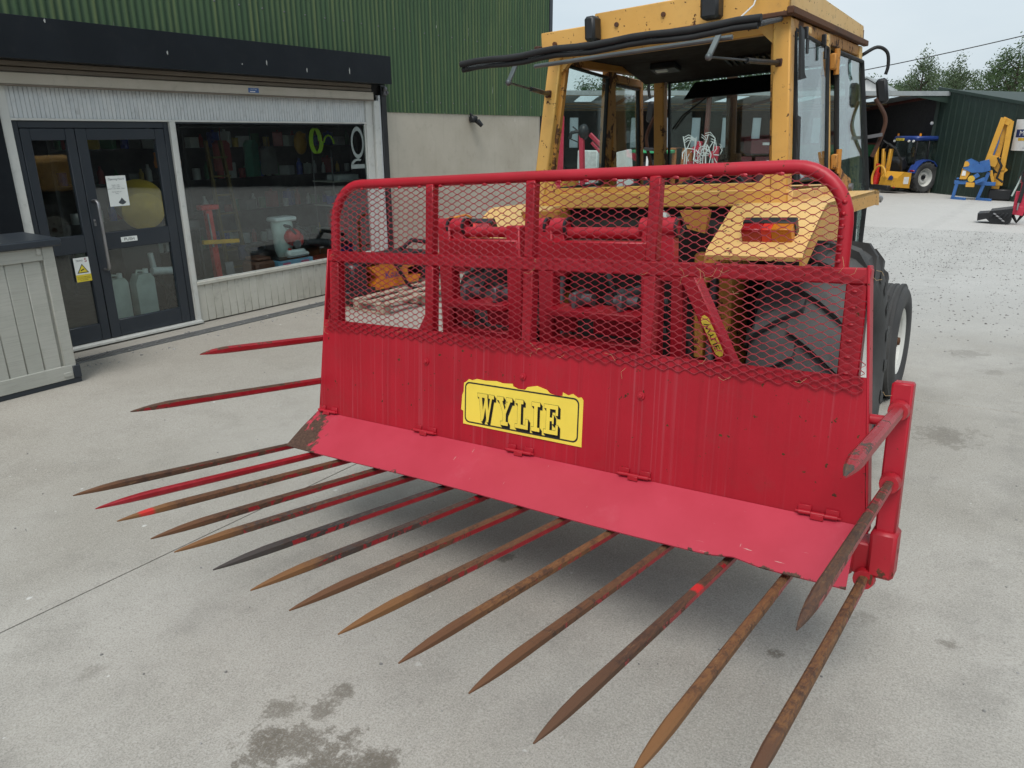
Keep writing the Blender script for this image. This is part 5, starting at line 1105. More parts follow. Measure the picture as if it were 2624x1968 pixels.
m = MB(); m.cyl((-9.8, 4.6, 1.80), (-9.8, 9.0, 1.80), .014, n=8); m.cyl((-9.8, 4.6, 1.8), (-9.8, 4.6, 2.34), .01, n=6); m.cyl((-9.8, 9.0, 1.8), (-9.8, 9.0, 2.34), .01, n=6); single(m, 'clothes_rail', M['dullsteel'], 'steel clothes rail hung from the shop ceiling', 'rail', (-9.8, 6.8, 1.8), absolute=True)
hang('jacket', 'green_cloth', 'green work jacket hanging inside the shop', 'jacket', -9.8, 7.25, 1.1, 1.62, .26); hang('jacket', 'grey_cloth', 'grey work jacket hanging right of the green one', 'jacket', -9.8, 7.55, 1.12, 1.52, .30); hang('jacket', 'tin_red', 'dark red overalls hanging left of the green jacket', 'overalls', -9.8, 6.75, 1.2, 1.62, .3); hang('jacket', 'orange_paint', 'orange work trousers hanging at the left of the rail', 'trousers', -9.8, 5.9, 1.28, 1.5, .4)
m = MB(); m.sphere((-9.7, 8.10, 1.57), .13, 14, 10, (.7, .85, 1.35)); m.bx(-9.61, -9.605, 8.06, 8.14, 1.66, 1.71); single(m, 'hanging_bag', M['yellow_gloss'], 'rounded yellow backpack hanging high inside the shop window', 'backpack', (-9.7, 8.10, 1.4), absolute=True)
m = MB(); pts = [Vector((-8.22, 7.10 + .085 * math.cos(k * .4) + .0015 * k, 1.62 + .16 * math.sin(k * .4))) for k in range(48)]; m.tube(pts, .010, 6); m.tube([Vector((-8.22, 7.36 + .09 * math.cos(a), 1.58 + .11 * math.sin(a))) for a in (0, .5, 1, 1.5, 2, 2.5, 3)], .012, 6); single(m, 'garden_hose', M['lime_hose'], 'bright lime green hose loops hanging at the right of the window', 'hose', (-8.22, 7.2, 1.4), absolute=True)
rk_ = thing('window_rack', 'wire rack with blue and red goods at the right edge of the shop window', 'rack', (-8.6, 7.95, ZF + .012))
for yy in (7.55, 8.30):
    for xx in (-8.8, -8.4): m = MB(); m.cyl((xx, yy, ZF + .012), (xx, yy, 1.5), .012, n=8); m.build('upright', M['dullsteel'], rk_)
for z in (-.05, .38, .72, 1.06): m = MB(); m.bx(-8.82, -8.38, 7.53, 8.32, z - .015, z); m.build('shelf', M['clad_cream'], rk_)
for (yy, z, w_, h_, mt, lab) in ((7.75, .72, .18, .12, 'blue_gloss', 'blue box on the upper shelf of the wire rack'), (8.05, .72, .2, .15, 'navy', 'navy box on the upper shelf of the wire rack'), (7.75, .38, .2, .2, 'tin_red', 'red box on the middle shelf of the wire rack'), (8.08, .38, .2, .22, 'black', 'black box on the middle shelf of the wire rack'), (7.8, -.05, .3, .14, 'blue_gloss', 'blue box on the lowest shelf of the wire rack'), (7.9, 1.06, .4, .08, 'tin_white', 'white flat box on the top shelf of the wire rack')):
    m = MB(); m.bx(-8.7, -8.45, yy - w_ / 2, yy + w_ / 2, z + .001, z + h_, .006); single(m, 'goods_box', M[mt], lab, 'box', (-8.58, yy, z), absolute=True)
# goods behind the door panes
tub = thing('dumper_tub', 'rounded yellow skip tub tipped up behind the glass door', 'tub', (-8.45, 4.55, ZF + .012))
m = MB(); m.lathe([(.0001, 0), (.22, 0), (.30, .06), (.35, .30), (.36, .42), (.34, .42), (.33, .30), (.28, .08), (.0001, .06)], Matrix.Translation((-8.18, 4.56, .88)) @ Matrix.Scale(.74, 4) @ Matrix.Rotation(R(-68), 4, 'Y') @ Matrix.Rotation(R(-20), 4, 'X'), 24); m.build('bowl', M['tub_yellow'], tub)
text_mb('THWAITES', .07, (-8.135, 4.52, .92), (0, .55, .83), (0, -.83, .55)).build('lettering', M['ink'], tub) if False else None
m = MB(); m.bx(-8.7, -8.4, 4.35, 4.8, ZF + .012, .62, .01); m.build('stand', M['black'], tub)
def jerry(y, x, mat, lab, h=.36, w_=.19):
    o = thing('jerrycan', lab, 'jerrycan', (x, y, ZF + .012)); m = MB(); z0 = ZF + .012
    prof = [(-w_ * .45, 0), (-w_ / 2, .02), (-w_ / 2, h * .82), (-w_ * .3, h), (w_ * .35, h), (w_ / 2, h * .9), (w_ / 2, .02), (w_ * .45, 0)]
    m.prism([(x - .07, y + a, z0 + b) for a, b in prof], (.14, 0, 0)); m.build('body', M[mat], o)
    m = MB(); m.cyl((x, y + w_ * .25, z0 + h), (x, y + w_ * .25, z0 + h + .05), .028, n=12); m.build('cap', M['white_plastic'], o)
    m = MB(); m.tube([(x, y - w_ * .3, z0 + h * .98), (x, y - w_ * .2, z0 + h + .04), (x, y + w_ * .1, z0 + h + .03), (x, y + w_ * .12, z0 + h)], .012, 8); m.build('grip', M[mat], o)
jerry(4.42, -8.2, 'milky_plastic', 'pale green jerrycan behind the lower door pane', .52, .22); jerry(4.15, -8.25, 'milky_plastic', 'milky jerrycan beside the steel pull handle, behind the door', .50, .2)
tr_ = thing('sack_truck', 'small trolley with white rolls behind the right of the lower door pane', 'trolley', (-8.25, 4.75, ZF + .012))
m = MB(); m.cyl((-8.25, 4.58, .22), (-8.25, 4.95, .18), .045, n=14); m.build('roll', M['white_plastic'], tr_)
m = MB(); m.cyl((-8.3, 4.64, .20), (-8.3, 4.62, .42), .03, n=12); m.build('roll', M['white_plastic'], tr_)
m = MB(); m.beam((-8.2, 4.60, .15), (-8.2, 4.85, -.25), .03, .04, (1, 0, 0)); m.beam((-8.2, 4.85, .15), (-8.2, 4.65, -.25), .03, .04, (1, 0, 0)); m.bx(-8.3, -8.1, 4.6, 4.9, -.27, -.24); m.build('frame', M['black'], tr_)
for yy in (4.62, 4.88): m = MB(); m.cyl((-8.28, yy, ZF + .062), (-8.23, yy, ZF + .062), .05, n=14); m.build('wheel', M['rubber'], tr_)

# ------------------------------------------------------------------ pallet with an orange implement by the shop wall
pal = thing('wooden_pallet', 'grey weathered pallet under the orange implement', 'pallet', (-6.55, 6.9, ZF)); M['pallet_wood'] = paint('weathered_pallet_wood', (.34, .29, .22), (.42, .37, .29), .85, dirt=.4, grain=.5)
pw = MB(); pw.bx(-.45, .45, -.05, .05, -.011, .011, .002); pme = pw.mesh('plank'); lw = MB(); lw.bx(-.05, .05, -.75, .75, -.011, .011, .002); lme = lw.mesh('deck_plank'); bk = MB(); bk.bx(-.05, .05, -.07, .07, -.045, .045, .003); bkm = bk.mesh('block')
for x in (-7.0, -6.78, -6.55, -6.32, -6.1): piece('deck_plank', lme, M['pallet_wood'], pal, (x, 6.85, ZF + .136), (0, 0, random.uniform(-.01, .01)))
for yy in (6.16, 6.85, 7.54): piece('plank', pme, M['pallet_wood'], pal, (-6.55, yy, ZF + .112)); piece('plank', pme, M['pallet_wood'], pal, (-6.55, yy, ZF + .011))
for x in (-6.95, -6.55, -6.15):
    for yy in (6.17, 6.85, 7.53): piece('block', bkm, M['pallet_wood'], pal, (x, yy, ZF + .062))
imp = thing('orange_implement', 'orange steel implement with black attachments strapped on a pallet', 'implement', (-6.7, 6.95, ZF + .15))
m = MB(); zb = ZF + .17
m.prism([(-6.62, 6.42, zb + .30), (-6.62, 7.20, zb + .34), (-6.62, 7.36, zb + .22), (-6.62, 7.10, zb + .20), (-6.62, 7.12, zb + .10), (-6.62, 7.36, zb + .08), (-6.62, 7.30, zb + .0), (-6.62, 6.46, zb + .0), (-6.62, 6.58, zb + .16)], (-.12, 0, 0)); bd = m.build('side_plate', M['orange_paint'], imp)
m = MB(); m.prism([(-6.90, 6.42, zb + .30), (-6.90, 7.36, zb + .30), (-6.90, 7.36, zb + .0), (-6.90, 6.46, zb + .0)], (-.03, 0, 0)); m.build('side_plate', M['orange_paint'], imp)
mcol('purple_print', (.10, .03, .22), .5)
text_mb('Kaal', .14, (-6.617, 6.82, zb + .16), (0, 1, .02), (0, 0, 1), 1.1).build('lettering', M['purple_print'], bd)
m = MB(); m.bx(-6.95, -6.62, 6.15, 6.40, zb, zb + .36, .03); m.bx(-6.9, -6.6, 6.05, 6.5, zb - .02, zb + .05, .01); m.build('drive_housing', M['black'], imp)
m = MB(); m.bx(-6.95, -6.66, 7.40, 7.75, zb + .02, zb + .34, .03); m.build('counterweight', M['black'], imp)
for (yy, z) in ((6.95, zb + .27), (7.14, zb + .29)): m = MB(); m.cyl((-6.61, yy, z), (-6.58, yy, z), .035, n=14); m.build('pivot_pin', M['black'], imp)
m = MB(); m.tube([(-6.55, 6.72, zb + .42), (-6.53, 6.85, zb + .22), (-6.52, 7.02, zb - .02), (-6.50, 7.2, zb - .10), (-6.5, 7.5, zb - .14)], .024, 8); m.build('hydraulic_hose', M['rubber'], imp)
m = MB(); m.bx(-6.66, -6.60, 7.28, 7.36, zb + .32, zb + .36, .004); m.build('warning_tag', M['sign_yellow'], imp)
m = MB(); m.bx(-7.0, -6.6, 6.3, 7.4, zb + .34, zb + .40, .015); m.tube([(-6.8, 7.2, zb + .42), (-6.75, 7.35, zb + .52), (-6.7, 7.55, zb + .48), (-6.7, 7.8, zb + .40)], .03, 8); m.build('hose_bundle', M['rubber'], imp)
hp = thing('barrier_hoop', 'bent orange tube hoop beyond the rake guard by the shop wall', 'barrier', (-6.9, 8.35, ZF))
m = MB(); m.tube([(-6.9, 7.92, ZF), (-6.9, 7.92, .46), (-6.9, 7.98, .54), (-6.9, 8.7, .58), (-6.9, 8.82, .54), (-6.9, 8.86, .42), (-6.9, 8.88, ZF)], .018, 10); m.build('hoop', M['orange_paint'], hp)
m = MB(); m.cyl((-6.9, 7.92, .1), (-6.9, 8.87, .1), .012, n=8); m.build('cross_bar', M['orange_paint'], hp)
# ------------------------------------------------------------------ far side of the yard: open barn and green shed
U = Vector((.80, .60, 0)); Wv = Vector((.60, -.80, 0)); Nn = -Wv; C0 = Vector((-5.05, 45.9, -1.35)); UP = Vector((0, 0, 1))
def fp(a, d, z): p = C0 - U * a + Nn * d; return Vector((p.x, p.y, z))       # a: metres to the left along the barn front, d: depth into the barn
M['barn_green'] = paint('dark_green_sheeting', (.013, .030, .022), (.018, .038, .028), .6, dirt=.2)
M['barn_roof'] = paint('grey_fibre_cement', (.27, .30, .31), (.33, .36, .36), .8, dirt=.3); M['barn_in'] = plain('barn_inner_sheeting', (.035, .032, .034), .85); M['barn_red'] = paint('red_oxide_steel', (.10, .022, .016), (.13, .035, .025), .7, dirt=.3); M['translucent'] = NT('translucent_sheet')
_t = M['translucent']; _tr = _t.n('ShaderNodeBsdfTranslucent'); _t.set(_tr, 'Color', (.80, .86, .88)); _df = _t.n('ShaderNodeBsdfDiffuse'); _t.set(_df, 'Color', (.7, .75, .78)); _mx = _t.n('ShaderNodeMixShader'); _t.set(_mx, 0, .25); _t.t.links.new(_tr.outputs[0], _mx.inputs[1]); _t.t.links.new(_df.outputs[0], _mx.inputs[2]); _t.t.links.new(_mx.outputs[0], _t.out.inputs[0]); M['translucent'] = _t.m
barn = thing('open_barn', 'long open-fronted barn with a grey roof edge across the yard', 'barn', tuple(fp(12, 0, -1.35)))
def bb(mb, nm, mat, par=None): return mb.build(nm, M[mat], par or barn)
LB, DB = 40, 11; ZE, ZRG, ZB = 3.42, 4.75, 3.3
m = MB(); m.prism([fp(0, -.5, ZE), fp(0, -.5, ZE + .22), fp(0, -.42, ZE + .22), fp(0, -.42, ZE)], -U * LB); bb(m, 'eave_fascia', 'barn_roof')
# roof: strips of grey sheet with translucent rooflights between them
def roofz(d): return ZE + .14 - .055 * d
def roof_quad(a0, a1, d0, d1, nm, mat):
    m = MB(); m.prism([fp(a0, d0, roofz(d0)), fp(a1, d0, roofz(d0)), fp(a1, d1, roofz(d1)), fp(a0, d1, roofz(d1))], (0, 0, .03)); bb(m, nm, mat)
bay = 4.0; k = 0
for i in range(10):
    a0 = i * bay
    roof_quad(a0, a0 + 1.5, -.42, 5.5, 'roof_sheet', 'barn_roof'); roof_quad(a0 + 2.5, a0 + bay, -.42, 5.5, 'roof_sheet', 'barn_roof')
    for (d0, d1, mt) in ((-.42, 1.4, 'barn_roof'), (1.4, 4.8, 'translucent'), (4.8, 5.5, 'barn_roof')): roof_quad(a0 + 1.5, a0 + 2.5, d0, d1, 'rooflight' if mt == 'translucent' else 'roof_sheet', mt)
    roof_quad(a0, a0 + bay, 5.5, DB, 'roof_sheet', 'barn_roof')
for i in range(11):
    a = i * bay
    m = MB(); m.beam(fp(a + .1, .1, -1.4), fp(a + .1, .1, ZE + .1), .2, .2, (1, 0, 0)); 
    if i in (3, 6, 9): bb(m, 'front_post', 'barn_red')
    m = MB(); m.beam(fp(a, 0, roofz(0) - .08), fp(a, 5.5, roofz(5.5) - .08), .1, .14); bb(m, 'rafter', 'barn_red'); m = MB(); m.beam(fp(a, 5.5, roofz(5.5) - .12), fp(a, DB, roofz(DB) - .12), .12, .2); bb(m, 'rafter', 'barn_red')
for d in (.6, 5.6, 7.6, 9.6): m = MB(); m.beam(fp(0, d, roofz(d) - .05), fp(LB, d, roofz(d) - .05), .07, .08); bb(m, 'purlin', 'wood')
# back wall sheets with tall translucent panels
for i in range(20):
    a0 = i * 2.0
    for (a, b, z0, z1, nm, mt) in ((a0, a0 + 1.45, -1.4, 3.12, 'back_sheet', 'barn_in'), (a0 + 1.45, a0 + 2.0, -1.4, .7, 'back_sheet', 'barn_in'), (a0 + 1.45, a0 + 2.0, 2.55, 3.12, 'back_sheet', 'barn_in'), (a0 + 1.45, a0 + 2.0, .7, 2.55, 'light_panel', 'translucent')):
        m = MB(); m.prism([fp(a, DB, z0), fp(b, DB, z0), fp(b, DB, z1), fp(a, DB, z1)], Nn * .05); bb(m, nm, mt)
m = MB(); m.prism([fp(0, .3, -1.4), fp(0, DB, -1.4), fp(0, DB, 3.1), fp(0, .3, 3.5)], U * .06); bb(m, 'end_wall', 'barn_in')
m = MB(); m.prism([fp(LB, .3, -1.4), fp(LB, DB, -1.4), fp(LB, DB, 3.1), fp(LB, .3, 3.5)], -U * .06); bb(m, 'end_wall', 'barn_in')
m = MB(); m.prism([fp(0, -.46, ZE - .35), fp(2.0, -.46, ZE - .02), fp(2.0, -.46, ZE + .2), fp(0, -.46, ZE + .3)], Nn * .05); bb(m, 'gable_board', 'barn_green')
# green shed: its near wall runs out towards the right
shed = thing('green_shed', 'dark green metal shed wall at the right behind the hedge cutters', 'shed', tuple(C0 + Wv * 6))
def shp(tt, z, o=0): p = C0 + Wv * tt - U * o; return Vector((p.x, p.y, z))
def topz(tt): return 3.72 - .14 * tt
i = 0
while i < 9:
    m = MB(); x0, x1 = i - .4, i + .6; 
    pts = []
    for q in range(6):
        f0 = x0 + (x1 - x0) * q / 6; f1 = f0 + (x1 - x0) / 12; f2 = f0 + (x1 - x0) / 6
        m.add([shp(f0, -1.45, 0), shp(f1, -1.45, .03 if q % 3 == 0 else .006), shp(f2, -1.45, 0), shp(f2, topz(f2), 0), shp(f1, topz(f1), .03 if q % 3 == 0 else .006), shp(f0, topz(f0), 0)], [(0, 1, 4, 5), (1, 2, 3, 4)])
    m.build('wall_sheet', M['barn_green'], shed); i += 1
m = MB(); m.beam(shp(-.35, -1.45, .06), shp(-.35, topz(-.35), .06), .12, .16, (1, 0, 0)); m.build('corner_post', M['barn_green'], shed)
m = MB(); m.beam(shp(-.5, topz(-.5) + .03, .05), shp(8.6, topz(8.6) + .03, .05), .12, .14); m.build('verge_trim', M['barn_green'], shed)
m = MB(); m.prism([shp(-.4, topz(-.4) - .06, -.1), shp(8.55, topz(8.55) - .06, -.1), shp(8.55, topz(8.55), -.1), shp(-.4, topz(-.4), -.1)], U * 10 - UP * .3); m.build('roof', M['barn_green'], shed)
m = MB(); m.prism([shp(8.55, -1.4, -.02), shp(8.55, topz(8.55) - .08, -.02), shp(8.45, topz(8.45) - .08, -.02), shp(8.45, -1.4, -.02)], U * 10); m.build('end_wall', M['barn_green'], shed)
m = MB(); m.rbx(tuple(shp(.25, -1.25, .12)), (.12, .12, .25), (0, 0, .6), .01); m.build('foot_block', M['pallet_wood'], shed)
m = MB(); m.sphere(tuple(shp(-.3, 2.12, .25)), .09, 10, 6); m.build('wall_lamp', M['white'], shed)
# company board on the shed wall, running out of the picture
sg = thing('company_board', 'white board with a blue and yellow company logo on the green shed wall', 'sign', tuple(shp(7, 1.5, .05)))
_a, _b, _z0, _z1 = 5.95, 8.35, .92, 2.22
def shs(f, g_, o): return shp(_a + (_b - _a) * f, _z0 + (_z1 - _z0) * g_, o)
m = MB(); m.prism([shs(0, 0, .05), shs(1, 0, .05), shs(1, 1, .05), shs(0, 1, .05)], -U * .03); m.build('board', M['white'], sg)
mcol('logo_blue', (.012, .03, .12), .5); mcol('logo_gold', (.62, .38, .03), .5)
m = MB(); m.add([shs(.18, .62, .085), shs(.82, .62, .085), shs(.5, .97, .085)], [(0, 1, 2)]); m.build('logo_triangle', M['logo_blue'], sg); m = MB(); m.add([shs(.33, .66, .088), shs(.67, .66, .088), shs(.5, .90, .088)], [(0, 1, 2)]); m.build('logo_field', M['logo_gold'], sg)
m = MB(); m.add([shs(.06, .43, .086), shs(.94, .43, .086), shs(.94, .68, .086), shs(.06, .68, .086)], [(0, 1, 2, 3)]); m.build('name_band', M['logo_blue'], sg)
text_mb('McCULLY', .30, tuple(shs(.5, .555, .091)), tuple(Wv), (0, 0, 1), 1.35).build('lettering', M['white'], sg)
m = MB(); m.add([shs(.14, .32, .086), shs(.86, .32, .086), shs(.80, .40, .086), shs(.14, .41, .086)], [(0, 1, 2, 3)]); m.build('ribbon', M['logo_gold'], sg); m = MB(); m.add([shs(.38, .31, .086), shs(.62, .31, .086), shs(.5, .24, .086)], [(0, 1, 2)]); m.build('logo_point', M['logo_blue'], sg)
for tx, g_, sz in (('028 2565 1212', .17, .10), ('www.farm-machinery.co.uk', .09, .085)): text_mb(tx, sz, tuple(shs(.5, g_, .086)), tuple(Wv), (0, 0, 1)).build('lettering', M['logo_blue'], sg)

# ------------------------------------------------------------------ blue tractor in the barn mouth (local: x forward, y left)
M['blue_paint'] = paint('blue_paint', (.018, .045, .20), (.025, .06, .25), .35, dirt=.3); M['hc_yellow'] = paint('hedge_cutter_yellow', (.58, .29, .03), (.64, .34, .04), .45, .15, 5, dirt=.3); M['hc_blue'] = paint('hedge_cutter_blue', (.03, .11, .32), (.04, .14, .37), .45, .12, 5, dirt=.3); M['mc_red'] = paint('machine_red', (.48, .02, .05), (.52, .03, .07), .38, dirt=.12)
bt = thing('blue_tractor', 'blue farm tractor parked in the mouth of the open barn', 'tractor', (-6.05, 45.7, -1.36), math.atan2(.8, .6), absolute=False)
def lw_wheel(root, x, y, z, rad, wd, side):
    Mx = Matrix.Translation((x, y, z)) @ Matrix.Rotation(R(-90), 4, 'X'); cr = rad - .04; rim = rad * .56; h = wd / 2; s = side
    m = MB(); m.lathe([(rim, h * .8), (rim * 1.15, h), (cr - .05, h), (cr, h * .7), (cr, -h * .7), (cr - .05, -h), (rim * 1.15, -h), (rim, -h * .8)], Mx, 32)
    for k in range(18):
        for sg_ in (1, -1):
            a = 2 * math.pi * (k + (.5 if sg_ < 0 else 0)) / 18; o = len(m.v)
            for hh, da, rt_ in ((0, 0, cr + .04), (h * .95 * sg_, .22, cr + .035), (h * 1.0 * sg_, .27, cr - .10)):
                for dd, rr_ in ((-.045, rt_ - .06), (-.03, rt_), (.03, rt_), (.045, rt_ - .06)): m.v.append(Mx @ Vector((rr_ * math.cos(a + da + dd), rr_ * math.sin(a + da + dd), hh)))
            for i_ in range(2):
                for j_ in range(4): m.f.append([o + i_ * 4 + j_, o + i_ * 4 + (j_ + 1) % 4, o + i_ * 4 + 4 + (j_ + 1) % 4, o + i_ * 4 + 4 + j_]); m.sm.append(False)
    ty = m.build('tyre', M['tyre'], root)
    m = MB(); m.lathe([(.0001, s * h * .1), (rim * .35, s * h * .1), (rim * .4, s * h * .3), (rim * .6, s * h * .3), (rim * .7, 0), (rim * .93, s * h * .1), (rim * 1.0, s * h * .85), (rim * 1.04, s * h * .8)], Mx, 28); r_ = m.build('rim', M['rimwhite'], root)
    m = MB(); m.lathe([(.0001, s * (h * .3 + .05)), (rim * .22, s * (h * .3 + .04)), (rim * .25, s * h * .1)], Mx, 14); m.build('hub', M['black'], r_)
for yy, sd2 in ((-.88, -1), (.88, 1)): lw_wheel(bt, 0, yy, .80, .80, .46, sd2); lw_wheel(bt, 2.5, yy * .95, .58, .58, .40, sd2)
def tbx(root, nm, mat, *a, ch=.03, par=None): m = MB(); m.bx(*a, ch); return m.build(nm, M[mat], par or root)
tbx(bt, 'chassis', 'dark', -.3, 2.9, -.35, .35, .55, 1.05); m = MB(); m.prism([(.95, -.38, 1.0), (3.2, -.36, 1.0), (3.3, -.36, 1.25), (3.1, -.36, 1.5), (.95, -.38, 1.75)], (0, .75, 0)); m.build('bonnet', M['blue_paint'], bt)
for yy in (-1.12, .66):
    m = MB(); pr = [(.86 * math.cos(a) if k < 7 else 0, .80 + .90 * math.sin(a)) for k, a in enumerate([R(15 + 25 * q) for q in range(7)])]; pr2 = [(x * .94, .80 + (z - .80) * .94) for x, z in pr][::-1]; m.prism([(x, yy, z) for x, z in pr + pr2], (0, .46, 0)); fd = m.build('fender', M['blue_paint'], bt); tbx(bt, 'fender_lamp', 'lens_red', -.82, -.74, yy + .05, yy + .35, 1.10, 1.18, par=fd)
tbx(bt, 'cab_roof', 'blue_paint', -.65, 1.05, -.80, .80, 2.62, 2.85, ch=.07)
for (x, y0) in ((-.55, -.72), (-.55, .72), (.95, -.72), (.95, .72), (.25, -.76), (.25, .76)): m = MB(); m.beam((x, y0, 1.25), (x * .95, y0 * .96, 2.64), .07, .07, (1, 0, 0), .01); m.build('cab_post', M['black'], bt)
for sgn_ in (-1, 1): m = MB(); m.prism([(-.52, sgn_ * .73, 1.3), (.92, sgn_ * .73, 1.3), (.88, sgn_ * .71, 2.62), (-.5, sgn_ * .71, 2.62)], (0, .006, 0)); m.build('cab_window', M['cabglass'], bt)
m = MB(); m.prism([(-.57, -.68, 1.5), (-.57, .68, 1.5), (-.55, .66, 2.62), (-.55, -.66, 2.62)], (.006, 0, 0)); m.build('cab_window', M['cabglass'], bt); tbx(bt, 'seat', 'black', -.1, .4, -.3, .3, 1.2, 2.0); tbx(bt, 'cab_body', 'black', -.5, .95, -.66, .66, 1.0, 1.35)
m = MB(); m.rbx((-.9, 0.1, 1.45), (.5, 1.1, .7), (0, R(-35), 0), .1); m.build('rear_cover', M['black'], bt)
np_ = tbx(bt, 'number_plate', 'sign_yellow', -.69, -.655, .05, .58, 2.62, 2.74, ch=.004); text_mb('MNZ 1629', .12, (-.692, .315, 2.68), (0, -1, 0), (0, 0, 1), .8).build('lettering', M['sign_black'], np_)
mcol('amber', (.75, .25, .01), .3)
for (x, yy) in ((-.4, -.7), (-.4, .75)): m = MB(); m.cyl((x, yy, 2.85), (x, yy, 2.98), .06, .045, 12); m.build('beacon', M['amber'], bt)
for (yy) in (-.6, .66, -.3): m = MB(); m.cyl((-.72, yy, 2.60), (-.66, yy, 2.60), .06, n=12); m.build('work_lamp', M['white'], bt)
m = MB(); m.cyl((1.3, -.55, 1.2), (1.3, -.55, 2.7), .06, n=12); m.build('exhaust', M['dullsteel'], bt)
# hedge cutter hung behind the blue tractor
hc = thing('mounted_hedge_cutter', 'yellow hedge cutter with a red ram hung on the blue tractor', 'hedge cutter', (-6.3, 44.2, -1.34), math.atan2(.8, .6), absolute=False)
def hb(nm, mat, *a, ch=.02, par=None): m = MB(); m.bx(*a, ch); return m.build(nm, M[mat], par or hc)
m = MB(); m.prism([(-.75, -.62, .35), (.15, -.62, .28), (.15, -.62, 1.05), (-.35, -.62, 1.10), (-.70, -.62, .80)], (0, 1.15, 0)); bdy = m.build('oil_tank', M['hc_yellow'], hc)
m = MB(); m.bx(-.30, .02, -.628, -.621, .5, .85); m.build('label_panel', M['white'], bdy); m = MB(); m.add([(-.757, -.35, .70), (-.757, -.05, .70), (-.72, -.05, .85), (-.72, -.2, .93), (-.72, -.35, .85)], [(0, 1, 2, 3, 4)]); m.build('badge', M['logo_blue'], bdy)
hb('frame', 'black', -.95, -.2, -.3, .9, .18, .42); hb('lamp_cluster', 'lens_red', -.80, -.74, -.58, -.46, .30, .38)
for (yy, z1) in ((.75, 2.2), (1.25, 2.3)): m = MB(); m.beam((-.3, yy, .5), (-.45, yy + .1, z1), .14, .18, (1, 0, 0), .02); m.build('mast', M['hc_yellow'], hc)
m = MB(); m.beam((-.3, .55, 1.0), (-.35, .45, 2.2), .14, .2, (1, 0, 0), .02); m.build('mast', M['hc_yellow'], hc)
m = MB(); m.cyl((-.6, .95, .25), (-.55, .98, 1.0), .17, n=16); m.cyl((-.55, .98, 1.0), (-.52, 1.0, 1.45), .10, n=14); m.build('ram', M['red_gloss'], hc)
m = MB(); m.tube([(-.8, .55 + .45 * math.cos(a), .75 + .62 * math.sin(a)) for a in [R(-100 + 18 * k) for k in range(16)]], .055, 8); m.build('guard_hoop', M['hc_yellow'], hc)
m = MB(); m.tube([(-.4, .8, 2.1), (-.5, .5, 2.45), (-.3, .2, 2.2), (0, 0, 1.6), (.2, .1, 1.0)], .06, 8); m.tube([(-.35, 1.2, 2.2), (-.5, .9, 2.6), (-.3, .5, 2.3)], .05, 8); m.build('hose_bundle', M['rubber'], hc)

# ------------------------------------------------------------------ hedge cutter parked on its stand by the green wall (world coords through scaled sight lines)
def far(u, dist):  # horizontal offset u (metres, to the right at that distance) placed at a distance along +Y
    return None
hs = thing('parked_hedge_cutter', 'blue and yellow hedge cutter standing on its frame by the green wall', 'hedge cutter', (-2.7, 41.0, gz(-2.7, 41)))
def ps(x, z, dy=0): return Vector((x * 1.745, 40.9 + dy, 1.75 + (z - 1.75) * 1.745))
GZ = gz(-2.6, 41)
m = MB(); m.prism([ps(-1.80, 1.02, -.5), ps(-1.72, 1.06, -.5), ps(-1.55, .98, -.5), ps(-1.35, .86, -.5), ps(-1.36, .74, -.5), ps(-1.62, .72, -.5), ps(-1.84, .82, -.5)], (0, .8, 0)); bd = m.build('oil_tank', M['hc_blue'], hs)
m = MB(); m.prism([ps(-1.815, 1.0, -.53), ps(-1.75, 1.0, -.53), ps(-1.70, .93, -.53), ps(-1.72, .88, -.53), ps(-1.83, .86, -.53)], (0, .02, 0)); m.build('tank_badge', M['hc_yellow'], bd)
m = MB(); m.prism([ps(-1.85, .83, -.45), ps(-1.66, .82, -.45), ps(-1.66, .70, -.45), ps(-1.72, .55, -.45), ps(-1.87, .55, -.45)], (0, .6, 0)); hy = m.build('gear_housing', M['hc_yellow'], hs); m = MB(); m.prism([ps(-1.83, .77, -.47), ps(-1.75, .77, -.47), ps(-1.75, .64, -.47), ps(-1.84, .64, -.47)], (0, .012, 0)); m.build('label_panel', M['white'], hy)
def bar(nm, a, b, w_, mat, par=None, h_=None): m = MB(); m.beam(a, b, w_, h_ or w_, (0, 1, 0), .01); return m.build(nm, M[mat], par or hs)
bar('bodyblock', ps(-1.45, .86, -.2), ps(-1.25, .92, -.2), .5, 'hc_blue'); bar('cross_member', ps(-1.98, .47, -.3), ps(-1.05, .45, -.3), .16, 'hc_blue'); bar('link_arm', ps(-1.62, .55, -.5), ps(-1.45, .68, -.5), .18, 'hc_blue'); bar('link_arm', ps(-1.5, .48, -.55), ps(-1.3, .58, -.55), .16, 'hc_blue')
for (xa, xb, zt) in ((-1.90, -1.95, .58), (-1.25, -1.38, .74)):
    a = ps(xa, zt, -.3); b = ps(xb, 0, -.3); b.z = GZ + .08; bar('stand_leg', a, b, .14, 'hc_blue'); f0 = b + Vector((-.05, -.1, -.04)); f1 = b + Vector((.55, -.55, -.04)); f0.z = f1.z = GZ + .05; bar('stand_foot', f0, f1, .12, 'hc_blue', None, .1)
m = MB(); m.cyl(ps(-1.60, .57, -.6), ps(-1.60, .57, -.2), .14, n=14); m.build('gearbox', M['tub_yellow'], hs); bar('pto_guard', ps(-1.7, .42, -.5), ps(-1.5, .42, -.5), .2, 'hc_yellow'); bar('drawbar', ps(-2.0, .5, -.3), ps(-1.8, .52, -.3), .14, 'black')
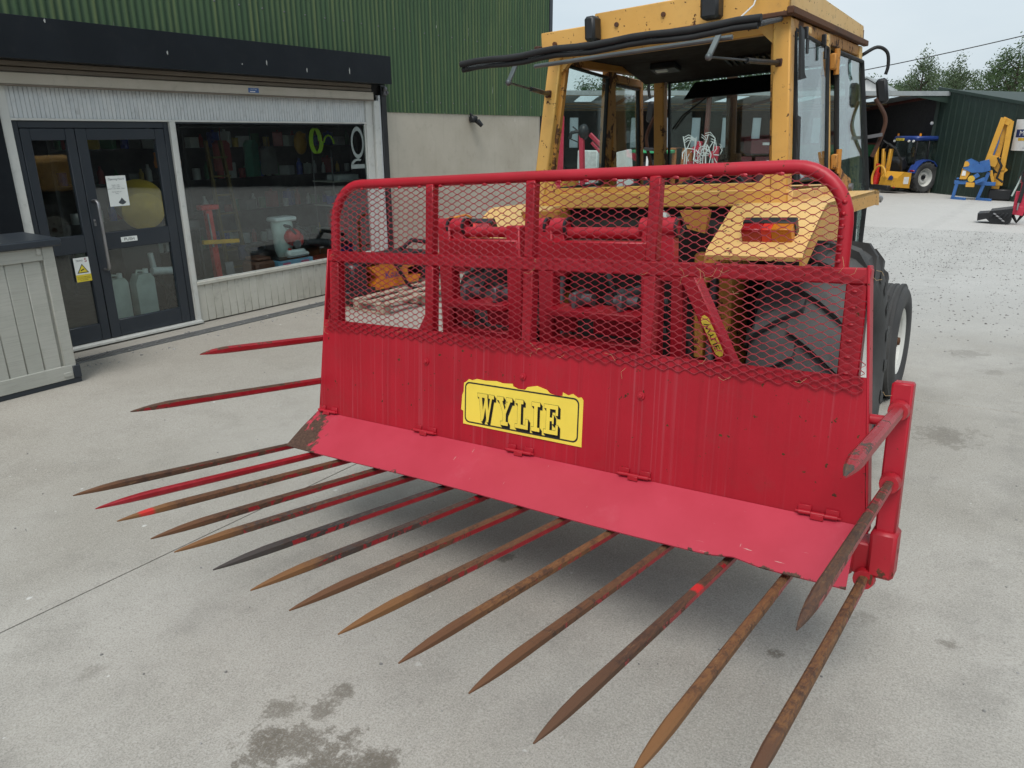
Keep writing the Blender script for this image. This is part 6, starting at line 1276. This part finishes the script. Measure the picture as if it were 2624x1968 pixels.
bar('first_arm', ps(-1.33, 1.02, -.1), ps(-1.165, 2.06, -.1), .22, 'hc_yellow'); bar('first_arm', ps(-1.16, 1.06, .15), ps(-1.10, 1.95, .15), .24, 'hc_yellow'); bar('second_arm', ps(-.98, .78, .0), ps(-1.0, 1.98, .0), .22, 'hc_yellow'); bar('arm_knuckle', ps(-1.19, 2.02, 0), ps(-1.0, 1.93, 0), .26, 'hc_yellow'); bar('slew_block', ps(-1.36, 1.06, 0), ps(-1.10, .98, 0), .45, 'hc_yellow'); bar('arm_foot', ps(-1.14, .93, .1), ps(-.92, .72, .1), .34, 'hc_yellow'); bar('head_mount', ps(-1.03, .72, .1), ps(-1.0, .40, .1), .36, 'hc_yellow')
bar('ram', ps(-1.27, 1.08, -.05), ps(-1.205, 1.52, -.05), .17, 'hc_blue'); bar('ram', ps(-1.21, 1.5, -.05), ps(-1.17, 1.8, -.05), .11, 'hc_blue'); a = ps(-1.22, .78, -.2); b = ps(-1.10, .45, -.2); bar('stay', a, b, .12, 'hc_yellow'); b = ps(-1.06, .3, .1); b.z = GZ + .25; bar('flail_foot', ps(-1.04, .45, .1), b, .3, 'hc_yellow'); b2 = Vector(b); b2.z = GZ + .15
m = MB(); m.bx(b.x - .2, b.x + .7, 40.7, 41.5, GZ + .02, GZ + .5, .05); m.build('flail_head', M['black'], hs); m = MB(); m.tube([ps(-1.12, 1.1, -.2), ps(-1.0, .9, -.3), ps(-1.05, .6, -.3), ps(-.9, .5, -.3)], .05, 8); m.build('hose_bundle', M['rubber'], hs)

# ------------------------------------------------------------------ red reach arm with a black flail head, at the right edge
fl = thing('red_flail_mower', 'red reach arm with a black flail head lying on the yard at the right edge', 'flail mower', (-.9, 27.4, gz(-.9, 27.4)))
def pf(x, z, dy=0): return Vector((x * 1.80, 27.35 + dy, 1.75 + (z - 1.75) * 1.80))
GF = gz(-.9, 27.4)
m = MB(); m.prism([pf(-.68, .47, -.3), pf(-.36, .53, -.3), pf(-.36, .30, -.3), pf(-.46, .235, -.3), pf(-.60, .245, -.3), pf(-.71, .34, -.3)], (0, 1.0, 0)); fh = m.build('flail_housing', M['black'], fl)
m = MB(); m.prism([pf(-.85, .42, -.25), pf(-.68, .44, -.25), pf(-.69, .345, -.25), pf(-.84, .30, -.25)], (0, .9, 0)); m.build('side_flap', M['black'], fl)
for k in range(5): m = MB(); m.beam(pf(-.66 + .06 * k, .36, -.32), pf(-.60 + .06 * k, .45, -.32), .05, .05, (0, 1, 0), .01); m.build('housing_rib', M['black'], fh)
for k in range(4): m = MB(); m.rbx(tuple(pf(-.60 + .045 * k, .43 - .035 * k, -.36)), (.09, .02, .04), (0, R(20), 0), .004); m.build('chrome_clip', M['steel'], fh)
def barf(nm, a, b, w_, mat): m = MB(); m.beam(a, b, w_, w_, (0, 1, 0), .012); return m.build(nm, M[mat], fl)
barf('arm_yoke', pf(-.37, .50), pf(-.20, .48), .26, 'mc_red'); barf('lower_arm', pf(-.325, .50), pf(-.325, .80), .17, 'mc_red'); barf('lower_arm', pf(-.25, .50), pf(-.27, 1.0), .20, 'mc_red'); barf('upper_arm', pf(-.29, .95), pf(-.17, 1.60), .22, 'mc_red'); barf('ram', pf(-.30, .62, -.2), pf(-.27, .98, -.2), .10, 'black'); barf('ram_rod', pf(-.305, .50, -.22), pf(-.30, .64, -.22), .05, 'steel'); barf('upper_arm', pf(-.17, 1.6), pf(.35, 1.9), .22, 'mc_red'); barf('mast', pf(.35, 1.95), Vector((.63, 27.35, GF)), .4, 'mc_red')
m = MB(); m.sphere(pf(-.28, 1.0), .16, 12, 8); m.build('knuckle', M['mc_red'], fl); m = MB(); m.tube([pf(-.36, .42), pf(-.28, .30), pf(-.22, .42), pf(-.18, .6)], .05, 8); m.tube([pf(-.30, .95, -.2), pf(-.34, 1.1, -.2), pf(-.27, 1.2, -.2)], .04, 8); m.build('hose_bundle', M['rubber'], fl); m = MB(); m.tube([pf(-.42, .72, -.1), pf(-.36, .95, -.1), pf(-.33, 1.10, -.1), pf(-.24, 1.13, -.1)], .025, 8); m.build('safety_chain', M['milky_plastic'], fl)
m = MB(); m.bx(.2, 1.2, 26.9, 27.9, GF, GF + .5, .05); m.build('base_frame', M['mc_red'], fl)

# ------------------------------------------------------------------ machines seen through the cab glass
def pc(x, z, dy=0, s=1.8):
    return Vector((x * s, 0, 1.75 + (z - 1.75) * s))
def atd(x, y, s): return (x * s, y * s)
rl = thing('red_loader_post', 'tall red mast with a pointed top seen through the left of the cab', 'mast', (-18.8, 30.7, gz(-18.8, 30.7)))
m = MB(); g0 = gz(-18.8, 30.7); m.prism([(-18.95, 30.6, g0 + .1), (-18.6, 30.85, g0 + .1), (-18.6, 30.85, 2.35), (-18.78, 30.73, 2.72), (-18.95, 30.6, 2.35)], (.1, -.2, 0)); m.build('mast', M['mc_red'], rl); m = MB(); m.bx(-19.5, -18.1, 30.3, 31.3, g0, g0 + .35, .04); m.build('base', M['mc_red'], rl)
for k, xx in enumerate((-19.4, -18.2)): m = MB(); m.bx(xx - .1, xx + .1, 30.1, 31.5, g0, g0 + .9, .03); m.build('yellow_leg', M['hc_yellow'], rl)
rb = thing('red_bale_loader', 'red folding loader with crossed booms seen through the left cab window', 'loader', (-17.2, 31.6, gz(-17.2, 31.6))); g1 = gz(-17.2, 31.6)
def barp(root, nm, a, b, w_, mat): m = MB(); m.beam(a, b, w_, w_, (0, 1, 0), .01); return m.build(nm, M[mat], root)
def D(x, y, z, s=1.8): return Vector((x * s, y * s, 1.75 + (z - 1.75) * s))
barp(rb, 'boom', D(-9.94, 17.35, 1.67), Vector((-17.8, 31.3, g1 + .3)), .2, 'mc_red'); barp(rb, 'boom', D(-9.76, 17.46, 1.67), D(-8.97, 17.88, .84), .16, 'mc_red'); barp(rb, 'boom', D(-9.72, 17.5, 1.47), D(-9.2, 17.8, .84), .12, 'mc_red'); barp(rb, 'boom_foot', D(-9.0, 17.9, .95), Vector((-16.2, 32.2, g1 + .1)), .3, 'mc_red'); m = MB(); m.sphere(D(-9.9, 17.38, 1.72), .35, 10, 8, (.7, .7, 1)); m.tube([D(-9.95, 17.35, 1.75), D(-10.15, 17.2, 1.7), D(-10.2, 17.2, 1.55)], .08, 8); m.build('grab_head', M['black'], rb); barp(rb, 'tine', D(-10.15, 17.25, 1.85), D(-9.95, 17.35, 1.68), .05, 'black'); barp(rb, 'tine', D(-10.2, 17.25, 1.55), D(-9.98, 17.35, 1.45), .05, 'black'); m = MB(); m.bx(-18.2, -16.0, 31.2, 32.4, g1, g1 + .3, .04); m.build('base_frame', M['black'], rb)
m = MB(); g2 = gz(-18.2, 33); m.bx(-19.0, -17.9, 32.8, 33.3, g2, .85, .04); single(m, 'white_cabinet', M['white_plastic'], 'pale grey upright cabinet seen through the left cab window', 'cabinet', (-18.4, 33, g2), absolute=True)
m = MB(); m.prism([(-17.2, 32.4, g2), (-16.0, 33.0, g2), (-16.2, 32.9, .95), (-17.1, 32.4, .7)], (.4, -.7, 0)); single(m, 'bulk_bag', M['white'], 'white bulk bag behind the red booms', 'bag', (-16.6, 32.6, g2), absolute=True)
gm_ = thing('green_sprayer', 'green topped sprayer with dark sides beside the orange hoppers', 'sprayer', (-14.9, 33, gz(-14.9, 33))); g3 = gz(-14.9, 33)
m = MB(); m.bx(-15.9, -14.1, 32.4, 33.6, .78, .92, .03); mcol('bright_green', (.04, .34, .14), .4); m.build('canopy', M['bright_green'], gm_)
for xx in (-15.7, -14.3): m = MB(); m.bx(xx - .06, xx + .06, 32.6, 33.4, g3, .78); m.build('leg', M['black'], gm_)
m = MB(); m.bx(-15.6, -14.4, 32.6, 33.4, g3 + .3, .45, .06); m.build('tank', M['black'], gm_); m = MB(); m.bx(-15.2, -15.1, 32.52, 32.58, .0, .65); m.build('level_strip', M['white'], gm_)
for (xx, lab) in ((-14.15, 'left orange hopper behind the tedder'), (-13.65, 'right orange hopper behind the tedder')):
    m = MB(); yy = 33.2; gg = gz(xx, yy); m.prism([(xx - .35, yy, gg), (xx + .3, yy, gg), (xx + .38, yy, .95), (xx - .38, yy, .95)], (0, .7, 0)); m.bx(xx - .41, xx + .41, yy - .03, yy + .73, .95, 1.0); mcol('orange_dull', (.38, .12, .03), .6); single(m, 'orange_hopper', M['orange_dull'], lab, 'hopper', (xx, yy, gg), absolute=True)
td = thing('folded_tedder', 'red hay tedder folded upright with white tine arms, seen through the windscreen', 'tedder', (-12.75, 33.4, gz(-12.75, 33.4))); g4 = gz(-12.75, 33.4); rs = random.Random(4)
barp(td, 'main_beam', Vector((-13.7, 33.4, g4 + .75)), Vector((-11.9, 33.4, g4 + .8)), .2, 'mc_red')
for (cx_, cz_) in ((-13.1, .95), (-12.3, .75)):
    barp(td, 'rotor_arm', Vector((cx_, 33.3, g4 + .8)), Vector((cx_ + .1, 33.3, cz_ + .35)), .2, 'mc_red'); m = MB(); m.cyl((cx_, 33.05, cz_), (cx_, 33.35, cz_), .16, n=14); rt_ = m.build('rotor_hub', M['mc_red'], td)
    for k in range(9):
        a = k * 2 * math.pi / 9 + rs.uniform(-.4, .4); rl_ = rs.uniform(.35, .85); e = Vector((cx_ + .55 * rl_ * math.cos(a) + rs.uniform(-.12, .12), 33.1 + rs.uniform(-.3, .2), cz_ + rl_ * math.sin(a))); m = MB(); m.cyl((cx_, 33.1, cz_), e, .022, n=6)
        for dz_ in (-.05, .05): m.tube([e, e + Vector((.28 * math.cos(a + 1.1), -.1, .28 * math.sin(a + 1.1) + dz_)), e + Vector((.42 * math.cos(a + 1.5), -.2, .42 * math.sin(a + 1.5) + dz_))], .013, 5)
        m.build('tine_arm', M['white'], rt_)
    for k in range(4):
        xx = cx_ + rs.uniform(-.5, .5); m = MB(); m.tube([(xx, 33.0, cz_ - .7), (xx + rs.uniform(-.1, .1), 33.0, cz_), (xx + rs.uniform(-.25, .25), 32.95, cz_ + rs.uniform(.4, .7))], .02, 6); m.build('tine_bar', M['white'], rt_)
    m = MB(); m.cyl((cx_ - .2, 33.0, g4 + .35), (cx_ - .2, 33.25, g4 + .35), .35, n=18); m.build('wheel', M['rubber'], td)
m = MB(); m.bx(-13.5, -12.9, 33.0, 33.1, .05, .45, .02); m.build('guard_screen', M['red_mesh'], td); m = MB(); m.bx(-12.1, -11.95, 33.0, 33.2, -.1, .4, .02); m.build('yellow_cover', M['yellow_gloss'], td); barp(td, 'drawbar', Vector((-13.5, 33.2, g4 + .5)), Vector((-14.0, 32.6, g4 + .1)), .12, 'orange_paint'); barp(td, 'stand', Vector((-12.8, 33.4, g4)), Vector((-12.8, 33.4, g4 + .8)), .1, 'mc_red')
# stacked dark red stillages in the barn
mcol('oxblood', (.09, .016, .022), .6)
for i, (aa, z0, lab) in enumerate(((10.0, -1.32, 'lower left dark red stillage in the barn'), (8.2, -1.32, 'lower right dark red stillage in the barn'), (10.1, -.42, 'middle left dark red stillage in the barn'), (8.3, -.42, 'middle right dark red stillage in the barn'), (8.6, .48, 'top dark red stillage of the stack in the barn'))):
    s_ = thing('steel_stillage', lab, 'stillage', tuple(fp(aa, 1.6, z0)), group='dark red stillages stacked in the barn')
    m = MB(); p0 = fp(aa + .8, 1.0, z0 + .12); m.prism([fp(aa + .8, 1.0, z0 + .12), fp(aa - .8, 1.0, z0 + .12), fp(aa - .8, 1.0, z0 + .86), fp(aa + .8, 1.0, z0 + .86)], Nn * 1.2); m.build('bin', M['oxblood'], s_)
    for da in (-.7, .7): m = MB(); m.beam(fp(aa + da, 1.05, z0 + .06), fp(aa + da, 2.15, z0 + .06), .12, .12); m.build('runner', M['black'], s_)
    m = MB(); m.prism([fp(aa + .2, .99, z0 + .55), fp(aa - .2, .99, z0 + .55), fp(aa - .2, .99, z0 + .68), fp(aa + .2, .99, z0 + .68)], Nn * .008); m.build('tag_plate', M['tin_white'], s_)
m = MB(); m.prism([fp(6.5, 4.0, .35), fp(1.0, 4.0, .35), fp(1.0, 4.0, 1.0), fp(6.5, 4.0, 1.0)], Nn * 2); 
ht = thing('green_trailer', 'dark green high-sided trailer behind the blue tractor in the barn', 'trailer', tuple(fp(3.7, 5, -1.35))); m.build('body', M['tin_green'], ht); m = MB(); m.beam(fp(6.5, 3.95, 1.05), fp(1.0, 3.95, 1.05), .08, .1); m.build('top_rail', M['barn_red'], ht); m = MB(); m.prism([fp(6.3, 4.2, -.4), fp(1.2, 4.2, -.4), fp(1.2, 4.2, .34), fp(6.3, 4.2, .34)], Nn * 1.6); m.build('chassis', M['dark'], ht)
for aa in (2.5, 4.6): m = MB(); a_ = fp(aa, 4.0, -.85); m.cyl(a_, a_ + Nn * .3, .5, n=18); m.build('wheel', M['rubber'], ht)
# overhead cable
cb = MB(); P0, P1 = Vector((-13.4, 40.2, 3.66)), Vector((13.0, 42.2, 9.5)); cb.tube([P0 + (P1 - P0) * (k / 24) - Vector((0, 0, 1.1 * 4 * (k / 24) * (1 - k / 24) * .55)) for k in range(25)], .022, 5)
single(cb, 'overhead_cable', M['black'], 'thin dark overhead cable rising to the right across the sky', 'cable', (-13.4, 40.2, 3.66), absolute=True)
m = MB(); m.cyl((13.0, 42.2, -1.3), (13.0, 42.2, 9.7), .15, .11, 12); single(m, 'cable_pole', M['wood'], 'wooden pole that carries the overhead cable', 'pole', (13.0, 42.2, -1.3), absolute=True)
# white gable of a house beyond the barn
hz = thing('distant_house', 'small white house gable beyond the barn roof', 'house', (-14.5, 75, -1.35)); m = MB(); m.prism([(-17, 75, -1.35), (-12, 75, -1.35), (-12, 75, 4.6), (-14.5, 75, 6.0), (-17, 75, 4.6)], (0, 8, 0)); m.build('wall', M['white'], hz)
for sx in (-1, 1): m = MB(); m.prism([(-14.5, 74.7, 6.1), (-14.5 + sx * 2.8, 74.7, 4.5), (-14.5 + sx * 2.8, 74.7, 4.62), (-14.5, 74.7, 6.24)], (0, 8.6, 0)); m.build('roof', M['barn_roof'], hz)

# ------------------------------------------------------------------ trees
def leaf_mat(nm, a, b):
    t = NT(nm); c = t.coord('Position'); col = t.mix(t.rng(t.noise(c, 1.1, 3), .35, .65), a, b); col = t.mix(t.math('MULTIPLY', t.noise(c, 9, 2), .5), col, tuple(x * .6 for x in a))
    bs = t.bsdf(col, .6, 0, None, .25); tr = t.n('ShaderNodeBsdfTranslucent'); t.set(tr, 'Color', b); mx_ = t.n('ShaderNodeMixShader'); t.set(mx_, 0, .3); t.t.links.new(bs.outputs[0], mx_.inputs[1]); t.t.links.new(tr.outputs[0], mx_.inputs[2]); t.t.links.new(mx_.outputs[0], t.out.inputs[0]); return t.m
M['leaf0'] = leaf_mat('dark_foliage', (.040, .075, .034), (.072, .125, .050)); M['leaf1'] = leaf_mat('mid_foliage', (.060, .10, .045), (.105, .16, .068)); M['leaf2'] = leaf_mat('pale_birch_foliage', (.085, .125, .07), (.14, .19, .10)); M['bark'] = plain('bark', (.07, .055, .045), .9, 0, .2, .3, .5, 12)
def tree_meshes(seed, slim, nleaf, lsz):
    rr_ = random.Random(seed); tk = MB(); cr = MB(); tips = []
    tk.tube([(0, 0, -.3), (.02, .03, 2), (.06, -.02, 4.5), (0, .05, 7.2), (.05, 0, 9)], [.28, .22, .16, .09, .03], 8)
    for k in range(26):
        z = 2.0 + 6.6 * (k / 26) ** .9; a = k * 2.4 + rr_.random(); prof = math.sin(math.pi * min(1, max(0, (z - 1.0) / 8.6)) ** .8); L = (.6 + 2.4 * prof) * slim * (.7 + .6 * rr_.random())
        e = Vector((L * math.cos(a), L * math.sin(a), z + L * (.5 + .4 * rr_.random()))); mid = e * .5 + Vector((0, 0, z * .5 - .1)); tk.tube([(0, 0, z), mid, e], [.06, .04, .012], 5)
        for q in range(5): f = .45 + .6 * rr_.random(); tips.append(Vector((0, 0, z)).lerp(e, f) + Vector((rr_.gauss(0, .3), rr_.gauss(0, .3), rr_.gauss(0, .3))))
    for q in range(5): tips.append(Vector((rr_.gauss(0, .15), rr_.gauss(0, .15), 8.6 + .35 * q)))
    for k in range(nleaf):
        c = rr_.choice(tips); s = .42 if slim > .8 else .32; p = c + Vector((rr_.gauss(0, s), rr_.gauss(0, s), rr_.gauss(0, s * .8)))
        n = Vector((rr_.gauss(0, 1), rr_.gauss(0, 1), rr_.gauss(0, 1) + .4)).normalized(); x = n.orthogonal().normalized(); y = n.cross(x); r_ = lsz * (.6 + .8 * rr_.random())
        cr.add([p - x * r_, p - y * r_ * .5, p + x * r_, p + y * r_ * .5], [(0, 1, 2, 3)])
    return tk.mesh('trunk'), cr.mesh('crown', (0, 0, 0), False)
TV = [tree_meshes(1, .95, 5000, .13), tree_meshes(2, 1.05, 5200, .13), tree_meshes(3, .62, 6200, .10), tree_meshes(4, .66, 6000, .10)]
for me in (TV[0][0], TV[1][0], TV[2][0], TV[3][0]): me.materials.append(M['bark'])
CR = {}
def tree(px, py, h, v, leaf, lab, gr='trees beyond the barn', spread=1.0):
    g_ = gz(px, py); o = thing('leafy_tree', lab, 'tree', (px, py, g_ - .1), rotz=px * 1.7 + py, group=gr, absolute=False); s = h / 9.6
    o.scale = (s * spread, s * spread, s); t_ = bpy.data.objects.new('trunk', TV[v][0]); COL.objects.link(t_); t_.parent = o
    key = (v, leaf)
    if key not in CR: me = TV[v][1].copy(); me.materials.clear(); me.materials.append(M[leaf]); CR[key] = me
    c = bpy.data.objects.new('crown', CR[key]); COL.objects.link(c); c.parent = o
def dirp(u, v_, dist):      # photograph pixel (2624 wide) -> horizontal direction, only to lay trees out at a chosen distance
    d = _f + _r * ((u - 1312) / 1895) - _u * ((v_ - 984) / 1895); hh = math.hypot(d.x, d.y); return d.x / hh * dist, d.y / hh * dist, 1.75 + d.z / hh * dist
def tree_at(u, vtop, dist, v, leaf, lab, spread=1.0):
    x, y, z = dirp(u, vtop, dist); tree(x, y, z - gz(x, y) + .3, v, leaf, lab, spread=spread)
TR = [(2258, 226, 84, 1, 'leaf1', 'low bushy tree just right of the cab mirror', 1.2), (2300, 222, 92, 3, 'leaf1', 'narrow short tree left of the tall birch', 1.0), (2372, 152, 78, 2, 'leaf2', 'tall slender birch above the left of the barn roof', .85), (2335, 216, 88, 1, 'leaf0', 'dark bushy tree under the tall slender birch', 1.0), (2420, 200, 98, 0, 'leaf1', 'middle bushy tree between the two tall birches', 1.25), (2462, 162, 76, 3, 'leaf2', 'tall pale tree standing over the shed gable', .9), (2562, 160, 80, 3, 'leaf1', 'tall loose tree right of the shed gable', .9), (2618, 128, 74, 2, 'leaf1', 'biggest tree at the right edge of the sky', 1.0), (2540, 236, 90, 1, 'leaf0', 'dark low tree behind the right of the shed roof', 1.3), (2600, 262, 66, 1, 'leaf1', 'light green shrubby tree at the right edge above the shed', 1.0),
      (1708, 186, 84, 1, 'leaf1', 'tree seen at the left edge of the windscreen', 1.2), (1760, 224, 90, 0, 'leaf0', 'low tree seen left of the sun visor through the windscreen', 1.3), (1820, 222, 86, 1, 'leaf0', 'low tree seen below the sun visor', 1.3), (1880, 214, 88, 0, 'leaf1', 'tree seen beside the exhaust stack', 1.3), (1950, 190, 80, 1, 'leaf0', 'broad dark tree seen at the right of the windscreen', 1.3), (2020, 200, 84, 0, 'leaf0', 'tree hidden behind the right rear cab post', 1.2), (2085, 210, 86, 1, 'leaf0', 'tree seen dimly through the right quarter window', 1.2), (2160, 215, 86, 0, 'leaf0', 'tree seen dimly through the right door window', 1.2),
      (1615, 205, 80, 0, 'leaf1', 'tree seen through the open left door glass', 1.2), (1540, 222, 86, 1, 'leaf0', 'tree seen at the right of the left quarter window', 1.2)]
TR += [(2720, 150, 82, 0, 'leaf0', 'broad dark tree just beyond the right edge, over the shed', 1.3), (2800, 170, 78, 1, 'leaf1', 'mid green tree further right beyond the shed', 1.3), (2920, 150, 84, 0, 'leaf0', 'dark tree right of the mid green one, mirrored in the cab door', 1.3), (3060, 160, 80, 1, 'leaf0', 'rounded dark tree mirrored in the cab quarter window', 1.3)]
for (u, vt, ds, v, lf, lab, sp_) in TR: tree_at(u, vt, ds, v, lf, lab, sp_)
# the yard's other side, seen only as dark shapes mirrored in the shop glass
for i, (x, y, h, v) in enumerate(((17, 6, 7, 0), (19, 11, 8, 1), (17.5, 16, 7.5, 0), (20, 21, 9, 1), (18, 27, 8, 0), (21, 33, 9, 1), (22, 40, 9, 0), (16, 1, 7, 1), (24, 48, 10, 1))):
    tree(x, y, h, v, 'leaf0', 'dark tree on the other side of the yard, mirrored in the shop glass', 'trees across the yard mirrored in the shop glass', 1.5)
sh2 = thing('low_shed', 'long dark low shed across the yard, mirrored in the shop glass', 'shed', (15.5, 18, .06)); g5 = -1.0
m = MB(); m.bx(14.5, 19, 3, 40, -1.4, 2.6); m.build('wall', M['barn_in'], sh2); m = MB(); m.prism([(14.2, 2.7, 2.6), (19.3, 2.7, 2.6), (16.75, 2.7, 3.6)], (0, 37.6, 0)); m.build('roof', M['barn_in'], sh2)
